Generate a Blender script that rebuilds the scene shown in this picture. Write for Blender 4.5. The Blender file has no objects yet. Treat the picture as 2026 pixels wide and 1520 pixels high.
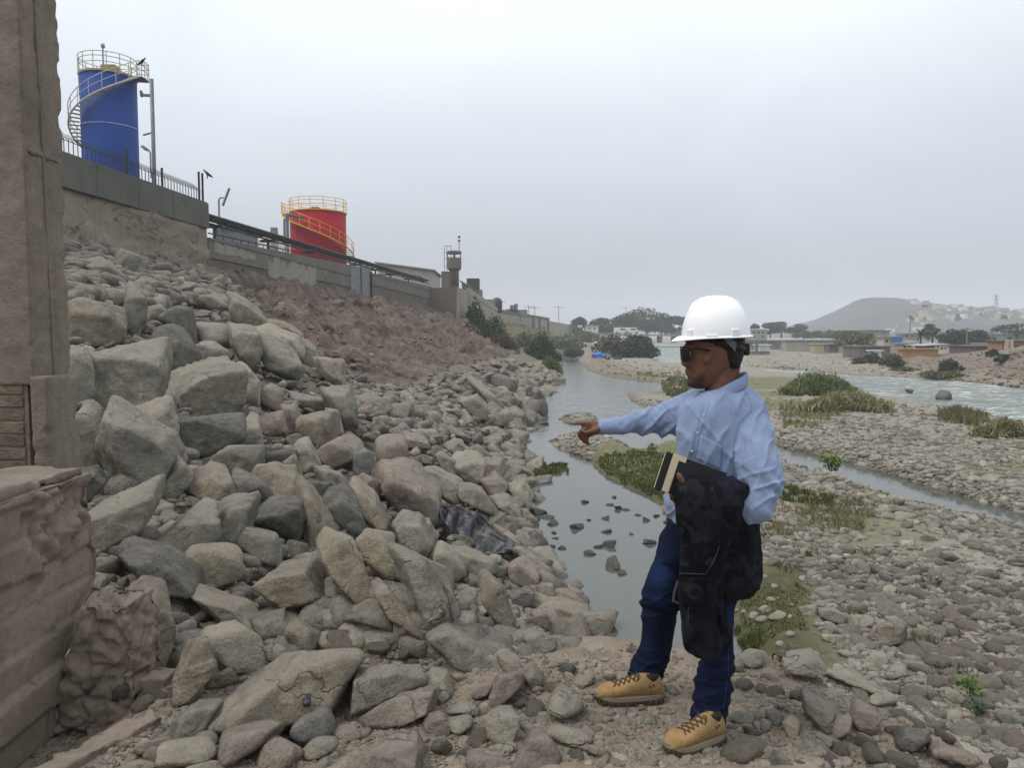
import bpy, bmesh, math, random, re
import numpy as np
from mathutils import Vector, Matrix
from mathutils.bvhtree import BVHTree

S = bpy.context.scene
COL = S.collection
R = math.radians

# ------------------------------------------------------------------ camera
FPX, PW, PH, CAMZ = 1520.0, 2026, 1520, 3.5
PITCH = math.atan(96 / FPX)
cam_d = bpy.data.cameras.new('camera')
cam_d.sensor_width = 36.0
cam_d.lens = FPX / PW * 36.0
cam_d.clip_start = 0.05
cam_d.clip_end = 6000
cam = bpy.data.objects.new('camera', cam_d)
cam.location = (0, 0, CAMZ)
cam.rotation_euler = (math.pi / 2 - PITCH, 0, 0)
COL.objects.link(cam)
S.camera = cam

# ------------------------------------------------------------------ sky
SUN_EL, SUN_AZ = 58, 250          # azimuth clockwise from +Y
world = bpy.data.worlds.new('World')
S.world = world
world.use_nodes = True
wn, wl = world.node_tree.nodes, world.node_tree.links
wn.clear()
def wnode(t, **k):
    n = wn.new(t)
    for a, b in k.items():
        setattr(n, a, b)
    return n
wout = wnode('ShaderNodeOutputWorld')
sky = wnode('ShaderNodeTexSky', sky_type='NISHITA', sun_disc=False)
sky.sun_elevation = R(SUN_EL); sky.sun_rotation = R(SUN_AZ)
sky.air_density = 1.0; sky.dust_density = 4.0; sky.altitude = 100
bg_sky = wnode('ShaderNodeBackground'); bg_sky.inputs['Strength'].default_value = 0.09
wl.new(sky.outputs[0], bg_sky.inputs[0])
tc = wnode('ShaderNodeTexCoord')
sep = wnode('ShaderNodeSeparateXYZ'); wl.new(tc.outputs['Generated'], sep.inputs[0])
ramp = wnode('ShaderNodeValToRGB')
cr = ramp.color_ramp
cr.elements[0].position = 0.0; cr.elements[0].color = (0.355, 0.362, 0.41, 1)
cr.elements[1].position = 1.0; cr.elements[1].color = (1.08, 1.12, 1.15, 1)
for p_, c_ in ((0.10, (0.41, 0.425, 0.475, 1)), (0.25, (0.61, 0.655, 0.70, 1)), (0.40, (0.84, 0.89, 0.925, 1))):
    e = cr.elements.new(p_); e.color = c_
wl.new(sep.outputs['Z'], ramp.inputs[0])
nz = wnode('ShaderNodeTexNoise'); nz.inputs['Scale'].default_value = 2.2
nz.inputs['Detail'].default_value = 4; nz.inputs['Distortion'].default_value = 0.6
mp = wnode('ShaderNodeMapping'); mp.inputs['Scale'].default_value = (1, 1, 2.2)
wl.new(tc.outputs['Generated'], mp.inputs[0]); wl.new(mp.outputs[0], nz.inputs['Vector'])
mr = wnode('ShaderNodeMapRange')
mr.inputs['From Min'].default_value = 0.3; mr.inputs['From Max'].default_value = 0.7
mr.inputs['To Min'].default_value = 0.93; mr.inputs['To Max'].default_value = 1.06
wl.new(nz.outputs[0], mr.inputs[0])
bg_cl = wnode('ShaderNodeBackground')
wl.new(ramp.outputs[0], bg_cl.inputs[0]); wl.new(mr.outputs[0], bg_cl.inputs[1])
mx = wnode('ShaderNodeMixShader'); mx.inputs[0].default_value = 0.86
wl.new(bg_sky.outputs[0], mx.inputs[1]); wl.new(bg_cl.outputs[0], mx.inputs[2])
wl.new(mx.outputs[0], wout.inputs[0])

# ------------------------------------------------------------------ sun (veiled by overcast)
sun_d = bpy.data.lights.new('sun', 'SUN')
sun_d.energy = 1.25; sun_d.angle = R(24); sun_d.color = (1.0, 0.96, 0.9)
sun = bpy.data.objects.new('sun', sun_d)
_a, _e = R(SUN_AZ), R(SUN_EL)
_to = Vector((math.sin(_a) * math.cos(_e), math.cos(_a) * math.cos(_e), math.sin(_e)))
sun.rotation_euler = _to.to_track_quat('Z', 'Y').to_euler()
COL.objects.link(sun)

S.view_settings.view_transform = 'Standard'
S.view_settings.look = 'None'
S.view_settings.exposure = 0.48
S.view_settings.gamma = 1.0
S.view_settings.use_curve_mapping = False
S.render.engine = 'CYCLES'
S.cycles.use_denoising = True
S.cycles.max_bounces = 6
S.cycles.volume_bounces = 1

# ------------------------------------------------------------------ pixel -> place
CP, SP = math.cos(PITCH), math.sin(PITCH)
def ray(px, py):
    a = (px - 1013) / FPX; b = (760 - py) / FPX
    return Vector((a, CP + b * SP, -SP + b * CP))
def at(px, py, Y):
    r = ray(px, py)
    return Vector((0, 0, CAMZ)) + r * (Y / r.y)
def at_z(px, py, z):
    r = ray(px, py)
    t = (z - CAMZ) / r.z
    return Vector((0, 0, CAMZ)) + r * t
def proj(P):
    P = np.asarray(P, float)
    x, y, z = P[..., 0], P[..., 1], P[..., 2] - CAMZ
    f = y * CP - z * SP; u = y * SP + z * CP
    f = np.maximum(f, 1e-3)
    return 1013 + FPX * x / f, 760 - FPX * u / f

# ------------------------------------------------------------------ noise
def _hash(ix, iy, iz, seed):
    h = (ix.astype(np.int64) * 374761393 + iy.astype(np.int64) * 668265263 + iz.astype(np.int64) * 2147483647 + seed * 1274126177) & 0xffffffff
    h = ((h ^ (h >> 13)) * 1274126177) & 0xffffffff
    h = h ^ (h >> 16)
    return (h & 0xffffff) / float(0xffffff)
def vnoise(x, y, z, seed=0):
    x = np.asarray(x, float); y = np.asarray(y, float) + 0 * x; z = np.asarray(z, float) + 0 * x
    fx, fy, fz = np.floor(x), np.floor(y), np.floor(z)
    tx, ty, tz = x - fx, y - fy, z - fz
    tx = tx * tx * (3 - 2 * tx); ty = ty * ty * (3 - 2 * ty); tz = tz * tz * (3 - 2 * tz)
    r = 0
    for i in (0, 1):
        for j in (0, 1):
            for k in (0, 1):
                w = (tx if i else 1 - tx) * (ty if j else 1 - ty) * (tz if k else 1 - tz)
                r = r + w * _hash(fx + i, fy + j, fz + k, seed)
    return r * 2 - 1
def fbm(x, y, z=0.0, oct=4, seed=0, gain=0.5):
    r = 0; a = 1.0; s = 1.0
    for o in range(oct):
        r = r + a * vnoise(np.asarray(x) * s, np.asarray(y) * s, np.asarray(z) * s, seed + o * 17)
        a *= gain; s *= 2.03
    return r
def sstep(a, b, x):
    t = np.clip((x - a) / (b - a), 0, 1)
    return t * t * (3 - 2 * t)

# ------------------------------------------------------------------ mesh helpers
def link(name, me, mat=None, parent=None, smooth=False):
    o = bpy.data.objects.new(name, me)
    COL.objects.link(o)
    if mat is not None and len(me.materials) == 0:
        me.materials.append(mat)
    if parent is not None:
        o.parent = parent
        o.matrix_parent_inverse = Matrix.Translation(-parent.location) if parent.type == 'EMPTY' and not any(parent.rotation_euler) else parent.matrix_basis.inverted()
    if smooth:
        me.polygons.foreach_set('use_smooth', np.ones(len(me.polygons), bool))
    return o
def np_mesh(name, V, F, smooth=False):
    """V (n,3), F (m,k) integer array of equal-size faces."""
    V = np.ascontiguousarray(V, np.float32); F = np.ascontiguousarray(F, np.int32)
    me = bpy.data.meshes.new(name)
    me.vertices.add(len(V)); me.vertices.foreach_set('co', V.ravel())
    k = F.shape[1]
    me.loops.add(F.size); me.loops.foreach_set('vertex_index', F.ravel())
    me.polygons.add(len(F))
    me.polygons.foreach_set('loop_start', np.arange(0, F.size, k, dtype=np.int32))
    if smooth:
        me.polygons.foreach_set('use_smooth', np.ones(len(F), bool))
    me.update(calc_edges=True)
    return me
def vcol(me, name, C):
    a = me.color_attributes.new(name, 'FLOAT_COLOR', 'POINT')
    C = np.asarray(C, np.float32)
    if C.shape[1] == 3:
        C = np.hstack([C, np.ones((len(C), 1), np.float32)])
    a.data.foreach_set('color', np.ascontiguousarray(C).ravel())
def tag(o, label=None, cat=None, group=None, kind=None):
    if label: o['label'] = label
    if cat: o['category'] = cat
    if group: o['group'] = group
    if kind: o['kind'] = kind
    return o
def thing(name, loc, label, cat, group=None):
    o = bpy.data.objects.new(name, None)
    o.location = loc; o.empty_display_size = 0.2
    COL.objects.link(o)
    return tag(o, label, cat, group)

class MB:
    """collects simple solids and links them as one mesh"""
    def __init__(s): s.v = []; s.f = []
    def add(s, V, F):
        n = len(s.v); s.v.extend([tuple(p) for p in V]); s.f.extend([tuple(i + n for i in f) for f in F])
        return s
    def box(s, c, size, M=None):
        a, b, d = size[0] / 2, size[1] / 2, size[2] / 2
        V = [Vector((x, y, z)) for x in (-a, a) for y in (-b, b) for z in (-d, d)]
        if M is not None: V = [M @ v for v in V]
        V = [v + Vector(c) for v in V]
        return s.add(V, [(0, 1, 3, 2), (4, 6, 7, 5), (0, 4, 5, 1), (2, 3, 7, 6), (0, 2, 6, 4), (1, 5, 7, 3)])
    def hexa(s, bot, top):
        V = list(bot) + list(top); n = len(bot)
        F = [tuple(range(n))[::-1], tuple(range(n, 2 * n))]
        for i in range(n):
            j = (i + 1) % n; F.append((i, j, n + j, n + i))
        return s.add(V, F)
    def tube(s, p0, p1, r, n=6, r2=None):
        p0, p1 = Vector(p0), Vector(p1); r2 = r if r2 is None else r2
        d = (p1 - p0)
        if d.length < 1e-6: return s
        q = d.to_track_quat('Z', 'Y').to_matrix()
        bot = [p0 + q @ Vector((r * math.cos(2 * math.pi * i / n), r * math.sin(2 * math.pi * i / n), 0)) for i in range(n)]
        top = [p1 + q @ Vector((r2 * math.cos(2 * math.pi * i / n), r2 * math.sin(2 * math.pi * i / n), 0)) for i in range(n)]
        return s.hexa(bot, top)
    def path(s, pts, r, n=6):
        for a, b in zip(pts[:-1], pts[1:]): s.tube(a, b, r, n)
        return s
    def lathe(s, c, prof, n=32, cap=True):
        V = []; F = []
        for (r, z) in prof:
            for i in range(n):
                a = 2 * math.pi * i / n
                V.append((c[0] + r * math.cos(a), c[1] + r * math.sin(a), c[2] + z))
        for k in range(len(prof) - 1):
            for i in range(n):
                j = (i + 1) % n
                F.append((k * n + i, k * n + j, (k + 1) * n + j, (k + 1) * n + i))
        if cap:
            F.append(tuple(range(n))[::-1]); F.append(tuple((len(prof) - 1) * n + i for i in range(n)))
        return s.add(V, F)
    def mesh(s, name):
        me = bpy.data.meshes.new(name)
        me.from_pydata(s.v, [], s.f); me.update()
        return me
    def build(s, name, mat, parent=None, smooth=False, bevel=0):
        o = link(name, s.mesh(name), mat, parent, smooth)
        if bevel:
            m = o.modifiers.new('bevel', 'BEVEL'); m.width = bevel; m.segments = 2; m.limit_method = 'ANGLE'
        return o

def ico(sub):
    bm = bmesh.new(); bmesh.ops.create_icosphere(bm, subdivisions=sub, radius=1.0)
    bm.verts.ensure_lookup_table()
    V = np.array([v.co[:] for v in bm.verts]); F = np.array([[v.index for v in f.verts] for f in bm.faces])
    bm.free(); return V, F
ICO = {k: ico(k) for k in (1, 2, 3, 4, 5)}     # 20, 80, 320, 1280, 5120 triangles

# ------------------------------------------------------------------ materials
def newmat(name):
    m = bpy.data.materials.new(name); m.use_nodes = True
    nt = m.node_tree; nt.nodes.clear()
    out = nt.nodes.new('ShaderNodeOutputMaterial'); b = nt.nodes.new('ShaderNodeBsdfPrincipled')
    nt.links.new(b.outputs[0], out.inputs[0])
    b.inputs['Specular IOR Level'].default_value = 0.25
    return m, nt, b
class N:
    """tiny node-graph writer"""
    def __init__(s, nt): s.nt = nt
    def n(s, t, ins=None, **k):
        x = s.nt.nodes.new(t)
        for a, v in k.items(): setattr(x, a, v)
        for a, v in (ins or {}).items():
            if hasattr(v, 'is_output'): s.nt.links.new(v, x.inputs[a])
            else: x.inputs[a].default_value = v
        return x
    def coord(s, kind='Object', scale=(1, 1, 1), rnd=False):
        t = s.n('ShaderNodeTexCoord').outputs[kind]
        m = s.n('ShaderNodeMapping', {'Vector': t, 'Scale': scale})
        if rnd:
            oi = s.n('ShaderNodeObjectInfo')
            mm = s.n('ShaderNodeMath', {0: oi.outputs['Random'], 1: 37.0}, operation='MULTIPLY')
            cx = s.n('ShaderNodeCombineXYZ', {0: mm.outputs[0], 1: mm.outputs[0], 2: mm.outputs[0]})
            s.nt.links.new(cx.outputs[0], m.inputs['Location'])
        return m.outputs[0]
    def noise(s, vec, scale, detail=4, rough=0.55, dist=0.0):
        return s.n('ShaderNodeTexNoise', {'Vector': vec, 'Scale': scale, 'Detail': detail, 'Roughness': rough, 'Distortion': dist}).outputs[0]
    def ramp(s, f, stops):
        x = s.n('ShaderNodeValToRGB', {0: f}); cr = x.color_ramp
        cr.elements[0].position, cr.elements[0].color = stops[0][0], tuple(stops[0][1]) + (1,)
        cr.elements[1].position, cr.elements[1].color = stops[-1][0], tuple(stops[-1][1]) + (1,)
        for p, c in stops[1:-1]:
            e = cr.elements.new(p); e.color = tuple(c) + (1,)
        return x.outputs[0]
    def mixc(s, f, a, b, mode='MIX'):
        x = s.n('ShaderNodeMix', data_type='RGBA', blend_type=mode)
        for i, v in ((0, f), (6, a), (7, b)):
            if hasattr(v, 'is_output'): s.nt.links.new(v, x.inputs[i])
            else: x.inputs[i].default_value = v if i == 0 else tuple(v) + ((1,) if len(v) == 3 else ())
        return x.outputs[2]
    def math(s, op, a, b=0.0, clamp=False):
        return s.n('ShaderNodeMath', {0: a, 1: b}, operation=op, use_clamp=clamp).outputs[0]
    def mr(s, f, a, b, c=0.0, d=1.0):
        return s.n('ShaderNodeMapRange', {0: f, 1: a, 2: b, 3: c, 4: d}).outputs[0]
    def bump(s, h, strength=0.5, dist=0.02, normal=None):
        i = {'Height': h, 'Strength': strength, 'Distance': dist}
        if normal is not None: i['Normal'] = normal
        return s.n('ShaderNodeBump', i).outputs[0]
    def attr(s, name):
        return s.n('ShaderNodeAttribute', attribute_name=name)

def simple(name, col, rough=0.7, metal=0.0, var=0.15, scale=6.0, bump=0.0, spec=0.25, coord='Object'):
    m, nt, b = newmat(name); g = N(nt)
    v = g.coord(coord)
    n1 = g.noise(v, scale, 5, 0.6)
    lo = [c * (1 - var) for c in col]; hi = [min(1, c * (1 + var)) for c in col]
    nt.links.new(g.ramp(n1, [(0.3, lo), (0.7, hi)]), b.inputs['Base Color'])
    b.inputs['Roughness'].default_value = rough; b.inputs['Metallic'].default_value = metal
    b.inputs['Specular IOR Level'].default_value = spec
    if bump:
        nt.links.new(g.bump(g.noise(v, scale * 4, 5, 0.6), bump, 0.02), b.inputs['Normal'])
    return m

def rock_material(name, tones=None, dust=0.6):
    """stone with mottling, specks and settled dust; hue picked per object (tones) or per stone (attribute tint)"""
    m, nt, b = newmat(name); g = N(nt)
    if tones:
        v = g.coord('Object', rnd=True)
        base = g.ramp(g.n('ShaderNodeObjectInfo').outputs['Random'], tones)
    else:
        v = g.coord('Object')
        base = g.attr('tint').outputs['Color']
    n1 = g.noise(v, 2.3, 6, 0.62, 0.4)
    n2 = g.noise(v, 11.0, 7, 0.72, 0.3)
    n3 = g.noise(v, 75.0, 4, 0.7)
    n4 = g.noise(g.n('ShaderNodeMapping', {'Vector': v, 'Rotation': (0.5, 0.9, 0.3), 'Scale': (1.5, 1.5, 11.0)}).outputs[0], 1.0, 5, 0.65, 0.6)
    c = g.mixc(g.mr(n1, 0.35, 0.68), g.mixc(1.0, base, (0.62, 0.61, 0.60), 'MULTIPLY'), g.mixc(1.0, base, (1.20, 1.16, 1.09), 'MULTIPLY'))
    c = g.mixc(g.mr(n2, 0.42, 0.66, 0, 0.7), c, g.mixc(1.0, c, (0.56, 0.55, 0.54), 'MULTIPLY'))
    c = g.mixc(g.mr(n4, 0.52, 0.66, 0, 0.5), c, g.mixc(1.0, c, (1.32, 1.27, 1.18), 'MULTIPLY'))
    c = g.mixc(g.mr(n3, 0.50, 0.66, 0, 0.6), c, g.mixc(1.0, c, (1.42, 1.40, 1.34), 'MULTIPLY'))
    c = g.mixc(g.mr(n3, 0.46, 0.32, 0, 0.6), c, g.mixc(1.0, c, (0.55, 0.55, 0.55), 'MULTIPLY'))
    nr = g.n('ShaderNodeSeparateXYZ', {0: g.n('ShaderNodeNewGeometry').outputs['Normal']}).outputs['Z']
    df = g.math('MULTIPLY', g.mr(nr, 0.35, 0.9), g.mr(n2, 0.62, 0.40, 0.15, 1.0))
    df = g.math('MULTIPLY', df, dust)
    c = g.mixc(df, c, (0.245, 0.218, 0.186))
    nt.links.new(c, b.inputs['Base Color'])
    b.inputs['Roughness'].default_value = 0.92
    b.inputs['Specular IOR Level'].default_value = 0.15
    h = g.math('ADD', g.math('MULTIPLY', n2, 0.75), g.math('MULTIPLY', n3, 0.16))
    h = g.math('ADD', h, g.math('MULTIPLY', n4, 0.35))
    h = g.math('ADD', h, g.math('MULTIPLY', n1, 0.8))
    cr_ = g.noise(g.n('ShaderNodeMapping', {'Vector': v, 'Scale': (1.0, 1.3, 0.8)}).outputs[0], 1.9, 4, 0.5, 0.4)
    cf = g.math('MULTIPLY', g.mr(g.math('ABSOLUTE', g.math('SUBTRACT', cr_, 0.5)), 0.0, 0.008, 1.0, 0.0), g.mr(n1, 0.50, 0.62))
    h = g.math('SUBTRACT', h, g.math('MULTIPLY', cf, 0.35))
    nt.links.new(g.bump(h, 1.0, 0.065), b.inputs['Normal'])
    cc_ = g.mixc(g.math('MULTIPLY', cf, 0.55), c, g.mixc(1.0, c, (0.4, 0.39, 0.38), 'MULTIPLY'))
    nt.links.new(cc_, b.inputs['Base Color'])
    return m

GREY = (0.248, 0.242, 0.208); TAN = (0.275, 0.245, 0.198); DARK = (0.135, 0.134, 0.122); PINK = (0.262, 0.224, 0.196); LITE = (0.345, 0.322, 0.274)
BLUE = (0.185, 0.195, 0.185)
TONE = {'g': GREY, 't': TAN, 'd': DARK, 'p': PINK, 'l': LITE, 'b': BLUE}
def _tone(c):
    k = [0.86, 1.0, 1.12]
    return [(0.0, [c[0] * k[0], c[1] * k[0], c[2] * k[0]]), (0.5, c), (1.0, [c[0] * k[2], c[1] * 1.1, c[2] * 1.08])]
MROCK = {k: rock_material('rock_' + n, _tone(TONE[k]), 0.3 if k == 'd' else 0.72) for k, n in
         (('g', 'grey'), ('t', 'tan'), ('d', 'dark'), ('p', 'pinkish'), ('l', 'pale'), ('b', 'bluish'))}
MPEB = rock_material('pebbles', None, 0.5)
# ------------------------------------------------------------------ plan of the place (photo outlines laid on the water level z=0)
def zpoly(pts): return np.array([[p.x, p.y] for p in (at_z(a, b, 0.0) for a, b in pts)])
STREAM = zpoly([(1172, 1400), (1170, 1330), (1158, 1285), (1128, 1200), (1085, 1140), (1060, 1110), (1040, 1060), (1050, 960), (1030, 900), (1030, 845),
                (1055, 790), (1095, 750), (1102, 715), (1100, 697), (1112, 689), (1130, 692), (1145, 712), (1162, 735), (1205, 745),
                (1300, 755), (1312, 765), (1308, 780), (1275, 783), (1238, 777), (1250, 795), (1290, 807), (1335, 813), (1420, 840), (1545, 884),
                (1640, 905), (1750, 935), (1850, 968), (2026, 1016), (2250, 1090), (2250, 1135), (2026, 1043), (1900, 1020), (1800, 998), (1690, 963),
                (1610, 943), (1545, 912), (1420, 892), (1330, 882), (1290, 889), (1262, 899), (1240, 880), (1190, 863), (1120, 863), (1086, 873),
                (1110, 890), (1165, 911), (1190, 940), (1240, 965), (1290, 985), (1312, 1008), (1350, 1060), (1400, 1150), (1440, 1230), (1472, 1290), (1490, 1400)])
ISLE = zpoly([(1098, 830), (1115, 819), (1150, 815), (1185, 822), (1195, 834), (1160, 840), (1115, 838)])
RIVER = zpoly([(1275, 690), (1285, 706), (1305, 718), (1345, 722), (1440, 724), (1550, 739), (1620, 752), (1689, 768), (1752, 788), (1845, 803),
               (1946, 826), (2026, 842), (2400, 920), (2400, 812), (2026, 771), (1946, 759), (1845, 750), (1787, 747), (1689, 743), (1585, 734),
               (1475, 727), (1440, 712), (1400, 695), (1345, 683), (1295, 679)])
TERR = zpoly([(1660, 704), (1690, 719), (1740, 733), (1800, 740), (1860, 744), (1946, 754), (2026, 765), (2400, 802), (2400, 675), (1640, 675), (1640, 690)])
MUD = zpoly([(1440, 1165), (1500, 1150), (1600, 1160), (1625, 1190), (1600, 1230), (1625, 1290), (1680, 1350), (1600, 1400), (1480, 1400), (1445, 1260)])
GRASSBANK = zpoly([(1172, 908), (1200, 898), (1330, 893), (1420, 905), (1420, 1010), (1330, 1010), (1240, 962), (1190, 940)])
TRACK = zpoly([(1165, 715), (1190, 735), (1240, 746), (1290, 748), (1230, 732), (1200, 714), (1185, 700), (1192, 690), (1185, 684), (1160, 684), (1165, 700)])

def sdist(x, y, poly):
    """signed distance (negative inside)"""
    x = np.asarray(x, float); y = np.asarray(y, float)
    d2 = np.full(x.shape, 1e18); ins = np.zeros(x.shape, bool)
    n = len(poly)
    for i in range(n):
        ax, ay = poly[i]; bx, by = poly[(i + 1) % n]
        ex, ey = bx - ax, by - ay
        L = ex * ex + ey * ey + 1e-12
        t = np.clip(((x - ax) * ex + (y - ay) * ey) / L, 0, 1)
        d2 = np.minimum(d2, (x - ax - t * ex) ** 2 + (y - ay - t * ey) ** 2)
        c = (ay > y) != (by > y)
        with np.errstate(divide='ignore', invalid='ignore'):
            xx = ax + (y - ay) / (by - ay if by != ay else 1e-12) * ex
        ins ^= c & (x < xx)
    d = np.sqrt(d2)
    return np.where(ins, -d, d)

_lb = zpoly([(1170, 1330), (1158, 1285), (1128, 1200), (1085, 1140), (1060, 1110), (1040, 1060), (1050, 960), (1030, 900), (1030, 845), (1055, 790), (1095, 750), (1102, 715), (1102, 700)])
_lby = np.concatenate([[-10, 5], _lb[:, 1], [213, 300, 600, 3000]]); _lbx = np.concatenate([[1.2, 1.05], _lb[:, 0], [14.5, 27, 70, 500]])
_wy = np.array([-20, 157, 200, 260, 400, 3000.]); _wx = np.array([-18.55, -2.62, 8, 18, 40, 400.])
def bank_x(y): return np.interp(y, _lby, _lbx)
def wall_x(y): return np.interp(y, _wy, _wx)
WALLBASE = 6.65
def crest_y(x): return np.interp(x, [-3, -1.6, -1.1, -0.5, 0.1, 1.35, 1.95, 2.7, 4.0], [4.0, 4.15, 4.55, 4.45, 4.1, 3.95, 2.95, 1.8, 0.2])

def slope_t(x, y):
    u = bank_x(y) - x
    W = np.maximum(bank_x(y) - wall_x(y), 5.0)
    return u / W, u
def scarp_w(x, y):
    t, u = slope_t(x, y)
    w = sstep(0.24, 0.33, t + 0.05 * vnoise(x * 0.6, y * 0.3, 3.3, 5)) * sstep(-1.5, 1.5, y - (20.5 + (t - 0.27) * 21))
    return w * (t < 1.15)

def height(x, y, fine=True):
    x = np.asarray(x, float); y = np.asarray(y, float)
    t, u = slope_t(x, y)
    sw = scarp_w(x, y)
    near = np.clip(1 - y / 140.0, 0.0, 1)
    tt = np.clip(t, 0, 1)
    prof = tt - 0.05 * sw * np.sin(2 * math.pi * np.clip((tt - 0.27) / 0.73, 0, 1))
    hs = WALLBASE * prof
    # dips for the eroded scarp : gullies that run down the slope
    gx = y * 0.55 + 0.35 * x
    rid = 1 - np.abs(fbm(gx, u * 0.16, 0.5, 4, 11))
    hs = hs - sw * (1.15 * (rid - 0.5) + 0.34 * np.abs(fbm(x * 0.9, y * 0.9, 0, 4, 21)) + 0.5 * sstep(0.80, 0.88, t + 0.05 * vnoise(y * 0.35, 0, 0, 23)) * sstep(1.0, 0.93, t)) * sstep(0.25, 0.45, t) * sstep(1.02, 0.9, t)
    hs = np.where(t > 0, hs, 0.25 * u)
    # river plain on the right
    sd = sdist(x, y, STREAM); si = sdist(x, y, ISLE); sr = sdist(x, y, RIVER)
    plain = 0.24 + 0.10 * fbm(x * 0.22, y * 0.22, 0, 3, 31) + 0.0006 * np.clip(y - 60, 0, 400)
    dw = np.minimum(sd, sr)
    plain = plain * sstep(-0.05, 0.55 + y * 0.004, dw) + 0.02 * (dw > 0)
    tr = -sdist(x, y, TERR)
    plain = plain + np.where(tr > 0, (np.interp(x / np.maximum(y, 1), [0.42, 0.46, 0.56, 0.62, 0.68], [1.5, 1.25, 0.95, 1.6, 2.5]) * sstep(0, 5.5, tr + 1.6 * fbm(x * 0.22, y * 0.22, 0, 3, 41)) - 0.9 * sstep(0.3, 2.0, tr) * sstep(9, 4, tr) * np.clip(np.abs(fbm((x - y) * 0.16, (x + y) * 0.05, 0, 4, 42)) * 1.6 - 0.1, 0, 1)) * (tr > 0), 0)
    plain = plain + 1.3 * sstep(260, 420, y)
    bed = -0.10 - 0.28 * sstep(0, 2.5, -sd)
    h = np.where(t > 0, hs, plain)
    h = np.where((t <= 0.0) & (sd < 0), np.where(si < 0.25, 0.16 * sstep(0.25, -0.9, si) - 0.05, bed), h)
    h = np.where((sr < 0) & (t <= 0), -0.5, h)
    # raised dirt platform the man stands on
    cy = crest_y(x)
    pl = 1.88 + 0.05 * fbm(x * 0.8, y * 0.8, 0, 3, 51) - 0.72 * np.maximum(0, y - cy) - 0.10 * np.maximum(0, (y - cy + 0.5)) - 0.35 * np.maximum(0, x - 2.3)
    man_ = sstep(0.75, 0.45, np.hypot(x - 0.62, y - 3.2))
    pl = pl * (1 - man_) + 1.885 * man_
    pl = pl + 0.22 * sstep(1.1, 0.2, np.hypot(x + 0.85, (y - 4.2) * 1.3))
    pl = pl - 0.34 * sstep(-1.55, -2.15, x)
    h = np.where(y < 12, np.maximum(h, pl), h)
    if fine:
        f = sstep(-0.1, 0.15, h) * (1 - 0.8 * sstep(0.75, 0.45, np.hypot(x - 0.62, y - 3.2)))
        h = h + f * (0.035 * fbm(x * 2.2, y * 2.2, 0, 4, 61) * np.clip(3 - y / 20, 0.3, 1)) + f * 0.016 * vnoise(x * 9, y * 9, 0, 71) * (y < 12)
        h = h + sw * 0.17 * fbm(x * 1.6, y * 1.6, 0, 4, 81)
    return h
def hgt(x, y): return float(height(np.array([x]), np.array([y]))[0])
def hit_many(P, tmax=260.0):
    """march photo rays onto the ground (read off the height table); returns (n,3)"""
    P = np.asarray(P, float); n = len(P)
    out = np.zeros((n, 3))
    for s0 in range(0, n, 6000):
        Q = P[s0:s0 + 6000]
        a = (Q[:, 0] - 1013) / FPX; b = (760 - Q[:, 1]) / FPX
        D = np.stack([a, CP + b * SP, -SP + b * CP], 1)
        D /= D[:, 1:2]
        Y = 2.2 * (tmax / 2.2) ** (np.arange(420) / 419.0)
        X = D[:, 0:1] * Y; Z = CAMZ + D[:, 2:3] * Y
        H = table(X, np.broadcast_to(Y, X.shape))
        below = (Z - H) <= 0
        k = np.maximum(np.where(below.any(1), below.argmax(1), len(Y) - 1), 1)
        i = np.arange(len(Q))
        z0 = Z[i, k - 1] - H[i, k - 1]; z1 = Z[i, k] - H[i, k]
        f = np.clip(z0 / np.maximum(z0 - z1, 1e-9), 0, 1)
        yy_ = Y[k - 1] + f * (Y[k] - Y[k - 1])
        out[s0:s0 + 6000] = np.stack([D[:, 0] * yy_, yy_, CAMZ + D[:, 2] * yy_], 1)
    return out
NR, NC = 440, 410
yy = -12 + 8.0 * (1412 / 8.0) ** (np.arange(NR) / (NR - 1))
tv = np.linspace(-1.35, 1.35, NC)
GY = np.repeat(yy[:, None], NC, 1); GX = tv[None, :] * (GY + 12)
GH = height(GX, GY, False)
def table(x, y, T=None):
    T = GH if T is None else T
    r = np.clip(np.log((y + 12) / 8.0) / math.log(1412 / 8.0) * (NR - 1), 0, NR - 1.001)
    c = np.clip((x / (y + 12) + 1.35) / 2.7 * (NC - 1), 0, NC - 1.001)
    i = r.astype(np.int32); j = c.astype(np.int32); fr = r - i; fc = c - j
    return (T[i, j] * (1 - fc) + T[i, j + 1] * fc) * (1 - fr) + (T[i + 1, j] * (1 - fc) + T[i + 1, j + 1] * fc) * fr

# ------------------------------------------------------------------ ground sheet
GZ = height(GX, GY); GFINE = GZ.copy()
rockz = (1 - scarp_w(GX, GY))
tS, uS = slope_t(GX, GY)
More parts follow.
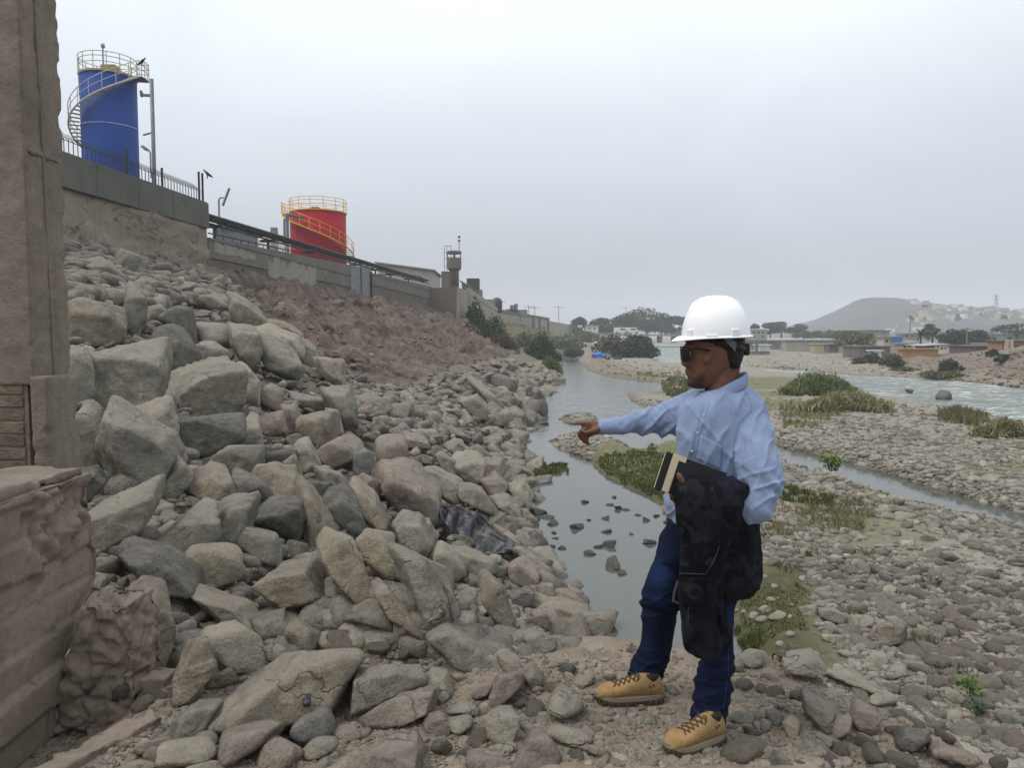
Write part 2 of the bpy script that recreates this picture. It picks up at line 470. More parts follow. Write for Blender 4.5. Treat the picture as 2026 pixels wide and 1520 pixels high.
# the ground under the boulders lies a little deeper than their tops
GZ = GZ - (0.16 + 0.18 * sstep(18, 12, GY)) * rockz * sstep(0.02, 0.06, tS) * (tS < 0.97) * (GY > 4.9) * (GY < 90)
SWG = scarp_w(GX, GY)
GZ = GZ - 0.45 * sstep(0.5, 1.0, SWG) * (GY > 20) * (GY < 93) * (tS < 1.0)
Vg = np.stack([GX, GY, GZ], -1).reshape(-1, 3)
idx = np.arange(NR * NC).reshape(NR, NC)
Fg = np.stack([idx[:-1, :-1], idx[:-1, 1:], idx[1:, 1:], idx[1:, :-1]], -1).reshape(-1, 4)
me = np_mesh('ground', Vg, Fg, True)
sdS = sdist(GX, GY, STREAM)
green = np.clip(np.maximum.reduce([
    sstep(0.6, -0.4, sdist(GX, GY, GRASSBANK)),
    0.75 * sstep(0.4, -0.5, sdist(GX, GY, MUD)),
    0.8 * sstep(2.0, -0.5, sdist(GX, GY, zpoly([(1500, 985), (1690, 970), (1750, 1020), (1700, 1090), (1560, 1130), (1500, 1120)]))),
    0.85 * sstep(0.0, 0.5, fbm(GX * 0.16, GY * 0.16, 0, 3, 91)) * (tS < -0.01) * (GY < 60) * (GY > 8) * sstep(0.2, 2.0, np.minimum(sdS, sdist(GX, GY, RIVER))),
    0.8 * sstep(90, 140, GY) * (tS > 0),
    0.6 * sstep(0.5, 0.1, np.abs(sdist(GX, GY, STREAM) - 0.5)) * (GY > 45) * (GY < 90)]), 0, 1)
wet = np.clip(np.maximum(sstep(0.22, 0.0, np.where(tS > 0, GZ * 1.0, GZ * 1.6)) , 0.9 * sstep(0.3, -0.3, sdist(GX, GY, MUD))), 0, 1)
sand = np.clip(np.maximum.reduce([
    sstep(1.5, -1.5, sdist(GX, GY, TRACK)),
    sstep(0.0, 3.0, -sdist(GX, GY, TERR) + 1) * sstep(0.12, 0.2, tS * 0 + 0.2)]), 0, 1)
vcol(me, 'zone', np.stack([scarp_w(GX, GY).ravel(), green.ravel(), wet.ravel()], 1))
plat = np.clip(sstep(0.6, 1.5, GZ) * (GY < 6.5) , 0, 1)
vcol(me, 'zone2', np.stack([sand.ravel(), plat.ravel(), (tS.ravel() > 0) * 1.0], 1))
m, nt, b = newmat('ground'); g = N(nt)
v = g.coord('Object')
z1 = g.n('ShaderNodeSeparateColor', {0: g.attr('zone').outputs['Color']}); z2 = g.n('ShaderNodeSeparateColor', {0: g.attr('zone2').outputs['Color']})
n1 = g.noise(v, 0.7, 6, 0.6); n2 = g.noise(v, 5.0, 5, 0.65); n3 = g.noise(v, 40.0, 4, 0.65)
vo = g.n('ShaderNodeTexVoronoi', {'Vector': v, 'Scale': 9.0, 'Randomness': 1.0})
grav = g.ramp(g.n('ShaderNodeSeparateColor', {0: vo.outputs['Color']}).outputs[0], [(0.0, (0.17, 0.155, 0.128)), (0.5, (0.255, 0.232, 0.193)), (1.0, (0.34, 0.31, 0.26))])
grav = g.mixc(g.mr(n2, 0.35, 0.65, 0.15, 0.75), grav, (0.24, 0.222, 0.19))
c = grav
silt = g.ramp(n2, [(0.3, (0.175, 0.138, 0.105)), (0.55, (0.235, 0.19, 0.147)), (0.75, (0.28, 0.235, 0.187))])
slopec = g.ramp(n2, [(0.3, (0.12, 0.104, 0.088)), (0.7, (0.205, 0.176, 0.144))])
c = g.mixc(z2.outputs[2], c, slopec)
c = g.mixc(z2.outputs[1], c, silt)
sandc = g.ramp(n1, [(0.3, (0.135, 0.112, 0.09)), (0.55, (0.195, 0.16, 0.127)), (0.75, (0.245, 0.205, 0.165))])
c = g.mixc(z2.outputs[0], c, sandc)
ns = g.noise(g.n('ShaderNodeMapping', {'Vector': v, 'Rotation': (0, 0, 0.1), 'Scale': (0.45, 1.3, 0.45)}).outputs[0], 1.6, 7, 0.7, 0.5)
scar = g.ramp(ns, [(0.36, (0.030, 0.024, 0.020)), (0.46, (0.100, 0.077, 0.062)), (0.58, (0.152, 0.119, 0.097)), (0.72, (0.225, 0.185, 0.153))])  # darkest stop paints shaded gully hollows into the earth colour
scar = g.mixc(g.mr(n1, 0.5, 0.7, 0, 0.5), scar, (0.19, 0.152, 0.125))
c = g.mixc(z1.outputs[0], c, scar)
gr = g.ramp(n2, [(0.25, (0.075, 0.085, 0.028)), (0.55, (0.125, 0.13, 0.05)), (0.8, (0.185, 0.165, 0.085))])
c = g.mixc(g.math('MULTIPLY', z1.outputs[1], g.mr(n2, 0.3, 0.55, 0.3, 1.0)), c, gr)
c = g.mixc(g.math('MULTIPLY', z1.outputs[2], 0.93), c, g.mixc(1.0, c, (0.36, 0.32, 0.19), 'MULTIPLY'))
c = g.mixc(g.mr(n3, 0.4, 0.7, 0, 0.4), c, g.mixc(1.0, c, (0.62, 0.6, 0.58), 'MULTIPLY'))
nt.links.new(c, b.inputs['Base Color'])
rg = g.mr(z1.outputs[2], 0, 1, 0.95, 0.6); nt.links.new(rg, b.inputs['Roughness'])
b.inputs['Specular IOR Level'].default_value = 0.15
hh = g.math('ADD', g.math('MULTIPLY', n2, 0.6), g.math('MULTIPLY', n3, 0.25))
hh = g.math('SUBTRACT', hh, g.math('MULTIPLY', vo.outputs['Distance'], 0.35))
nt.links.new(g.bump(hh, 0.9, 0.07), b.inputs['Normal'])
tag(link('ground', me, m), kind='structure')

# ------------------------------------------------------------------ eroded earth face under the wall, in finer relief
ny_s, nt_s = 310, 300
ysc = 19.0 * (93 / 19.0) ** np.linspace(0, 1, ny_s); tsc = np.linspace(0.22, 1.0, nt_s)
SY, ST = np.meshgrid(ysc, tsc, indexing='ij')
SX = bank_x(SY) - ST * np.maximum(bank_x(SY) - wall_x(SY), 5.0)
sw_ = scarp_w(SX, SY)
SH = height(SX, SY)
u_s = ST * 15
rdg = 1 - np.abs(fbm(SY * 0.62 + u_s * 0.25, u_s * 0.22, 0.3, 4, 301, 0.45))
stp = fbm(SX * 0.7, SY * 0.45, 0, 4, 305)
lum = np.abs(fbm(SX * 1.5, SY * 1.1, 0, 3, 309, 0.5))
SH = SH + sw_ * (0.24 * (rdg - 0.6) + 0.07 * lum - 0.03 + 0.10 * np.floor(stp * 3) / 3 + 0.035 * vnoise(SX * 4, SY * 3, 0, 311)) - 0.6 * (1 - sstep(0.15, 0.6, sw_))
me = np_mesh('slope', np.stack([SX, SY, SH], -1).reshape(-1, 3), (lambda i_: np.stack([i_[:-1, :-1], i_[1:, :-1], i_[1:, 1:], i_[:-1, 1:]], -1).reshape(-1, 4)[:, ::-1])(np.arange(ny_s * nt_s).reshape(ny_s, nt_s)), True)
vcol(me, 'zone', np.stack([np.ones(SX.size), np.zeros(SX.size), np.zeros(SX.size)], 1)); vcol(me, 'zone2', np.zeros((SX.size, 3)))
tag(link('slope', me, m), kind='structure')

# ------------------------------------------------------------------ water sheets
def water_mat(name, col, rough, sx, sy, strength, foam, calm_y=None):
    m, nt, b = newmat(name); g = N(nt)
    v = g.coord('Object', (sx, sy, 1))
    a = g.noise(v, 1.0, 5, 0.6, 0.8); a2 = g.noise(v, 4.2, 4, 0.6, 0.4)
    h = g.math('ADD', a, g.math('MULTIPLY', a2, 0.35))
    vv = g.coord('Object', (0.10, 0.06, 1)); big = g.noise(vv, 1.0, 3, 0.5)
    c = g.mixc(g.mr(big, 0.35, 0.65), [x * 0.85 for x in col], [x * 1.12 for x in col])
    if foam:
        f = g.math('MULTIPLY', g.mr(a2, 0.53, 0.60), g.mr(a, 0.47, 0.55))
        f = g.math('MULTIPLY', f, g.mr(big, 0.30, 0.5, 0.35, 1.0))
        c = g.mixc(g.math('MULTIPLY', f, foam), c, (0.82, 0.84, 0.84))
    nt.links.new(c, b.inputs['Base Color'])
    b.inputs['Roughness'].default_value = rough
    b.inputs['Specular IOR Level'].default_value = 0.32 if foam > .5 else 0.5
    b.inputs['IOR'].default_value = 1.333
    if calm_y:
        ys = g.n('ShaderNodeSeparateXYZ', {0: g.coord('Object')}).outputs['Y']
        k = g.mr(ys, calm_y[0], calm_y[1], 0.12, 1.0)
        h = g.math('MULTIPLY', h, k)
    nt.links.new(g.bump(h, strength, 0.35 if foam > .5 else 0.06), b.inputs['Normal'])
    return m
def sheet(name, pts, z, mat):
    me = bpy.data.meshes.new(name); me.from_pydata([(x, y, z) for x, y in pts], [], [tuple(range(len(pts)))]); me.update()
    return tag(link(name, me, mat), kind='structure')
MW1 = water_mat('stream_water', (0.075, 0.08, 0.072), 0.05, 1.6, 0.7, 0.6, 0.0, (15, 30))
MW2 = water_mat('river_water', (0.15, 0.168, 0.153), 0.42, 0.35, 0.9, 1.0, 1.0)
sheet('stream', [(-3, 4.0), (14, 4.0), (14, 18.5), (13, 50), (10.5, 70), (12, 120), (17, 226), (0, 226), (-3, 60)], 0.0, MW1)
sheet('river', [(14.5, 18), (95, 18), (160, 40), (160, 75), (90, 90), (75, 130), (110, 420), (50, 420), (30, 225), (16, 130), (16, 80), (18, 60), (18, 40), (14.5, 30)], -0.02, MW2)
# ------------------------------------------------------------------ stones
def planes_radius(Vd, Nn, Dd, p):
    q = np.maximum(Vd @ Nn.T, 0) / Dd[None, :]
    return (np.sum(q ** p, 1)) ** (-1.0 / p)
def rough_up(V, size, seed, amp=0.035, rid=0.02):
    s = 1.0 / size
    ln = np.linalg.norm(V, axis=1, keepdims=True) + 1e-9
    n = V / ln
    k = amp * fbm(V[:, 0] * s * 2.2, V[:, 1] * s * 2.2, V[:, 2] * s * 2.2, 4, seed) - rid * np.abs(fbm(V[:, 0] * s * 4, V[:, 1] * s * 4, V[:, 2] * s * 4, 3, seed + 5))
    if amp > 0.03:                                     # bedding steps and chipped corners
        r_ = np.random.RandomState(seed); dr = r_.normal(size=3); dr /= np.linalg.norm(dr)
        q = V @ dr * s * r_.uniform(5, 9) + 0.9 * fbm(V[:, 0] * s * 1.6, V[:, 1] * s * 1.6, V[:, 2] * s * 1.6, 2, seed + 8)
        st = _hash(np.floor(q).astype(np.int64), np.zeros(len(q), np.int64), np.zeros(len(q), np.int64), seed) - 0.5
        k = k + 0.022 * st - 0.035 * np.clip(fbm(V[:, 0] * s * 3.3, V[:, 1] * s * 3.3, V[:, 2] * s * 3.3, 2, seed + 12) - 0.35, 0, 1)
    return V + n * (k * size)[:, None]
def poly_rock(name, pts, sub, p, seed, amp):
    """solid stone whose outline across the line of sight follows pts (metres; x right, y up), z is towards the viewer"""
    rs = np.random.RandomState(seed)
    pts = np.asarray(pts, float)
    Apt = (pts - pts.mean(0)) * (1.10 if p < 8 else 1.15)
    ar = 0.5 * np.sum(Apt[:, 0] * np.roll(Apt[:, 1], -1) - np.roll(Apt[:, 0], -1) * Apt[:, 1])
    if ar < 0: Apt = Apt[::-1]
    w, h = np.ptp(Apt[:, 0]), np.ptp(Apt[:, 1])
    sz = math.sqrt(w * h); depth = 0.44 * sz + 0.12 * min(w, h)
    Nn, Dd = [], []
    n = len(Apt)
    for i in range(n):
        a, b_ = Apt[i], Apt[(i + 1) % n]
        e = b_ - a; L = np.hypot(*e)
        if L < 1e-6: continue
        nx, ny = e[1] / L, -e[0] / L
        d = nx * a[0] + ny * a[1]
        if d < 0.06 * sz: d = 0.06 * sz
        tz = rs.uniform(-0.05, 0.5) if ny > 0.2 else rs.uniform(-0.35, 0.3)
        l = math.sqrt(1 + tz * tz)
        Nn.append((nx / l, ny / l, tz / l)); Dd.append(d / l)
    if p > 8:
        fac = [(rs.uniform(-0.35, 0.35), rs.uniform(-0.15, 0.25), rs.uniform(0.82, 1.0)), (rs.uniform(-0.4, 0.4), rs.uniform(0.9, 1.7), rs.uniform(0.62, 0.85)),
               (rs.choice([-1, 1]) * rs.uniform(0.8, 1.6), rs.uniform(-0.2, 0.5), rs.uniform(0.66, 0.9)), (rs.uniform(-0.9, 0.9), rs.uniform(-0.9, -0.3), rs.uniform(0.8, 1.0)),
               (rs.uniform(-1.2, 1.2), rs.uniform(0.2, 1.2), rs.uniform(0.8, 1.0))]
    else:
        fac = [(rs.uniform(-0.7, 0.7), rs.uniform(-0.3, 0.7), rs.uniform(0.8, 1.05)) for k in range(3)]
    for a, bb, kd in fac:
        v_ = np.array([a, bb, 1.0]); L_ = np.linalg.norm(v_); v_ /= L_
        # the facet keeps the outline: it meets the silhouette plane at the stone's edge and leans back over the front
        edge = float(np.max(Apt @ v_[:2]))
        full = edge + v_[2] * depth
        Nn.append(v_); Dd.append(edge * 0.97 + (full - edge) * (kd - 0.55) * 1.25)
    Nn.append((0, 0, -1.0)); Dd.append(depth * 1.25)
    Nn, Dd = np.array(Nn, float), np.array(Dd, float)
    Vd, F = ICO[sub]
    V = Vd * planes_radius(Vd, Nn, Dd, p)[:, None]
    V = rough_up(V, sz, seed, amp, amp * 0.6)
    me = np_mesh(name, V, F, True)
    return me, depth

SC1 = 1983 / 600.0; SCE = 2026 / 626.0; SCG = 2026 / 600.0
HAND = []   # (kind, tone, photo outline, label)
def reg(ox, oy, sc):
    def f(tone, pts, label, kind='boulder'):
        HAND.append((kind, tone, [(ox + x / sc, oy + y / sc) for x, y in pts], label))
    return f
A = reg(120, 440, SC1)
A('t', [(55, 540), (150, 505), (330, 545), (415, 640), (400, 740), (330, 795), (80, 815)], 'large smooth tan boulder touching the right edge of the concrete pillar')
A('g', [(330, 520), (460, 460), (550, 500), (545, 620), (480, 760), (400, 770), (410, 640)], 'grey boulder with a tan flank wedged right of the large tan boulder by the pillar')
A('g', [(185, 885), (300, 860), (640, 870), (665, 960), (640, 1130), (400, 1265), (240, 1205), (195, 1050)], 'biggest blocky grey boulder with a flat top right of the pillar foot')
A('g', [(50, 850), (150, 870), (205, 930), (200, 1150), (110, 1210), (50, 1100)], 'narrow grey boulder squeezed between the pillar and the biggest blocky boulder')
A('d', [(640, 630), (740, 550), (840, 570), (890, 700), (890, 795), (760, 730)], 'dark smooth rounded boulder leaning on the upper stone slope')
A('d', [(540, 720), (700, 690), (890, 850), (885, 960), (800, 1010), (670, 1055), (655, 880)], 'dark grey wedge boulder leaning against the biggest blocky boulder')
A('l', [(885, 680), (1090, 690), (1125, 800), (1020, 830), (900, 780)], 'pale dusty boulder just right of the dark rounded boulder')
A('g', [(890, 880), (900, 800), (1010, 800), (1090, 850), (1090, 930), (980, 945), (895, 930)], 'small grey block with a dark underside above the long two-tone boulder')
A('g', [(715, 1130), (860, 1020), (1000, 970), (1160, 960), (1175, 1190), (1080, 1270), (900, 1255), (760, 1220)], 'long two-tone grey boulder with a pointed left end')
A('l', [(1130, 960), (1230, 970), (1290, 1040), (1295, 1190), (1180, 1220), (1165, 1050)], 'pale block set against the right end of the long two-tone boulder')
A('l', [(470, 1270), (700, 1195), (750, 1290), (755, 1390), (680, 1445), (560, 1370)], 'pale tan block under the long two-tone boulder')
A('d', [(700, 1440), (760, 1310), (1000, 1290), (1190, 1330), (1180, 1400), (910, 1520), (740, 1500)], 'flat dark slab strewn with pale chips below the two-tone boulder')
A('g', [(1150, 1440), (1210, 1310), (1290, 1310), (1320, 1500), (1250, 1515)], 'upright grey stone at the right end of the flat dark slab')
A('p', [(1300, 1100), (1370, 1060), (1450, 1110), (1450, 1190), (1390, 1240), (1310, 1210)], 'round purplish boulder right of the pale block')
A('p', [(1285, 1290), (1440, 1250), (1470, 1380), (1400, 1405), (1310, 1380)], 'squat brownish block below the round purplish boulder')
A('p', [(1450, 1220), (1530, 1220), (1575, 1300), (1575, 1395), (1480, 1400)], 'pinkish upright block between two squat tan blocks')
A('t', [(1580, 1270), (1770, 1245), (1785, 1420), (1680, 1460), (1590, 1390)], 'square tan block with a clean flat face in the middle of the slope')
A('l', [(1750, 1230), (1810, 1240), (1848, 1390), (1790, 1370)], 'thin pale sliver standing right of the square tan block')
A('g', [(1740, 1130), (1870, 1120), (1925, 1220), (1920, 1350), (1850, 1370), (1780, 1220)], 'tall grey-tan boulder behind the thin pale sliver')
A('g', [(1310, 870), (1340, 800), (1560, 900), (1565, 1000), (1530, 1040), (1430, 1000)], 'lower of two smooth sloping slabs beside the brown scarp')
A('l', [(1300, 720), (1380, 700), (1520, 760), (1580, 850), (1570, 900), (1340, 800)], 'upper of two smooth sloping slabs beside the brown scarp')
A('l', [(1680, 890), (1840, 910), (1855, 1070), (1830, 1080), (1730, 1020)], 'upright pale slab with a sharp edge at the foot of the brown scarp')
A('g', [(1110, 540), (1130, 490), (1220, 540), (1330, 620), (1330, 700), (1200, 690), (1120, 620)], 'flat grey slab high on the slope below the lower wall')
A('g', [(1120, 700), (1290, 730), (1310, 860), (1230, 960), (1130, 800)], 'dusty grey boulder left of the smooth sloping slabs')
A('p', [(1330, 650), (1450, 660), (1575, 740), (1560, 770), (1480, 750), (1370, 700)], 'brownish flat stone at the upper edge of the brown scarp')
A('g', [(890, 480), (980, 475), (1090, 540), (1095, 570), (960, 555)], 'long smooth loaf-shaped stone near the top of the slope')
A('g', [(370, 280), (430, 195), (520, 230), (555, 310), (500, 360), (410, 340)], 'pointed grey boulder under the tall wall at the top of the slope')
A('g', [(180, 290), (300, 260), (400, 340), (410, 390), (320, 385)], 'lens-shaped grey stone near the pillar on the upper slope')
A('g', [(560, 650), (560, 560), (640, 540), (690, 590), (600, 660)], 'dusty grey boulder above the dark wedge boulder')
A('g', [(1490, 1110), (1610, 1130), (1740, 1160), (1730, 1220), (1650, 1220), (1540, 1170)], 'low grey stone above the square tan block')
A('g', [(1570, 770), (1660, 840), (1690, 940), (1580, 930)], 'grey stone between the smooth slab and the upright pale slab')
A('g', [(700, 430), (760, 420), (860, 415), (830, 460), (760, 465)], 'small dark-bottomed boat-shaped stone near the top of the slope')
A('g', [(520, 390), (560, 375), (670, 430), (670, 460), (600, 440)], 'long smooth cobble lying on the small stones of the upper slope', 'cobble')
A('g', [(390, 310), (420, 300), (460, 350), (445, 385), (410, 370)], 'upright oval cobble beside the pointed grey boulder', 'cobble')
A('d', [(455, 330), (500, 310), (535, 340), (520, 360), (470, 355)], 'dark oval cobble right of the upright oval cobble', 'cobble')
A('g', [(75, 385), (130, 345), (200, 370), (190, 400), (110, 410)], 'triangular grey stone close to the pillar on the upper slope')
A('l', [(530, 830), (570, 815), (615, 850), (560, 865)], 'pale flat cobble on top of the biggest blocky boulder', 'cobble')
P = reg(0, 0, 1.0)
P('g', [(222, 815), (262, 830), (325, 870), (342, 905), (320, 960), (285, 978), (235, 945), (200, 890)], 'large pale grey boulder with a chipped face below the biggest blocky boulder')
P('g', [(148, 820), (180, 813), (214, 850), (214, 895), (190, 934), (148, 930)], 'rounded grey boulder beside the footing top right of the pillar foot')
B = reg(120, 880, SC1)
B('g', [(1000, 100), (1100, 20), (1240, 15), (1285, 70), (1280, 180), (1110, 192), (1020, 150)], 'rounded grey block under the flat dark slab')
B('d', [(1290, 80), (1400, 45), (1540, 30), (1558, 60), (1400, 125), (1300, 130)], 'thin dark slab wedged in a shadowed gap of the slope')
B('l', [(1530, 20), (1620, -5), (1690, 110), (1690, 170), (1640, 205), (1570, 190)], 'pale grey egg-shaped boulder right of the thin dark slab')
B('p', [(1690, 90), (1720, 20), (1830, -30), (1930, 30), (1958, 80), (1870, 130), (1770, 168)], 'broad pale boulder below the square tan block')
B('t', [(1265, 200), (1300, 145), (1420, 140), (1520, 220), (1548, 290), (1550, 365), (1480, 372), (1380, 360), (1280, 270)], 'veined tan boulder in the middle of the near slope')
B('t', [(1430, 140), (1520, 85), (1562, 200), (1562, 290), (1520, 220)], 'tan slab leaning behind the veined tan boulder')
B('t', [(800, 290), (1000, 185), (1100, 210), (1140, 300), (1120, 390), (1010, 418), (930, 360)], 'brown crusted boulder with two pink cobbles at its left')
B('d', [(1115, 230), (1220, 210), (1330, 270), (1380, 350), (1330, 410), (1240, 465), (1130, 400)], 'smooth dark grey boulder right of the brown crusted boulder')
B('g', [(155, 490), (300, 420), (600, 300), (608, 390), (560, 490), (370, 640), (200, 722), (145, 640)], 'long speckled grey boulder rising right from the footing')
B('g', [(510, 540), (600, 470), (890, 470), (960, 410), (1000, 430), (1010, 590), (860, 640), (620, 728), (480, 712), (455, 640)], 'long speckled grey slab over a black gap')
B('g', [(1000, 440), (1243, 397), (1220, 510), (1150, 718), (1060, 690), (970, 640), (1020, 560)], 'speckled grey block with a pointed upper right corner')
B('d', [(1240, 530), (1380, 405), (1560, 400), (1592, 480), (1560, 610), (1500, 645), (1430, 600)], 'dark grey cubic boulder left of the tall tan slab')
B('t', [(1580, 300), (1640, 340), (1720, 470), (1773, 610), (1700, 650), (1600, 672), (1580, 500)], 'tall tan slab tapering upward beside the dark cubic boulder')
B('g', [(1165, 640), (1220, 560), (1400, 600), (1438, 750), (1430, 805), (1280, 770), (1185, 700)], 'brownish grey block below the dark cubic boulder')
B('t', [(790, 740), (870, 665), (960, 658), (1190, 740), (1208, 800), (1170, 890), (1000, 952), (890, 972), (835, 830)], 'rounded tan boulder with rusty patches below the pointed block')
B('d', [(345, 830), (420, 750), (560, 720), (640, 740), (770, 830), (862, 930), (860, 980), (760, 1092), (690, 1060), (600, 960), (430, 930)], 'big dark speckled boulder beside the broken concrete')
B('l', [(205, 840), (270, 850), (440, 940), (430, 970), (330, 965), (205, 930)], 'small white flat stone left of the big dark speckled boulder')
B('t', [(430, 1080), (560, 980), (620, 990), (710, 1080), (722, 1180), (700, 1340), (620, 1492), (530, 1480), (480, 1250)], 'tall tan slab standing behind the broken concrete lump')
B('t', [(1255, 970), (1390, 860), (1600, 830), (1722, 1000), (1733, 1030), (1560, 1160), (1470, 1090), (1260, 1150)], 'broad tan boulder with a flat sloping face at the lower slope')
B('g', [(1255, 1150), (1460, 1080), (1450, 1220), (1370, 1285), (1280, 1215)], 'grey triangular block under the broad tan boulder')
B('t', [(1480, 1120), (1560, 1160), (1735, 1045), (1690, 1285), (1560, 1350), (1478, 1260)], 'brown split block under the right side of the broad tan boulder')
B('g', [(1600, 850), (1680, 715), (1815, 930), (1800, 970), (1740, 1005)], 'grey sloping boulder behind the broad tan boulder')
B('l', [(980, 1260), (1180, 1195), (1290, 1260), (1355, 1400), (1330, 1465), (1090, 1485), (985, 1370)], 'pale pitted boulder at the foot of the near slope')
B('t', [(865, 1010), (960, 1008), (1150, 1070), (1255, 1210), (1100, 1245), (980, 1120)], 'pale tan slab with small cobbles on its left edge')
B('g', [(1335, 1330), (1430, 1305), (1535, 1350), (1450, 1425), (1360, 1415)], 'low grey stone behind the large dusty slab')
B('g', [(630, 260), (780, 115), (860, 210), (770, 330), (660, 370)], 'shaded grey boulder left of the brown crusted boulder')
B('d', [(120, 200), (220, 195), (278, 260), (180, 372), (120, 300)], 'small dark boulder tucked between the footing and the chipped boulder')
B('d', [(1600, 240), (1760, 255), (1772, 370), (1690, 422), (1620, 330)], 'dark banded block above the dark knobbly boulder')
B('d', [(1740, 400), (1850, 345), (1960, 430), (1978, 540), (1950, 612), (1880, 622), (1800, 592)], 'dark knobbly boulder above the tall tan slabs')
B('g', [(1690, 160), (1830, 200), (1902, 280), (1890, 342), (1720, 272)], 'grey layered stone above the dark banded block')
B('g', [(390, 340), (430, 290), (495, 285), (500, 305), (440, 355)], 'pale oblong cobble on the ledge by the long speckled boulder', 'cobble')
B('p', [(800, 355), (850, 340), (920, 365), (900, 398), (830, 400)], 'lower of two pink cobbles beside the brown crusted boulder', 'cobble')
B('p', [(815, 310), (860, 298), (908, 325), (880, 342)], 'upper of two pink cobbles beside the brown crusted boulder', 'cobble')
B('l', [(820, 165), (860, 142), (915, 150), (910, 195), (860, 205)], 'pale rounded cobble on the ledge under the flat dark slab', 'cobble')
B('l', [(1190, 1100), (1230, 1050), (1268, 1060), (1250, 1110), (1210, 1135)], 'white oval cobble left of the broad tan boulder', 'cobble')
B('l', [(1795, 1040), (1830, 1000), (1900, 1050), (1962, 1085), (1920, 1115), (1830, 1100)], 'pale loaf cobble between tan slabs at the lower slope', 'cobble')
B('p', [(315, 770), (370, 735), (415, 755), (400, 785), (340, 795)], 'small brown stone in the black gap behind the footing', 'cobble')
C = reg(600, 720, SC1)
C('p', [(470, 570), (500, 520), (640, 500), (685, 540), (660, 650), (580, 682), (485, 640)], 'pinkish rounded boulder in the middle of the stone slope')
C('b', [(330, 610), (400, 565), (455, 600), (460, 700), (380, 758), (332, 700)], 'bluish grey block right of the broad pale boulder')
C('p', [(540, 700), (600, 695), (760, 790), (862, 880), (868, 1030), (800, 1045), (640, 960), (525, 830)], 'large smooth brownish boulder left of the black plastic sheet')
C('p', [(440, 690), (545, 685), (548, 760), (500, 795), (445, 750)], 'small grey block above the large smooth brownish boulder')
C('p', [(360, 830), (420, 745), (500, 780), (512, 830), (420, 902), (388, 893)], 'pinkish wedge left of the large smooth brownish boulder')
C('g', [(768, 700), (840, 688), (1002, 770), (1035, 895), (930, 872), (800, 792)], 'long grey boulder with curved scratches above the plastic sheet')
C('l', [(965, 640), (1130, 625), (1178, 650), (1150, 750), (1090, 795), (970, 705)], 'pale cut block with a flat top above the plastic sheet')
C('g', [(885, 580), (970, 640), (992, 740), (940, 755), (885, 660)], 'grey slab leaning on the pale cut block')
C('g', [(1010, 790), (1090, 790), (1180, 850), (1255, 950), (1262, 1005), (1130, 940), (1030, 880)], 'long sloping boulder just above the black plastic sheet')
C('t', [(285, 870), (330, 795), (470, 900), (542, 1050), (530, 1092), (430, 1010)], 'narrow brown slab lying down-slope beside the dark knobbly boulder')
C('g', [(605, 1085), (660, 1035), (760, 1040), (832, 1200), (780, 1285), (650, 1190)], 'broad grey boulder below the large smooth brownish boulder')
C('g', [(758, 1060), (830, 1035), (872, 1130), (860, 1185), (790, 1152)], 'grey stone touching the left edge of the plastic sheet')
C('l', [(848, 1270), (880, 1195), (950, 1208), (1052, 1320), (1062, 1385), (990, 1432), (910, 1392)], 'pale rounded boulder below the plastic sheet')
C('g', [(978, 1235), (1060, 1228), (1232, 1305), (1238, 1372), (1160, 1412), (1050, 1342)], 'long grey boulder directly under the plastic sheet')
C('l', [(1208, 1275), (1250, 1255), (1295, 1270), (1290, 1312), (1222, 1320)], 'pale round cobble under the right corner of the plastic sheet', 'cobble')
C('g', [(1240, 1350), (1280, 1322), (1332, 1345), (1330, 1395), (1260, 1400)], 'grey round cobble below the pale round cobble by the plastic sheet', 'cobble')
C('p', [(1350, 1320), (1400, 1285), (1532, 1390), (1512, 1442), (1450, 1475), (1370, 1432)], 'brownish block near the water below the plastic sheet')
C('g', [(1375, 1220), (1420, 1205), (1612, 1350), (1600, 1392), (1480, 1335)], 'long thin slab pointing at the water below the plastic sheet')
C('p', [(1490, 1445), (1620, 1450), (1642, 1525), (1510, 1540)], 'tan block with broken layers at the water edge')
C('t', [(335, 1180), (440, 1105), (540, 1125), (582, 1230), (572, 1390), (530, 1445), (480, 1360), (370, 1260)], 'tan rounded slab below the dark knobbly boulder')
C('t', [(140, 1280), (210, 1148), (290, 1180), (370, 1290), (432, 1440), (442, 1612), (370, 1602), (230, 1450)], 'smooth orange-tan slab lying down-slope')
C('g', [(615, 1270), (700, 1255), (830, 1320), (932, 1520), (935, 1650), (880, 1722), (760, 1672), (700, 1480)], 'largest smooth pale slab tilted on the lower slope')
C('g', [(1055, 575), (1140, 535), (1205, 600), (1180, 682), (1090, 642)], 'grey block behind the pale cut block')
C('g', [(945, 560), (1010, 515), (1112, 590), (1080, 622), (990, 592)], 'grey flat stone above the pale cut block')
C('d', [(1105, 485), (1160, 455), (1178, 510), (1130, 545)], 'small dark round stone on the middle slope')
C('g', [(1315, 335), (1390, 298), (1448, 340), (1420, 402), (1338, 392)], 'rounded boulder by the bend of the stream edge')
C('p', [(1185, 650), (1280, 655), (1305, 720), (1240, 762), (1188, 712)], 'brown shattered stone right of the pale cut block')
C('p', [(1155, 760), (1260, 738), (1332, 800), (1280, 882), (1218, 872)], 'brownish boulder right of the long sloping boulder')
C('g', [(1258, 905), (1340, 898), (1412, 980), (1402, 1035), (1280, 962)], 'grey boulder behind the right edge of the plastic sheet')
C('l', [(1345, 830), (1420, 798), (1478, 900), (1440, 942), (1378, 902)], 'pale boulder at the stream edge level with the plastic sheet')
C('g', [(1118, 130), (1230, 188), (1302, 270), (1290, 312), (1180, 242)], 'smooth grey slab high on the far stone bank')
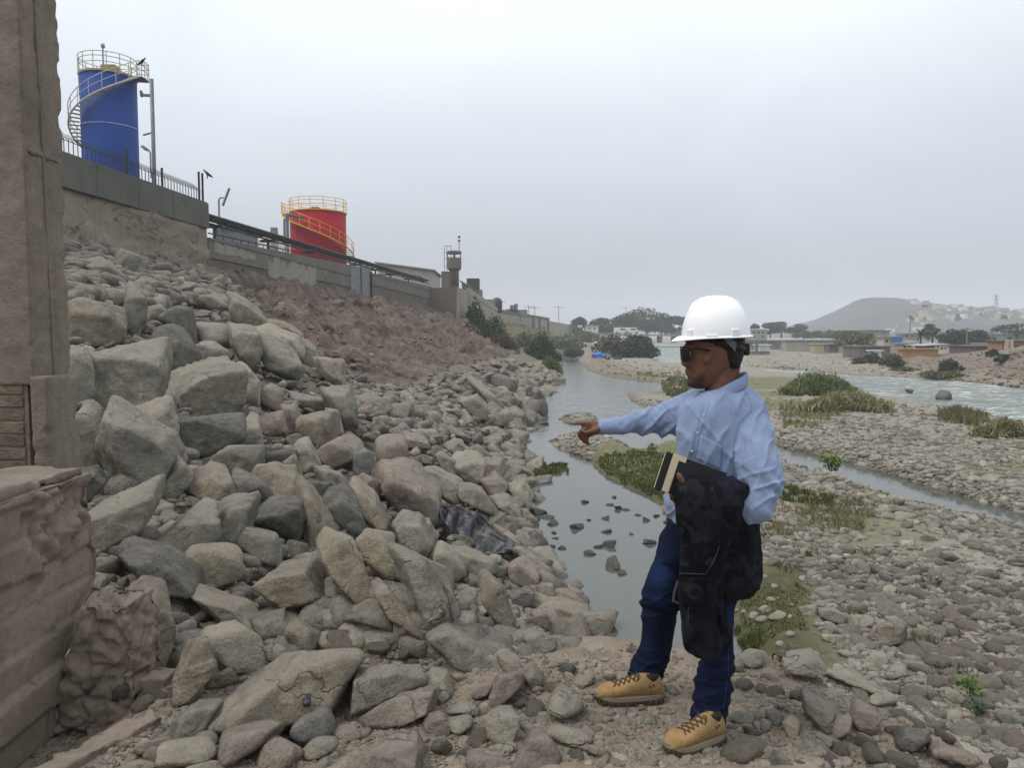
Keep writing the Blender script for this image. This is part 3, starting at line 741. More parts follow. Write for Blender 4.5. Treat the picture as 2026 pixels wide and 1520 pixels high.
C('g', [(1028, 250), (1130, 218), (1202, 300), (1190, 362), (1090, 332)], 'grey rounded boulder below the smooth far slab')
C('t', [(675, 480), (810, 508), (818, 560), (740, 552), (678, 542)], 'olive brown flat stone in the rubble under the scarp')
C('l', [(930, 885), (980, 855), (1025, 885), (1010, 918), (950, 915)], 'pale round cobble above the plastic sheet', 'cobble')
C('l', [(575, 925), (605, 905), (630, 930), (620, 962), (585, 955)], 'pale oval cobble on the large smooth brownish boulder', 'cobble')
C('g', [(1440, 610), (1490, 600), (1508, 640), (1470, 680), (1438, 660)], 'round stone at the stream edge beside the green weeds')
D = reg(600, 1060, SC1)
D('t', [(465, 330), (530, 295), (620, 420), (782, 600), (772, 705), (640, 622), (550, 470)], 'long narrow pale slab lying down-slope left of the largest smooth slab')
D('g', [(275, 560), (370, 500), (500, 455), (590, 560), (632, 672), (480, 622), (310, 612)], 'flat grey boulder at the foot of the long narrow slab')
D('l', [(205, 450), (230, 405), (330, 445), (378, 492), (320, 524), (230, 502)], 'pale smooth cobble beside the orange-tan slab', 'cobble')
D('g', [(895, 325), (990, 338), (1002, 430), (1062, 582), (960, 582), (930, 450)], 'narrow grey slab right of the largest smooth slab')
D('t', [(1155, 410), (1230, 285), (1305, 350), (1372, 560), (1362, 642), (1260, 582), (1200, 470)], 'tall tan-edged slab among small cobbles near the water')
D('g', [(840, 690), (960, 638), (1100, 718), (1272, 830), (1272, 905), (1140, 902), (960, 802)], 'broad pale slab lying below the small cobble patch')
D('t', [(1530, 490), (1620, 428), (1710, 468), (1855, 495), (1860, 590), (1740, 612), (1620, 565)], 'olive brown wet boulder standing in the near edge of the stream')
D('g', [(1445, 665), (1550, 638), (1642, 680), (1632, 732), (1560, 772), (1480, 742)], 'dark-bottomed flat stone left of the olive wet boulder')
D('d', [(1355, 385), (1440, 348), (1502, 380), (1480, 452), (1398, 482)], 'grey-blue jagged stone near the water')
D('g', [(350, 925), (440, 878), (600, 868), (762, 900), (784, 1000), (640, 1055), (460, 1135), (328, 1195)], 'big blocky boulder with a flat dusty top in the foreground centre')
D('p', [(395, 1195), (640, 1048), (850, 1008), (942, 1050), (932, 1122), (820, 1172), (800, 1255), (600, 1255), (450, 1265)], 'dusty gravel-covered slab in front of the big blocky foreground boulder')
D('l', [(795, 972), (850, 918), (920, 928), (964, 1040), (930, 1082)], 'pale rounded stone behind the dusty gravel-covered slab')
D('p', [(795, 1255), (830, 1178), (900, 1168), (962, 1250), (960, 1305), (860, 1312)], 'pinkish rounded stone at the right end of the gravel-covered slab')
D('g', [(945, 1205), (1100, 1178), (1104, 1252), (1040, 1294), (960, 1272)], 'grey speckled stone right of the pinkish rounded stone')
D('g', [(925, 1175), (1050, 1108), (1135, 1130), (1132, 1192), (1040, 1182)], 'flat lens-shaped stone above the grey speckled stone')
D('p', [(1098, 1042), (1180, 978), (1252, 968), (1222, 1022), (1130, 1062)], 'small brown wedge stone on the dirt between the slabs', 'cobble')
D('p', [(1228, 1062), (1290, 928), (1382, 918), (1412, 990), (1340, 1062), (1250, 1132)], 'brownish boulder half sunk in the dirt path')
D('l', [(1208, 1190), (1260, 1168), (1392, 1178), (1392, 1290), (1340, 1405), (1280, 1392), (1220, 1292)], 'pale angular block standing on the dirt left of the boots')
D('g', [(1605, 1100), (1680, 1028), (1770, 1038), (1828, 1090), (1812, 1162), (1720, 1215), (1640, 1182)], 'round grey boulder left of the far boot')
D('l', [(1615, 1312), (1680, 1255), (1800, 1278), (1888, 1330), (1840, 1395), (1730, 1392)], 'pale flat-topped stone below the round grey boulder')
D('p', [(1375, 1500), (1500, 1308), (1590, 1328), (1665, 1450), (1600, 1560), (1400, 1560)], 'pyramid-shaped brown stone at the bottom edge of the picture')
D('p', [(290, 1520), (500, 1388), (720, 1368), (755, 1420), (750, 1560), (310, 1560)], 'large pale slab cut off by the bottom edge of the picture')
D('p', [(195, 1312), (260, 1268), (350, 1268), (384, 1310), (300, 1344)], 'flat oval cobble left of the large bottom slab', 'cobble')
D('p', [(1085, 1445), (1250, 1448), (1374, 1490), (1360, 1560), (1090, 1560)], 'brown stone at the bottom edge left of the pyramid-shaped stone')
D('l', [(1255, 772), (1290, 765), (1422, 850), (1400, 902), (1310, 912), (1290, 852)], 'pale irregular stone right of the broad pale slab')
D('l', [(1350, 930), (1390, 900), (1438, 935), (1420, 990), (1370, 985)], 'pale egg-shaped cobble beside the half-sunk brownish boulder', 'cobble')
D('p', [(1425, 930), (1500, 865), (1564, 950), (1530, 1014), (1468, 992)], 'brown rounded stone right of the pale egg-shaped cobble')
D('l', [(1860, 745), (1960, 718), (2060, 765), (2085, 800), (1900, 785)], 'pale stone on the ridge in front of the water left of the jeans')
D('g', [(1768, 962), (1900, 908), (1895, 972), (1800, 985)], 'grey wedge stone behind the far boot toe', 'cobble')
D('p', [(1790, 1392), (1880, 1368), (1983, 1398), (2002, 1455), (1900, 1444)], 'long smooth brown cobble between the two boots and the bottom edge', 'cobble')
G = reg(100, 1240, SCG)
G('t', [(1040, 690), (1130, 555), (1480, 275), (1640, 165), (1900, 175), (2035, 165), (2045, 225), (1840, 545), (1600, 645), (1300, 705), (1100, 705)], 'large flat dusty slab tilted up to the right in the foreground left')
G('g', [(815, 800), (850, 635), (950, 555), (1115, 540), (1050, 665), (920, 800)], 'smooth grey boulder leaning on the large flat dusty slab')
G('g', [(915, 800), (1000, 708), (1090, 700), (1134, 760), (1110, 815), (950, 808)], 'grey oval cobble above the long smooth cobble')
G('l', [(700, 890), (760, 826), (1050, 780), (1112, 808), (1112, 870), (1000, 902), (900, 950), (715, 950)], 'long smooth pale cobble at the bottom left')
G('p', [(1115, 855), (1180, 715), (1350, 675), (1520, 635), (1594, 700), (1480, 765), (1390, 855), (1300, 965), (1180, 945)], 'grooved pale boulder right of the long smooth cobble')
G('p', [(1380, 905), (1440, 755), (1520, 736), (1642, 800), (1664, 850), (1580, 960), (1390, 975)], 'rounded pinkish boulder at the bottom edge right of the grooved boulder')
G('b', [(1428, 622), (1480, 560), (1570, 560), (1625, 610), (1600, 652), (1560, 645), (1450, 645)], 'small bluish grey rounded stone behind the greenish boulder')
G('b', [(1595, 705), (1640, 638), (1760, 565), (1830, 565), (1884, 670), (1872, 742), (1700, 794), (1620, 755)], 'greenish grey smooth boulder beside the dark hollow')
G('l', [(1685, 855), (1780, 765), (1900, 755), (1924, 800), (1800, 875), (1710, 894)], 'pale pink oblong cobble right of the rounded pinkish boulder')
G('p', [(575, 825), (620, 776), (800, 736), (834, 770), (720, 824), (610, 864)], 'oblong pink cobble on the dirt at the bottom left', 'cobble')
G('p', [(625, 872), (680, 806), (764, 820), (740, 874), (660, 914)], 'small pink cobble behind the long smooth cobble', 'cobble')
G('l', [(490, 935), (600, 910), (714, 920), (700, 970), (490, 975)], 'pale cobble cut off at the bottom edge near the footing')
G('l', [(920, 935), (1080, 900), (1164, 920), (1160, 980), (920, 980)], 'pale stone cut off at the bottom edge under the long smooth cobble')
G('t', [(1040, 405), (1060, 345), (1200, 275), (1244, 350), (1200, 394), (1060, 415)], 'squarish tan stone behind the large flat dusty slab')
G('t', [(840, 540), (850, 320), (960, 95), (1040, 85), (1084, 230), (1104, 310), (1040, 405), (920, 455)], 'upright pointed tan slab right of the broken concrete')
G('l', [(578, 655), (610, 617), (652, 628), (652, 662), (600, 674)], 'small pale stone beside the concrete channel edge', 'cobble')
G('l', [(1720, 430), (1760, 403), (1805, 428), (1765, 458)], 'pale round cobble lying on the large flat dusty slab', 'cobble')
E = reg(1400, 1060, SCE)
E('g', [(575, 1075), (650, 1016), (700, 1048), (760, 1118), (828, 1160), (800, 1244), (720, 1274), (650, 1224), (638, 1150)], 'grey kidney-shaped boulder on the ridge right of the man')
E('p', [(928, 1164), (960, 1106), (1060, 1138), (1104, 1170), (1040, 1264), (990, 1244)], 'pinkish wedge stone right of the kidney-shaped boulder')
E('p', [(786, 1235), (840, 1176), (922, 1190), (902, 1274), (830, 1314)], 'pinkish round stone below the kidney-shaped boulder')
E('d', [(1206, 1325), (1260, 1266), (1392, 1278), (1404, 1320), (1340, 1374), (1250, 1374)], 'dark faceted stone with a flat top on the dirt at the right')
E('p', [(1435, 1395), (1500, 1356), (1650, 1398), (1724, 1450), (1690, 1484), (1560, 1444)], 'long low pinkish stone at the bottom right')
E('l', [(158, 1162), (220, 1126), (294, 1150), (288, 1200), (240, 1224), (178, 1204)], 'pale round cobble right of the near trouser cuff', 'cobble')
E('l', [(268, 1142), (340, 1116), (378, 1160), (350, 1204), (288, 1192)], 'pale cobble touching the dark slate chip', 'cobble')
E('d', [(373, 1134), (480, 1138), (482, 1190), (430, 1218), (378, 1192)], 'dark flat slate chip on the ridge', 'cobble')
E('b', [(318, 1222), (360, 1188), (408, 1210), (402, 1258), (340, 1268)], 'bluish cobble below the dark slate chip', 'cobble')
E('p', [(476, 1204), (520, 1168), (584, 1230), (572, 1324), (530, 1314)], 'brown oblong stone right of the bluish cobble', 'cobble')
E('g', [(586, 1354), (630, 1308), (688, 1330), (682, 1394), (610, 1404)], 'grey rounded cobble left of a matching grey cobble', 'cobble')
E('g', [(688, 1322), (740, 1282), (804, 1310), (792, 1362), (720, 1384)], 'grey rounded cobble just below the pinkish round stone', 'cobble')
E('g', [(405, 1435), (450, 1396), (534, 1460), (534, 1500), (400, 1500)], 'grey stone at the bottom edge right of the near boot')
E('l', [(203, 794), (270, 732), (342, 748), (364, 830), (300, 854), (220, 824)], 'pale round boulder on the ridge right of the jeans')
E('l', [(350, 825), (550, 798), (660, 776), (733, 830), (722, 892), (640, 924), (560, 862), (400, 842)], 'long pale slab along the ridge beside the muddy ground')
E('l', [(756, 874), (900, 866), (1000, 918), (1104, 1000), (1040, 1014), (900, 952), (780, 914)], 'long pale boulder forming the right end of the ridge')
E('l', [(1038, 1034), (1100, 1002), (1204, 1060), (1180, 1084), (1110, 1098), (1058, 1082)], 'pale rounded stone below the right end of the ridge')
E('l', [(158, 792), (200, 776), (224, 830), (202, 874), (158, 874)], 'pale stone half hidden behind the near trouser leg')
E('l', [(1008, 804), (1050, 762), (1142, 768), (1154, 820), (1100, 854), (1028, 848)], 'pale round boulder on the cobbles beyond the ridge')
E('l', [(1138, 884), (1180, 842), (1252, 848), (1278, 900), (1200, 928), (1148, 908)], 'pale half-dome boulder below the pale round boulder')
E('p', [(1036, 652), (1080, 588), (1190, 556), (1244, 600), (1232, 682), (1140, 714), (1058, 692)], 'largest pinkish boulder on the cobble plain')
E('l', [(718, 482), (800, 472), (884, 520), (862, 564), (790, 542), (728, 522)], 'pale flat boulder at the edge of the muddy ground')
E('l', [(588, 462), (690, 446), (704, 510), (618, 514)], 'pale squarish stone on the edge of the muddy ground')
E('l', [(333, 467), (370, 447), (424, 480), (402, 508), (348, 502)], 'pale stone lying alone on the mud near the jacket', 'cobble')
E('l', [(385, 524), (440, 488), (504, 510), (472, 544), (398, 544)], 'pale flat stone beside the lone stone on the mud', 'cobble')
E('l', [(1518, 1004), (1570, 986), (1644, 1040), (1622, 1088), (1548, 1074)], 'pale rounded boulder beside the little green plant')
E('b', [(1848, 1154), (1900, 1126), (2024, 1190), (2004, 1244), (1898, 1214)], 'bluish grey loaf boulder near the right edge')
E('b', [(1738, 1244), (1790, 1198), (1834, 1220), (1834, 1284), (1768, 1314)], 'bluish grey boulder left of the loaf boulder')
E('l', [(1528, 1154), (1580, 1128), (1634, 1160), (1612, 1208), (1538, 1204)], 'pale round cobble below the pale rounded boulder by the plant', 'cobble')
E('l', [(736, 634), (860, 640), (864, 682), (790, 694), (738, 664)], 'pale kidney-shaped stone beside the muddy ground')
E('l', [(828, 744), (880, 732), (938, 770), (890, 788)], 'pale flat cobble near the foot of the ridge', 'cobble')
E('l', [(972, 554), (1010, 516), (1064, 540), (1054, 578), (988, 584)], 'pale round cobble left of the largest pinkish boulder', 'cobble')
E('l', [(1122, 344), (1160, 322), (1214, 345), (1192, 378), (1138, 374)], 'pale round stone alone on the sandy gravel', 'cobble')

def place_hand():
    occ = []
    ctr = np.array([np.mean(p, 0) for _, _, p, _ in HAND])
    bot = np.array([[c[0], max(q[1] for q in p) - 0.06 * np.ptp([q[1] for q in p])] for c, (_, _, p, _) in zip(ctr, HAND)])
    hb = hit_many(bot); hc = hit_many(ctr)
    for i, (kind, tone, poly, label) in enumerate(HAND):
        w = np.ptp([q[0] for q in poly]); h = np.ptp([q[1] for q in poly])
        d0, d1 = hb[i, 1], hc[i, 1]
        sz = math.sqrt(w * h) * d0 / FPX
        d = min(d0 + 0.22 * sz, 0.5 * (d0 + d1) + 0.1 * sz)
        if kind == 'cobble' and d1 - d0 < 1.5: d = d0 + 0.25 * sz
        c = at(ctr[i][0], ctr[i][1], d)
        fw = (c - Vector((0, 0, CAMZ))).normalized()
        right = fw.cross(Vector((0, 0, 1))).normalized(); up = right.cross(fw)
        pts = []
        for q in poly:
            r_ = ray(*q); t = (c - Vector((0, 0, CAMZ))).dot(fw) / r_.dot(fw)
            P_ = Vector((0, 0, CAMZ)) + r_ * t - c
            pts.append((P_.dot(right), P_.dot(up)))
        big = max(w, h)
        round_ = kind == 'cobble' or re.match(r'.*\b(round|rounded|oval|loaf|half-dome|loaf-shaped|egg-shaped|long smooth pale|smooth grey boulder|grooved|smooth boulder)\b', label) is not None and 'slab' not in label
        me, dep = poly_rock(kind, pts, 5 if big > 118 else 4 if big > 34 else 3, 6.5 if round_ else 110, 100 + i, 0.02 if round_ else 0.038)
        o = link(kind, me, MROCK[tone], None, True)
        Mx = Matrix((right, up, -fw)).transposed()
        o.matrix_world = Matrix.Translation(c) @ Mx.to_4x4()
        tag(o, label, kind, 'stones of the river embankment and its foreground ridge')
        occ.append((ctr[i][0], ctr[i][1], w / 2, h / 2))
    return np.array(occ)
OCC = place_hand()
# ------------------------------------------------------------------ stone variants shared by the copies
def variant(kind, sub, seed):
    rs = np.random.RandomState(seed)
    Vd, F = ICO[sub]
    if kind == 'angular':
        k = 11
        Nn = rs.normal(size=(k, 3)); Nn /= np.linalg.norm(Nn, axis=1, keepdims=True)
        Nn = np.vstack([Nn, [[1, .1, 0], [-1, 0, .1], [0, 1, 0], [0, -1, 0.1], [0, 0, 1], [0, 0, -1]]])
        Dd = np.concatenate([rs.uniform(0.62, 1.0, k), rs.uniform(0.88, 1.15, 6)])
        V = Vd * planes_radius(Vd, Nn, Dd, 70)[:, None]
        V = rough_up(V, 1.8, seed, 0.035, 0.02)
    else:
        Nn = rs.normal(size=(6, 3)); Nn /= np.linalg.norm(Nn, axis=1, keepdims=True)
        Nn = np.vstack([Nn, [[1, 0, 0], [-1, 0, 0], [0, 1, 0], [0, -1, 0], [0, 0, 1], [0, 0, -1]]])
        Dd = rs.uniform(0.85, 1.05, len(Nn))
        V = Vd * planes_radius(Vd, Nn, Dd, 4.2)[:, None] * 1.12
        V = rough_up(V, 2.0, seed, 0.03, 0.0)
    return V, F
def rotmats(rs, n, tilt=0.35):
    a = rs.uniform(0, 2 * math.pi, n); tx = rs.normal(0, tilt, n); ty = rs.normal(0, tilt, n)
    ca, sa = np.cos(a), np.sin(a)
    Rz = np.zeros((n, 3, 3)); Rz[:, 0, 0] = ca; Rz[:, 0, 1] = -sa; Rz[:, 1, 0] = sa; Rz[:, 1, 1] = ca; Rz[:, 2, 2] = 1
    Rx = np.zeros((n, 3, 3)); Rx[:, 0, 0] = 1; Rx[:, 1, 1] = np.cos(tx); Rx[:, 1, 2] = -np.sin(tx); Rx[:, 2, 1] = np.sin(tx); Rx[:, 2, 2] = np.cos(tx)
    Ry = np.zeros((n, 3, 3)); Ry[:, 1, 1] = 1; Ry[:, 0, 0] = np.cos(ty); Ry[:, 0, 2] = np.sin(ty); Ry[:, 2, 0] = -np.sin(ty); Ry[:, 2, 2] = np.cos(ty)
    return Rx @ Ry @ Rz
PAL = np.array([GREY, (0.235, 0.222, 0.195), PINK, LITE, (0.16, 0.155, 0.145), (0.25, 0.228, 0.19), (0.175, 0.17, 0.158), (0.21, 0.20, 0.175)])
def stuff_mesh(name, Cn, rad, rs, kind, sub, asp=(1.0, 0.75, 0.5), tilt=0.3, pal=PAL, mat=MPEB, bright=1.0, parent=None):
    """thousands of stones too many to pick apart: one mesh"""
    n = len(Cn)
    if n == 0: return None
    vs = [variant(kind, sub, 900 + k) for k in range(7)]
    Rm = rotmats(rs, n, tilt)
    sc = rad[:, None] * np.array(asp)[None] * rs.uniform(0.78, 1.25, (n, 3))
    which = rs.randint(0, len(vs), n)
    col = pal[rs.randint(0, len(pal), n)] * rs.uniform(0.8, 1.18, (n, 1)) * bright
    allV, allF, allC = [], [], []; base = 0
    for k, (V, F) in enumerate(vs):
        s = np.where(which == k)[0]
        if len(s) == 0: continue
        W = np.einsum('nij,nvj->nvi', Rm[s], V[None] * sc[s][:, None, :]) + Cn[s][:, None, :]
        nv = len(V)
        allV.append(W.reshape(-1, 3))
        allF.append((F[None] + (base + np.arange(len(s)) * nv)[:, None, None]).reshape(-1, 3))
        allC.append(np.repeat(col[s], nv, 0)); base += nv * len(s)
    me = np_mesh(name, np.vstack(allV), np.vstack(allF), True)
    vcol(me, 'tint', np.vstack(allC))
    return tag(link(name, me, mat, parent), kind='stuff')

def in_poly(px, py, poly): return sdist(px, py, np.array(poly, float)) < 0
import time as _t; _T0 = _t.time()
def lap(w): print("LAP %-20s %.1f" % (w, _t.time() - _T0))
rs = np.random.RandomState(7)

# --- boulders that fill the rest of the stone slope
SLOPE_PX = [(140, 560), (215, 520), (420, 540), (520, 590), (600, 650), (690, 760), (820, 765), (980, 712), (1060, 722), (1098, 738), (1075, 770), (1045, 820),
            (1030, 860), (1048, 960), (1040, 1050), (1075, 1120), (1135, 1200), (1150, 1270), (1040, 1290), (850, 1260), (640, 1270), (330, 1330), (180, 1180), (150, 930)]
BV = [np_mesh('boulder', *variant('angular', 4, 40 + k), True) for k in range(14)]
CV = [np_mesh('cobble', *variant('round', 4, 70 + k), True) for k in range(12)]
def add_stone(kind, meshes, c, sz, asp, tone, label, group, rs, tilt=0.4):
    src = meshes[rs.randint(len(meshes))]
    me = src.copy(); me.materials.clear(); me.materials.append(MROCK[tone])
    key = (src.name, tone)
    if key in _cache: bpy.data.meshes.remove(me); me = _cache[key]
    else: _cache[key] = me
    o = bpy.data.objects.new(kind, me); COL.objects.link(o)
    o.location = c
    o.rotation_euler = (rs.normal(0, tilt), rs.normal(0, tilt), rs.uniform(0, 6.28))
    o.scale = [sz * a * rs.uniform(0.85, 1.2) for a in asp]
    return tag(o, label, kind, group)
_cache = {}
_used_labels = set(h_[3] for h_ in HAND)
def near_label(px, py, what, fallback, dist=170):
    """say which stone it is by the nearest described stone; fall back on the shared label"""
    d = sorted((math.hypot(px - o[0], (py - o[1])), i) for i, o in enumerate(OCC))
    for dd, i in d[:9]:
        if dd > dist + OCC[i][2]: break
        dx, dy = px - OCC[i][0], py - OCC[i][1]
        w_ = ('right of' if dx > 0 else 'left of') if abs(dx) > abs(dy) * 1.3 else ('in front of' if dy > 0 else 'behind')
        for lab in (f'{what} {w_} the {HAND[i][3]}', f'{what} a little further {w_} the {HAND[i][3]}'):
            if len(lab.split()) <= 16 and lab not in _used_labels:
                _used_labels.add(lab); return lab
    return fallback
cand = np.stack([rs.uniform(140, 1150, 9000), rs.uniform(500, 1330, 9000)], 1)
cand = cand[in_poly(cand[:, 0], cand[:, 1], SLOPE_PX)]
H = hit_many(cand)
keep = (scarp_w(H[:, 0], H[:, 1]) < 0.25) & (H[:, 1] < 95)
cand, H = cand[keep], H[keep]
acc, stuffC, stuffR = [], [], []
NHB = sum(1 for h_ in HAND if h_[0] == 'boulder')
occ = [tuple(o) for o in OCC]
occx = np.array([o[0] for o in occ]); occy = np.array([o[1] for o in occ]); occw = np.array([o[2] for o in occ]); occh = np.array([o[3] for o in occ])
for (px, py), P_ in zip(cand, H):
    d = P_[1]
    t_, u_ = slope_t(P_[0], d)
    big = 0.5 if d < 18 else 0.85
    r = rs.uniform(0.45, 1.0) * big * (0.62 if t_ > 0.25 and d > 20 else 1.0)
    rp = r * FPX / d * 0.8
    q = ((px - occx) / (occw + rp * 0.42)) ** 2 + ((py - occy) / (occh + rp * 0.42)) ** 2
    if q.min() < 1: continue
    occx = np.append(occx, px); occy = np.append(occy, py); occw = np.append(occw, rp * 0.62); occh = np.append(occh, rp * 0.5)
    acc.append((rp, r, P_, t_))
acc.sort(key=lambda a: -a[0])
ZN = [(12, 'near the concrete footing'), (20, 'between the near slope and the plastic sheet'), (32, 'below the brown scarp'), (200, 'on the far end of the stone bank')]
TN = {'g': 'grey', 't': 'tan', 'p': 'pinkish', 'l': 'pale'}
for k, (rp, r, P_, t_) in enumerate(acc):
    d_ = P_[1]
    c = Vector(P_) + Vector((0.0, -0.05, 0.02))
    if k < 298 - NHB:
        tone = rs.choice(['g', 'p', 't', 'l'], p=[0.34, 0.3, 0.14, 0.22] if d_ < 18 else [0.2, 0.36, 0.1, 0.34])
        zn = [z for lim, z in ZN if P_[1] < lim][0]
        wn_ = 'by the water' if t_ < 0.08 else 'mid-slope' if t_ < 0.4 else 'high up'
        add_stone('boulder', BV, c, r * 0.62, (1.1, 0.95, 0.75) if d_ < 18 else (1.3, 0.95, 0.6), tone, near_label(*[float(q_) for q_ in proj(np.array(P_))], f'{TN[tone]} boulder', f'{TN[tone]} boulder among others {wn_} {zn}'), f'{TN[tone]} boulders {wn_} {zn}', rs)
    else:
        stuffC.append(c[:]); stuffR.append(r * 0.62)
if stuffC:
    stuff_mesh('riprap', np.array(stuffC), np.array(stuffR), rs, 'angular', 3, (1.1, 0.95, 0.75), 0.4)

lap("boulders")
# --- small stones and rubble on the slope
def slope_scatter(n, xr, yr, cond, rlo, rhi, seed, name, kind, sub, pw=2.5, **k):
    r_ = np.random.RandomState(seed)
    c = np.stack([r_.uniform(*xr, n), r_.uniform(*yr, n)], 1)
    Hh = hit_many(c); ok = cond(c, Hh); c, Hh = c[ok], Hh[ok]
    rr = rlo + (rhi - rlo) * r_.uniform(0, 1, len(Hh)) ** pw
    rr = np.maximum(rr, 1.15 * Hh[:, 1] / FPX)
    Hh[:, 2] = table(Hh[:, 0], Hh[:, 1], GFINE) - 0.1 * rr
    return stuff_mesh(name, Hh, rr, r_, kind, sub, **k)
inS = lambda c, h: in_poly(c[:, 0], c[:, 1], SLOPE_PX) & (h[:, 1] < 100)
slope_scatter(7000, (140, 1160), (470, 1330), lambda c, h: inS(c, h) & (scarp_w(h[:, 0], h[:, 1]) < 0.5) & ((h[:, 1] > 13) | (np.random.RandomState(5).uniform(0, 1, len(h)) < 0.45)), 0.035, 0.17, 11, 'rubble', 'round', 2)
TOP_PX = [(135, 465), (200, 470), (420, 545), (470, 580), (430, 600), (330, 590), (280, 610), (200, 590), (138, 590)]
slope_scatter(1800, (130, 480), (455, 620), lambda c, h: in_poly(c[:, 0], c[:, 1], TOP_PX), 0.07, 0.42, 12, 'upper_rubble', 'round', 2, pw=1.6, asp=(1.15, 0.8, 0.5))
slope_scatter(1700, (430, 1000), (540, 800), lambda c, h: (scarp_w(h[:, 0], h[:, 1]) > 0.3) & (h[:, 1] < 90), 0.04, 0.20, 13, 'scarp_clods', 'angular', 2, pw=4,
              pal=np.array([(0.17, 0.115, 0.088), (0.23, 0.165, 0.128), (0.24, 0.19, 0.15)]))
FOOT_PX = [(650, 740), (800, 770), (960, 720), (1040, 745), (930, 860), (800, 870), (700, 800)]
slope_scatter(1900, (640, 1050), (715, 880), lambda c, h: in_poly(c[:, 0], c[:, 1], FOOT_PX), 0.06, 0.3, 14, 'scarp_foot_rubble', 'round', 2, pw=2.2, bright=1.05)
COB_PX = [(900, 1130), (1000, 1140), (1110, 1230), (1130, 1280), (1060, 1300), (960, 1290), (930, 1230)]
slope_scatter(700, (890, 1140), (1120, 1310), lambda c, h: in_poly(c[:, 0], c[:, 1], COB_PX), 0.035, 0.10, 15, 'cobble_patch', 'round', 2, pw=1.5)

lap("rubble")
# --- stones along the waterline
r_ = np.random.RandomState(17); ys_ = 8.6 * (95 / 8.6) ** r_.uniform(0, 1, 330)
u_ = r_.uniform(-0.25, 0.75, 330) * np.clip(ys_ / 18, .7, 2.2); rr_w = r_.uniform(0.13, 0.42, 330) * np.clip(ys_ / 25, 0.75, 1.5)
xs_ = bank_x(ys_) - u_
stuff_mesh('waterline_stones', np.stack([xs_, ys_, np.maximum(table(xs_, ys_, GFINE), -0.05)], 1), rr_w, r_, 'angular', 3, (1.15, 0.95, 0.7), 0.4)

# --- gravel and cobbles on the ridge in the foreground
PLAT_PX = [(0, 1530), (110, 1450), (250, 1400), (420, 1290), (620, 1270), (700, 1260), (900, 1290), (1050, 1300), (1200, 1290), (1480, 1300), (1620, 1340), (1760, 1380), (1880, 1450), (2026, 1505), (2026, 1520), (0, 1520)]
onP = lambda c, h: in_poly(c[:, 0], c[:, 1], PLAT_PX) & (h[:, 1] < 5.2)
slope_scatter(10500, (60, 2026), (1255, 1520), onP, 0.006, 0.02, 21, 'gravel', 'round', 1, pw=2.5, bright=1.12, pal=np.array([GREY, LITE, (0.29, 0.25, 0.205), PINK, (0.25, 0.225, 0.19)]))
slope_scatter(1700, (60, 2026), (1255, 1520), onP, 0.015, 0.04, 22, 'pebbles', 'round', 2, pw=2.0, bright=1.08, pal=np.array([GREY, LITE, (0.29, 0.25, 0.205), PINK, (0.25, 0.225, 0.19)]))

lap("gravel")
# --- individual cobbles : ridge and plain
cobC = 0
MAXC = 298 - (len(HAND) - NHB)
def ridge_cobbles(n, seed):
    global cobC, occx, occy, occw, occh
    r_ = np.random.RandomState(seed)
    c = np.stack([r_.uniform(280, 2020, n), r_.uniform(1262, 1518, n)], 1)
    Hh = hit_many(c)
    for (px, py), P_ in zip(c, Hh):
        if not (in_poly(np.array([px]), np.array([py]), PLAT_PX)[0] and P_[1] < 5.0): continue
        if 1140 < px < 1470 and 1310 < py < 1520: continue
        r = 0.03 + 0.055 * r_.uniform() ** 1.8; rp = r * FPX / P_[1]
        q = ((px - occx) / (occw + rp * 0.8)) ** 2 + ((py - occy) / (occh + rp * 0.8)) ** 2
        if q.min() < 1: continue
        occx = np.append(occx, px); occy = np.append(occy, py); occw = np.append(occw, rp * .8); occh = np.append(occh, rp * .6)
        tone = r_.choice(['g', 'p', 'l', 't', 'b'], p=[.25, .35, .2, .12, .08])
        side = 'left of the boots' if px < 1180 else 'around the boots' if px < 1480 else 'right of the boots'
        tn = {'g': 'grey', 't': 'tan', 'p': 'pinkish', 'l': 'pale', 'b': 'bluish'}[tone]
        add_stone('cobble', CV, Vector(P_) + Vector((0, 0, 0.15 * r)), r, (1.15, 0.85, 0.6), tone, near_label(px, py, f'small {tn} cobble', f'{tn} cobble among others on the dirt ridge {side}'), f'{tn} cobbles on the ridge {side}', r_, 0.25)
        cobC += 1
        if cobC > 120: return
ridge_cobbles(900, 31)

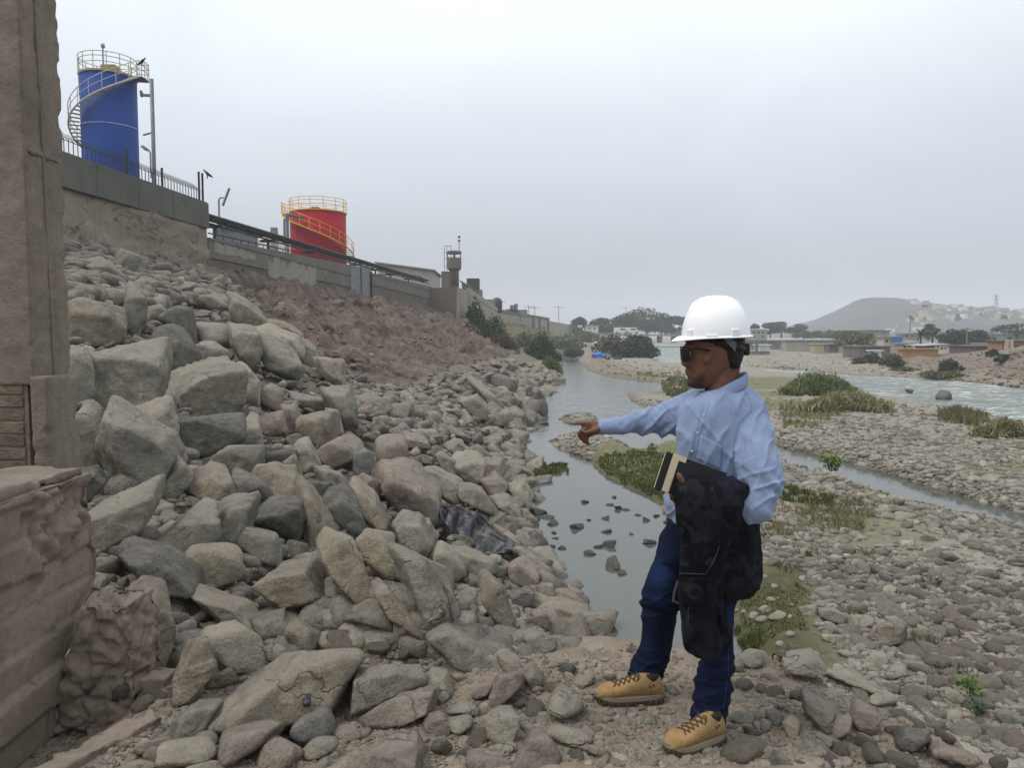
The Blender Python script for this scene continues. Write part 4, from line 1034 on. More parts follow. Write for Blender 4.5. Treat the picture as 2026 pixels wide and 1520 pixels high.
def plain_scatter():
    global cobC, occx, occy, occw, occh
    r_ = np.random.RandomState(41)
    n = 60000
    c = np.stack([r_.uniform(1090, 2040, n), r_.uniform(790, 1500, n)], 1)
    Hh = hit_many(c, 90)
    x, y = Hh[:, 0], Hh[:, 1]
    t, u = slope_t(x, y)
    sd = sdist(x, y, STREAM); sr = sdist(x, y, RIVER); gb = sdist(x, y, GRASSBANK); md = sdist(x, y, MUD); si = sdist(x, y, ISLE)
    ok = (t < -0.01) & (y > 5) & (y < 60) & (sr > 0.15) & ((sd > 0.02) | (si < 0.1)) & (gb > 0.05)
    ok &= ~((y < 12) & (height(x, y, False) > 0.62))
    dens = np.where(sd < 1.6 + y * 0.05, 1.0, 0.10 + 0.75 * sstep(-0.1, 0.6, fbm(x * 0.5, y * 0.3, 0, 3, 77)))
    dens = np.where(y > 26, dens * 0.7, dens)
    dens = np.where((md < 0), 0.02, dens)
    ok &= r_.uniform(0, 1, n) < dens
    Hh = Hh[ok]; c = c[ok]; x, y = Hh[:, 0], Hh[:, 1]; sd = sd[ok]
    m_ = len(Hh)
    r = 0.022 + 0.095 * r_.uniform(0, 1, m_) ** 3.4
    r = np.maximum(r, 1.35 * y / FPX)
    # drop candidates that would crowd: keep by screen-free world hashing
    cell = np.floor(x / (r * 1.25)).astype(int) * 100003 + np.floor(y / (r * 1.25)).astype(int)
    _, first = np.unique(cell, return_index=True)
    Hh, r, c, sd = Hh[first], r[first], c[first], sd[first]
    Hh[:, 2] = table(Hh[:, 0], Hh[:, 1], GFINE) + 0.12 * r
    rp = r * FPX / Hh[:, 1]
    order = np.argsort(-rp)
    used = np.zeros(len(r), bool)
    for i in order:
        if cobC >= MAXC: break
        if c[i, 0] < 1440 and c[i, 1] < 1000: continue
        P_ = Hh[i]
        q = ((c[i, 0] - occx) / (occw + rp[i] * 0.7)) ** 2 + ((c[i, 1] - occy) / (occh + rp[i] * 0.7)) ** 2
        if q.min() < 1: used[i] = True; continue
        occx = np.append(occx, c[i, 0]); occy = np.append(occy, c[i, 1]); occw = np.append(occw, rp[i] * .6); occh = np.append(occh, rp[i] * .5)
        tone = r_.choice(['g', 'p', 'l', 't', 'b'], p=[.18, .16, .54, .08, .04])
        tn = {'g': 'grey', 't': 'tan', 'p': 'pinkish', 'l': 'pale', 'b': 'bluish'}[tone]
        side = 'beside the muddy ground' if c[i, 0] < 1700 else 'near the right edge'
        add_stone('cobble', CV, Vector(P_), r[i], (1.15, 0.9, 0.62), tone, near_label(c[i, 0], c[i, 1], f'{tn} cobble', f'{tn} cobble among many on the stony plain {side}'), f'{tn} cobbles on the stony plain {side}', r_, 0.25)
        used[i] = True; cobC += 1
    rest = ~used
    Hr, rr, rpp = Hh[rest], r[rest], rp[rest]
    pal = np.array([GREY, LITE, (0.265, 0.258, 0.235), (0.245, 0.23, 0.21), (0.22, 0.217, 0.2), (0.31, 0.295, 0.262), (0.18, 0.176, 0.165)])
    bigm = rpp > 13
    stuff_mesh('plain_cobbles', Hr[bigm], rr[bigm], r_, 'round', 3, (1.15, 0.9, 0.6), 0.22, pal, bright=1.15)
    tiny = ~bigm & (rpp < 5.6)
    stuff_mesh('plain_pebbles', Hr[~bigm & ~tiny], rr[~bigm & ~tiny], r_, 'round', 2, (1.15, 0.9, 0.6), 0.22, pal, bright=1.12)
    stuff_mesh('plain_gravel', Hr[tiny], rr[tiny], r_, 'round', 1, (1.15, 0.9, 0.6), 0.22, pal)
    print('plain stones', len(Hr), 'big', bigm.sum())
plain_scatter(); lap("plain")

# --- rubble of the far banks
TERR_PX = [(1680, 705), (1760, 715), (1840, 712), (1900, 705), (1960, 690), (2030, 690), (2030, 768), (1940, 758), (1840, 748), (1740, 738)]
slope_scatter(2600, (1680, 2030), (690, 770), lambda c, h: in_poly(c[:, 0], c[:, 1], TERR_PX), 0.04, 0.32, 51, 'bank_rubble', 'angular', 1, pw=4.5, bright=0.8, pal=np.array([(0.17, 0.135, 0.108), (0.22, 0.18, 0.145), (0.27, 0.235, 0.2), (0.16, 0.115, 0.092)]))
FARG_PX = [(1470, 700), (1560, 694), (1690, 722), (1800, 742), (1740, 741), (1590, 731), (1478, 724)]
slope_scatter(3000, (1465, 1800), (690, 745), lambda c, h: in_poly(c[:, 0], c[:, 1], FARG_PX), 0.06, 0.22, 52, 'far_gravel', 'round', 1, pw=4)
MIDG_PX = [(1480, 745), (1560, 748), (1690, 785), (1840, 812), (2026, 860), (2026, 930), (1545, 830), (1490, 780)]
slope_scatter(4200, (1480, 2030), (740, 930), lambda c, h: in_poly(c[:, 0], c[:, 1], MIDG_PX), 0.03, 0.22, 53, 'bar_gravel', 'round', 1, pw=4)
TRK_PX = [(1150, 712), (1165, 700), (1210, 702), (1260, 716), (1345, 726), (1345, 765), (1300, 754), (1200, 745)]
slope_scatter(1500, (1150, 1345), (698, 765), lambda c, h: in_poly(c[:, 0], c[:, 1], TRK_PX) & (sdist(h[:, 0], h[:, 1], STREAM) > 0.3), 0.05, 0.25, 54, 'spit_gravel', 'round', 1, pw=4)
# --- stones standing in the water
WST = [(1160, 994, 9), (1225, 1007, 12), (1197, 1027, 9), (1240, 1010, 8), (1141, 1045, 16), (1197, 1053, 12), (1202, 1080, 16), (1183, 1083, 9), (1285, 1075, 15), (1214, 1122, 26), (1232, 1137, 12),
       (1110, 1085, 10), (1092, 1083, 8), (1065, 1016, 20), (1082, 1026, 14), (1060, 1030, 12), (1092, 1038, 12), (1097, 1055, 8), (1098, 1066, 6), (1115, 1087, 7), (1168, 1097, 14), (1052, 1090, 9), (1215, 985, 7),
       (1205, 1000, 7), (1262, 1020, 9), (1300, 1022, 8), (1280, 1030, 9), (1290, 880, 7), (1305, 884, 6), (1140, 860, 8), (1075, 840, 9), (1060, 850, 7), (1250, 1058, 6), (1166, 1030, 5), (1320, 1035, 8)]
for k, (px, py, w) in enumerate(WST):
    p = at_z(px, py, 0.0); r = w * p.y / FPX
    nm = 'largest flat stone standing in the calm near pool' if w == 26 else 'dark wet stone breaking the surface near the stone bank' if px < 1115 else 'dark wet stone standing in the middle of the shallow pool' if px < 1260 else 'dark wet stone in the shallows beside the man'
    o = add_stone('river_stone', BV, Vector((p.x, p.y, 0.0)), r, (1.0, 0.8, 0.5), 'd', nm, 'wet stones in the shallow stream', rs, 0.2)
    o['category'] = 'stone'
for (px, py, w, lb) in ((1869, 786, 17, 'lone dark boulder in the middle of the wide river'), (1800, 774, 6, 'small dark rock far out in the wide river'), (1548, 805, 13, 'dark round boulder on the sandy bar behind the man'),
                        (1725, 996, 14, 'dark boulder at the near edge of the side channel')):
    p = at_z(px, py, 0.1); r = w * p.y / FPX
    o = add_stone('boulder', CV, Vector((p.x, p.y, 0.10)), r, (1.15, 0.9, 0.7), 'd', lb, None, rs, 0.2)
# ================================================================== large structures
def concrete(name, col, stain=0.5, crack=0.0, streak=0.4, board=0.0, rough_b=0.4, lime=0.0, scale=1.0):
    m, nt, b = newmat(name); g = N(nt)
    v = g.coord('Object', (scale,) * 3)
    n1 = g.noise(v, 0.6, 6, 0.65); n2 = g.noise(v, 6.0, 6, 0.7); n3 = g.noise(v, 45.0, 3, 0.6)
    vs = g.coord('Object', (2.2 * scale, 2.2 * scale, 0.16 * scale)); st = g.noise(vs, 1.0, 4, 0.6)
    c = g.ramp(n2, [(0.3, [x * 0.80 for x in col]), (0.7, [min(1, x * 1.15) for x in col])])
    c = g.mixc(g.mr(n1, 0.45, 0.7, 0, stain), c, [x * 0.55 for x in col])
    c = g.mixc(g.mr(st, 0.5, 0.7, 0, streak), c, [x * 0.62 for x in col])
    h = g.math('ADD', g.math('MULTIPLY', n2, 0.5), g.math('MULTIPLY', n3, 0.12))
    if lime:
        ls = g.coord('Object', (1.1 * scale, 0.55 * scale, 0.10 * scale)); lf = g.noise(ls, 1.0, 5, 0.7, 0.3)
        c = g.mixc(g.mr(lf, 0.52, 0.60, 0, lime), c, (0.36, 0.34, 0.29))
    if crack:                                           # broken courses: wandering near-level cracks and dark holes
        k1 = g.noise(g.n('ShaderNodeMapping', {'Vector': v, 'Scale': (0.35, 0.35, 1.0)}).outputs[0], 0.9, 6, 0.6, 0.3)
        cf = g.math('MULTIPLY', g.mr(g.math('ABSOLUTE', g.math('SUBTRACT', k1, 0.5)), 0.0, 0.012, 1.0, 0.0), g.mr(n1, 0.40, 0.5))
        hole = g.math('MULTIPLY', g.mr(n2, 0.62, 0.70), g.mr(n1, 0.5, 0.6))
        cf = g.math('MAXIMUM', cf, hole)
        c = g.mixc(g.math('MULTIPLY', cf, crack), c, [x * 0.25 for x in col])
        h = g.math('SUBTRACT', h, g.math('MULTIPLY', cf, 0.5))
    nt.links.new(c, b.inputs['Base Color']); b.inputs['Roughness'].default_value = 0.93; b.inputs['Specular IOR Level'].default_value = 0.15
    nt.links.new(g.bump(h, rough_b, 0.04), b.inputs['Normal'])
    return m
MC_GREEN = concrete('concrete_band', (0.118, 0.122, 0.102), 0.5, 0.0, 0.3)
MC_TAN = concrete('old_concrete', (0.235, 0.202, 0.155), 0.4, 0.9, 0.35, rough_b=0.7)
MC_LOW = concrete('wall_render', (0.165, 0.155, 0.138), 0.5, 0.0, 0.5)
MC_LOWB = concrete('wall_base_render', (0.145, 0.12, 0.098), 0.5, 0.0, 0.6)
MC_LIME = concrete('limewash', (0.27, 0.255, 0.215), 0.5, 0.0, 0.6)
MC_PALE = concrete('pale_wall', (0.30, 0.27, 0.22), 0.4, 0.0, 0.6)
MC_PILLAR = concrete('pillar_concrete', (0.222, 0.183, 0.150), 0.6, 0.0, 0.5, rough_b=0.9, scale=3.0)
MC_PILSHADE = concrete('shaded_pillar_concrete', (0.135, 0.108, 0.086), 0.6, 0.0, 0.5, rough_b=1.0, scale=3.5)  # pillar concrete darkened: shade of the front face put into the colour
MC_FOOT = concrete('footing_concrete', (0.232, 0.188, 0.15), 0.5, 0.0, 0.35, rough_b=0.6, scale=3.0)
MC_TOWER = concrete('tower_concrete', (0.15, 0.138, 0.122), 0.5, 0.0, 0.4)
MC_TOWERB = concrete('bastion_concrete', (0.15, 0.118, 0.095), 0.5, 0.0, 0.4)
M_IRON = simple('dark_iron', (0.035, 0.033, 0.033), 0.6, 0.3, 0.3, 8)
M_GALV = simple('dull_steel', (0.20, 0.205, 0.21), 0.5, 0.4, 0.2, 5)
M_RAILW = simple('cream_railing_paint', (0.40, 0.37, 0.28), 0.6, 0, 0.15, 5)
M_YELLOW = simple('yellow_paint', (0.62, 0.36, 0.03), 0.55, 0, 0.15, 5)
M_BLUEPIPE = simple('grey_blue_pipe', (0.12, 0.135, 0.15), 0.5, 0.3, 0.2, 5)
M_GATE = simple('grey_sheet_metal', (0.155, 0.165, 0.175), 0.5, 0.4, 0.25, 1.5)
M_BRICK = rock_material('brick_clay', [(0, (0.25, 0.192, 0.155)), (0.5, (0.27, 0.213, 0.172)), (1, (0.285, 0.23, 0.19))], 0.5)
M_MORTAR = simple('mortar', (0.185, 0.155, 0.128), 0.95, 0, 0.3, 20, 0.5)
def tank_paint(name, col):
    m, nt, b = newmat(name); g = N(nt)
    v = g.coord('Object'); n1 = g.noise(v, 0.8, 5, 0.6)
    vs = g.coord('Object', (3, 3, 0.12)); st = g.noise(vs, 1.0, 4, 0.6)
    c = g.ramp(n1, [(0.3, [x * 0.88 for x in col]), (0.7, [x * 1.1 for x in col])])
    c = g.mixc(g.mr(st, 0.50, 0.68, 0, 0.5), c, [x * 0.5 + 0.012 for x in col])
    nt.links.new(c, b.inputs['Base Color']); b.inputs['Roughness'].default_value = 0.6; b.inputs['Specular IOR Level'].default_value = 0.08
    return m
M_TBLUE = tank_paint('blue_tank_paint', (0.004, 0.040, 0.205))
M_TRED = tank_paint('red_tank_paint', (0.29, 0.004, 0.012))

WD = Vector((0.09, 1, 0)).normalized(); WN = Vector((WD.y, -WD.x, 0))     # along the wall / out towards the river
def wp(y, off=0.0, z=0.0):
    return Vector((wall_x(y), y, z)) + WN * off
def wall_block(mb, y0, y1, z0, z1a, z1b, o0, o1, n=1):
    for k in range(n):
        a = y0 + (y1 - y0) * k / n; b_ = y0 + (y1 - y0) * (k + 1) / n
        za = z1a + (z1b - z1a) * k / n; zb = z1a + (z1b - z1a) * (k + 1) / n
        mb.hexa([wp(a, o0, z0), wp(a, o1, z0), wp(b_, o1, z0), wp(b_, o0, z0)], [wp(a, o0, za), wp(a, o1, za), wp(b_, o1, zb), wp(b_, o0, zb)])
    return mb
def ragged_wall(name, mat, parent, y0, y1, z0, z1, off, amp, seed, res=0.12):
    """broken concrete face as a displaced sheet with closed back"""
    ny = int((y1 - y0) / res); nz_ = int((z1 - z0) / res)
    Y = np.linspace(y0, y1, ny + 1); Z = np.linspace(z0, z1, nz_ + 1)
    YY, ZZ = np.meshgrid(Y, Z, indexing='ij')
    n = fbm(YY * 0.6, ZZ * 0.9, 0, 5, seed)
    lay = np.floor((ZZ - z0) / 0.55 + 0.4 * fbm(YY * 0.25, ZZ * 0.1, 1.0, 3, seed + 1))
    st = _hash(lay.astype(np.int64), np.floor(YY / 2.4 + lay * 0.37).astype(np.int64), lay.astype(np.int64) * 0, seed)
    d = off + amp * (0.5 * n + 0.8 * (st - 0.5))
    X0 = np.interp(YY, _wy, _wx)
    V = np.stack([X0 + WN.x * d, YY + WN.y * d, ZZ], -1).reshape(-1, 3)
    B_ = np.stack([X0 - WN.x * 0.5, YY - WN.y * 0.5, ZZ], -1).reshape(-1, 3)
    idx = np.arange((ny + 1) * (nz_ + 1)).reshape(ny + 1, nz_ + 1); o_ = len(V)
    F = [np.stack([idx[:-1, :-1], idx[1:, :-1], idx[1:, 1:], idx[:-1, 1:]], -1).reshape(-1, 4)]
    for e in (idx[0, :], idx[-1, :], idx[:, 0], idx[:, -1]):
        F.append(np.stack([e[:-1], e[1:], e[1:] + o_, e[:-1] + o_], -1))
    return link(name, np_mesh(name, np.vstack([V, B_]), np.vstack(F), False), mat, parent)

# --- tall wall with the green-grey band
w = thing('retaining_wall', wp(25, 0, 5.5), 'tall concrete wall with a grey-green upper band and broken tan base beside the pillar', 'wall')
ragged_wall('broken_base', MC_TAN, w, 13, 34.7, 5.2, 8.28, 0.0, 0.16, 3)
wall_block(MB(), 13, 34.7, 8.28, 9.36, 9.36, -0.5, 0.10, 1).build('upper_band', MC_GREEN, w)
wall_block(MB(), 13, 34.69, 9.363, 9.42, 9.42, -0.46, 0.06, 1).build('coping', MC_GREEN, w)
mbj = MB()
for y in np.arange(14.5, 34, 2.45): wall_block(mbj, y, y + 0.035, 8.3, 9.35, 9.35, 0.10, 0.104)
mbj.build('band_joint', simple('dark_joint', (0.05, 0.05, 0.043), 0.9), w)  # thin dark strips mark the joints of the band

# --- spiked fence on the wall
fe = thing('spiked_fence', wp(25, -0.2, 9.42), 'dark steel fence with bent spikes along the top of the tall wall', 'fence')
bar = MB(); bar.tube((0, 0, 0), (0, 0, 0.52), 0.017, 4); bar.tube((0, 0, 0.52), (-0.30, -0.10, 0.80), 0.018, 4, 0.008)
barm = bar.mesh('spike_bar'); barm.materials.append(M_IRON)
for y in np.arange(15.2, 34.5, 0.235):
    o = bpy.data.objects.new('spike_bar', barm); COL.objects.link(o); o.parent = fe
    o.location = wp(y, -0.2, 9.42) - fe.location
rl = MB()
for zz in (0.08, 0.48):
    rl.tube(wp(15, -0.2, 9.42 + zz), wp(34.6, -0.2, 9.42 + zz), 0.016, 4)
rl.build('rail', M_IRON, fe)
for y, hh in ((28.9, 0.95), (31.3, 0.8), (20.6, 1.2), (34.3, 1.28), (34.62, 1.28)):
    MB().tube(wp(y, -0.12, 9.42), wp(y, -0.12, 9.42 + hh), 0.05, 6).build('fence_post', M_IRON, fe)

# --- lower wall
w2 = thing('low_wall', wp(46, 0, 6), 'lower grey wall with pale lime patches in front of the red tank', 'wall')
wall_block(MB(), 34.72, 56, 7.0, 7.8, 8.5, -0.4, 0.06, 1).build('upper_course', MC_LOW, w2)
wall_block(MB(), 34.72, 56, 5.2, 6.998, 6.998, -0.45, 0.0, 1).build('lower_course', MC_LOWB, w2)
wall_block(MB(), 34.73, 55.99, 7.80, 7.88, 8.58, -0.44, 0.10, 1).build('coping', MC_LOW, w2)
def lime_patch(y0, y1, z0, z1, seed, parent, off=0.064):
    r_ = np.random.RandomState(seed); n = 26
    ys = np.linspace(y0, y1, n); top = z1 - np.abs(fbm(ys * 1.3, 0, 0, 3, seed)) * 0.35 * (z1 - z0); bot = z0 + np.abs(fbm(ys * 2.1, 5, 0, 3, seed)) * 0.12
    V = [wp(y, off, t) for y, t in zip(ys, top)] + [wp(y, off, b_) for y, b_ in zip(ys, bot)] + [wp(y, off - 0.05, t) for y, t in zip(ys, top)] + [wp(y, off - 0.05, b_) for y, b_ in zip(ys, bot)]
    F = []
    for i in range(n - 1):
        F += [(n + i, n + i + 1, i + 1, i), (i, i + 1, 2 * n + i + 1, 2 * n + i), (n + i + 1, n + i, 3 * n + i, 3 * n + i + 1)]
    F += [(0, 2 * n, 3 * n, n), (n - 1, 2 * n - 1, 4 * n - 1, 3 * n - 1)]
    MB().add(V, F).build('lime_patch', MC_LIME, parent)
lime_patch(41.2, 48.6, 6.2, 8.0, 1, w2, 0.07)
lime_patch(35.2, 39.6, 7.25, 7.85, 2, w2, 0.07)
lime_patch(50.2, 50.7, 7.3, 7.9, 4, w2, 0.07)
# sheet metal gate
gt = thing('sheet_metal_gate', wp(58.6, 0, 6), 'grey-blue sheet metal gate in the lower wall right of the red tank', 'gate')
wall_block(MB(), 56.05, 58.6, 6.2, 8.62, 8.7, -0.1, 0.02).build('gate_leaf', M_GATE, gt)
wall_block(MB(), 58.65, 61.2, 6.2, 8.7, 8.78, -0.1, 0.03).build('gate_leaf', M_GATE, gt)
wall_block(MB(), 58.58, 58.68, 6.2, 8.72, 8.72, 0.02, 0.07).build('gate_post', M_IRON, gt)
wall_block(MB(), 61.2, 61.5, 6.0, 8.55, 8.55, -0.1, 0.14).build('gate_post', M_IRON, gt)
w3 = thing('low_wall', wp(73, 0, 6), 'two-tone wall between the sheet metal gate and the guard tower', 'wall')
wall_block(MB(), 61.5, 86, 7.55, 8.35, 8.8, -0.4, 0.05).build('upper_course', MC_LOW, w3)
wall_block(MB(), 61.5, 86, 5.2, 7.548, 7.548, -0.45, 0.0).build('lower_course', MC_LOWB, w3)
wall_block(MB(), 61.5, 85.9, 8.352, 8.46, 8.91, -0.44, 0.09).build('coping', MC_TOWER, w3)

# --- bastion and guard tower
ba = thing('bastion', (-7.5, 88, 5), 'brown concrete bastion under the guard tower', 'bastion')
mb = MB().hexa([(-9.2, 85, 3.6), (-6.15, 85, 3.6), (-5.4, 93, 3.6), (-9.2, 93, 3.6)], [(-9.2, 85, 8.75), (-6.05, 85, 8.75), (-5.3, 93, 8.75), (-9.2, 93, 8.75)])
mb.build('bastion_wall', MC_TOWERB, ba)
MB().hexa([(-6.15, 84.95, 3.6), (-6.0, 84.95, 3.6), (-5.3, 93, 3.6), (-5.4, 93, 3.6)], [(-6.05, 84.95, 8.78), (-5.9, 84.95, 8.78), (-5.2, 93, 8.78), (-5.3, 93, 8.78)]).build('side_face', MC_PALE, ba)
PYREF = 664
def gx(px, Y): return at(px, PYREF, Y).x
def gz(py, Y): return at(1013, py, Y).z
PYREF = 540
tw = thing('guard_tower', (gx(892, 87), 87, 8.75), 'small concrete guard tower with slit windows above the bastion', 'tower')
Y = 87
x0, x1 = gx(873, Y), gx(906, Y)
MB().box(((x0 + x1) / 2, Y + 0.9, (gz(572, Y) + gz(537, Y)) / 2), (x1 - x0, 1.8, gz(537, Y) - gz(572, Y))).build('base_block', MC_TOWER, tw)
cx = gx(899, Y)
MB().lathe((cx, Y - 0.1, 0), [(0.42, gz(562, Y)), (0.42, gz(540, Y)), (0.5, gz(536, Y))], 16).build('stem', MC_TOWER, tw, True)
def cab(z0, z1, r, nm, mat):
    MB().lathe((cx, Y - 0.1, 0), [(r, z0), (r, z1)], 10).build(nm, mat, tw)
zb, zs0, zs1, zt = gz(532, Y), gz(510.5, Y), gz(502.5, Y), gz(497, Y)
MB().lathe((cx, Y - 0.1, 0), [(0.52, gz(537, Y)), (0.80, zb), (0.80, zs0)], 10).build('cabin', MC_TOWER, tw)
for k in range(4):
    a0 = 2 * math.pi * k / 4
    MB().box((cx + 0.73 * math.cos(a0), Y - 0.1 + 0.73 * math.sin(a0), (zs0 + zs1) / 2), (0.10, 0.16, zs1 - zs0 + 0.002), Matrix.Rotation(a0, 3, 'Z')).build('slit_mullion', MC_TOWER, tw)
MB().lathe((cx, Y - 0.1, 0), [(0.80, zs1), (0.83, zt - 0.06), (0.76, zt)], 10).build('roof', MC_TOWER, tw)
la = thing('caged_ladder', (gx(881, Y), Y, gz(538, Y)), 'steel ladder frame rising beside the guard tower', 'ladder')
mb = MB()
for px in (879, 884, 892):
    mb.tube((gx(px, Y), Y + 0.2, gz(537, Y)), (gx(px, Y), Y + 0.2, gz(486, Y)), 0.035, 5)
mb.build('stile', M_GALV, la)
for py in (486, 499, 511, 526):
    MB().tube((gx(878.5, Y), Y + 0.2, gz(py, Y)), (gx(892.5, Y), Y + 0.2, gz(py, Y)), 0.035, 5).build('rung', M_GALV, la)
ms = thing('camera_mast', (gx(908.5, Y), Y, zt), 'thin mast with a dark camera head on the guard tower roof', 'mast')
MB().tube((gx(908.5, Y), Y, zt - 0.02), (gx(908.5, Y), Y, gz(474, Y)), 0.045, 6).build('pole', M_GALV, ms)
MB().lathe((gx(908.8, Y), Y, gz(478, Y)), [(0.10, 0), (0.15, 0.1), (0.12, 0.2)], 8).lathe((gx(908.8, Y), Y, gz(471, Y)), [(0.08, 0), (0.14, 0.08), (0.13, 0.2), (0.05, 0.27)], 8).build('camera_head', M_IRON, ms)

PYREF = 600
# --- sheds behind the tower and behind the wall
M_ROOF = simple('grey_sheet_roof', (0.27, 0.275, 0.28), 0.55, 0.1, 0.15, 1.2)
M_SHEDW = simple('pale_shed_wall', (0.36, 0.35, 0.33), 0.8, 0, 0.15, 1.0)
def shed(label, x0, x1, Y, dep, pz0, zl, zr, roof, wall, name='shed'):
    t = thing(name, ((x0 + x1) / 2, Y, pz0), label, 'shed')
    MB().hexa([(x0, Y, pz0), (x1, Y, pz0), (x1, Y + dep, pz0), (x0, Y + dep, pz0)], [(x0, Y, zl), (x1, Y, zr), (x1, Y + dep, zr), (x0, Y + dep, zl)]).build('wall', wall, t)
    MB().hexa([(x0 - .3, Y - .4, zl + .002), (x1 + .3, Y - .4, zr + .002), (x1 + .3, Y + dep + .4, zr + .002), (x0 - .3, Y + dep + .4, zl + .002)],
              [(x0 - .3, Y - .4, zl + .14), (x1 + .3, Y - .4, zr + .14), (x1 + .3, Y + dep + .4, zr + .14), (x0 - .3, Y + dep + .4, zl + .14)]).build('roof', roof, t)
    return t
shed('long low shed with a sloping pale sheet roof behind the wall by the tower', gx(722, 82), gx(872, 100), 90, 10, 7, gz(517, 88), gz(539, 92), M_ROOF, M_SHEDW)
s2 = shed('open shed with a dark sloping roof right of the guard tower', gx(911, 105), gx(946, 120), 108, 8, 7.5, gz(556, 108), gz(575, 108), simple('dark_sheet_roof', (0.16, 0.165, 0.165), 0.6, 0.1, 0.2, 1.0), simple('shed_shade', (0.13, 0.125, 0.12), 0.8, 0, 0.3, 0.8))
dr = thing('hopper', (gx(940, 125), 125, 8), 'dark stepped hopper behind the wall right of the open shed', 'hopper')
MB().box((gx(936, 125), 126, 10.6), (2.0, 3, 4.2)).build('bin', M_IRON, dr)
MB().box((gx(948, 125), 126, 9.7), (1.0, 2.6, 2.4)).build('chute', M_GALV, dr)
dr2 = thing('tarped_stack', (gx(972, 150), 150, 8), 'rounded dark stack under a cover behind the wall', 'stack')
MB().lathe((gx(983, 150), 151, 8), [(1.0, 0), (1.05, 1.9), (0.9, 2.5), (0.4, 2.9)], 12).build('drum', M_IRON, dr2, True)
MB().box((gx(967, 150), 151, 9.3), (2.6, 2, 2.5)).build('crate', simple('grey_tarp', (0.15, 0.15, 0.15), .8), dr2, bevel=0.15)

# --- far walls
def free_wall(label, p0, p1, z0, za, zb, mat, capmat=None, name='boundary_wall', piers=()):
    t = thing(name, (p0[0], p0[1], z0), label, 'wall')
    d = (Vector((p1[0], p1[1], 0)) - Vector((p0[0], p0[1], 0))); n = Vector((d.y, -d.x, 0)).normalized() * 0.2
    A_, B_ = Vector((p0[0], p0[1], 0)), Vector((p1[0], p1[1], 0))
    q = lambda P_, s, z: (P_.x + n.x * s, P_.y + n.y * s, z)
    MB().hexa([q(A_, -1, z0), q(A_, 1, z0), q(B_, 1, z0), q(B_, -1, z0)], [q(A_, -1, za), q(A_, 1, za), q(B_, 1, zb), q(B_, -1, zb)]).build('wall_panel', mat, t)
    MB().hexa([q(A_, -1.3, za + .002), q(A_, 1.3, za + .002), q(B_, 1.3, zb + .002), q(B_, -1.3, zb + .002)], [q(A_, -1.3, za + .8), q(A_, 1.3, za + .8), q(B_, 1.3, zb + .7), q(B_, -1.3, zb + .7)]).build('parapet', capmat or mat, t)
    for f in piers:
        P_ = A_ + (B_ - A_) * f; z = za + (zb - za) * f
        MB().box((P_.x + n.x, P_.y + n.y - .2, (z0 + z) / 2 + .3), (0.9, 0.9, z - z0 + .8)).build('pier', MC_TOWER, t)
    return t
free_wall('pale wall stepping down behind the green creeper right of the tower', (-5.3, 93.2), (-2.7, 157), 4.5, 8.45, 8.0, MC_PALE, MC_PALE)
free_wall('cream boundary wall with dark piers above the far left bank', (-2.6, 157.4), (9.0, 198), 4.0, 8.0, 7.4, MC_PALE, MC_LOWB, piers=(0.63, 0.78, 0.995))
free_wall('hazy far wall where the left bank meets the trees', (9.6, 205), (21, 262), 3.0, 6.6, 6.2, MC_PALE, MC_PALE)
st = thing('rubble_stack', (gx(1012, 170), 172, 8), 'dark equipment poking above the cream boundary wall', 'equipment')
for px, py, wd in ((1007, 612, 1.6), (1014, 604, 1.2), (1021, 601, 0.8), (1028, 613, 3.5)):
    MB().box((gx(px, 172), 172, (gz(py, 172) + 7.5) / 2), (wd, 1, gz(py, 172) - 7.5)).build('machine_part', M_GATE, st)

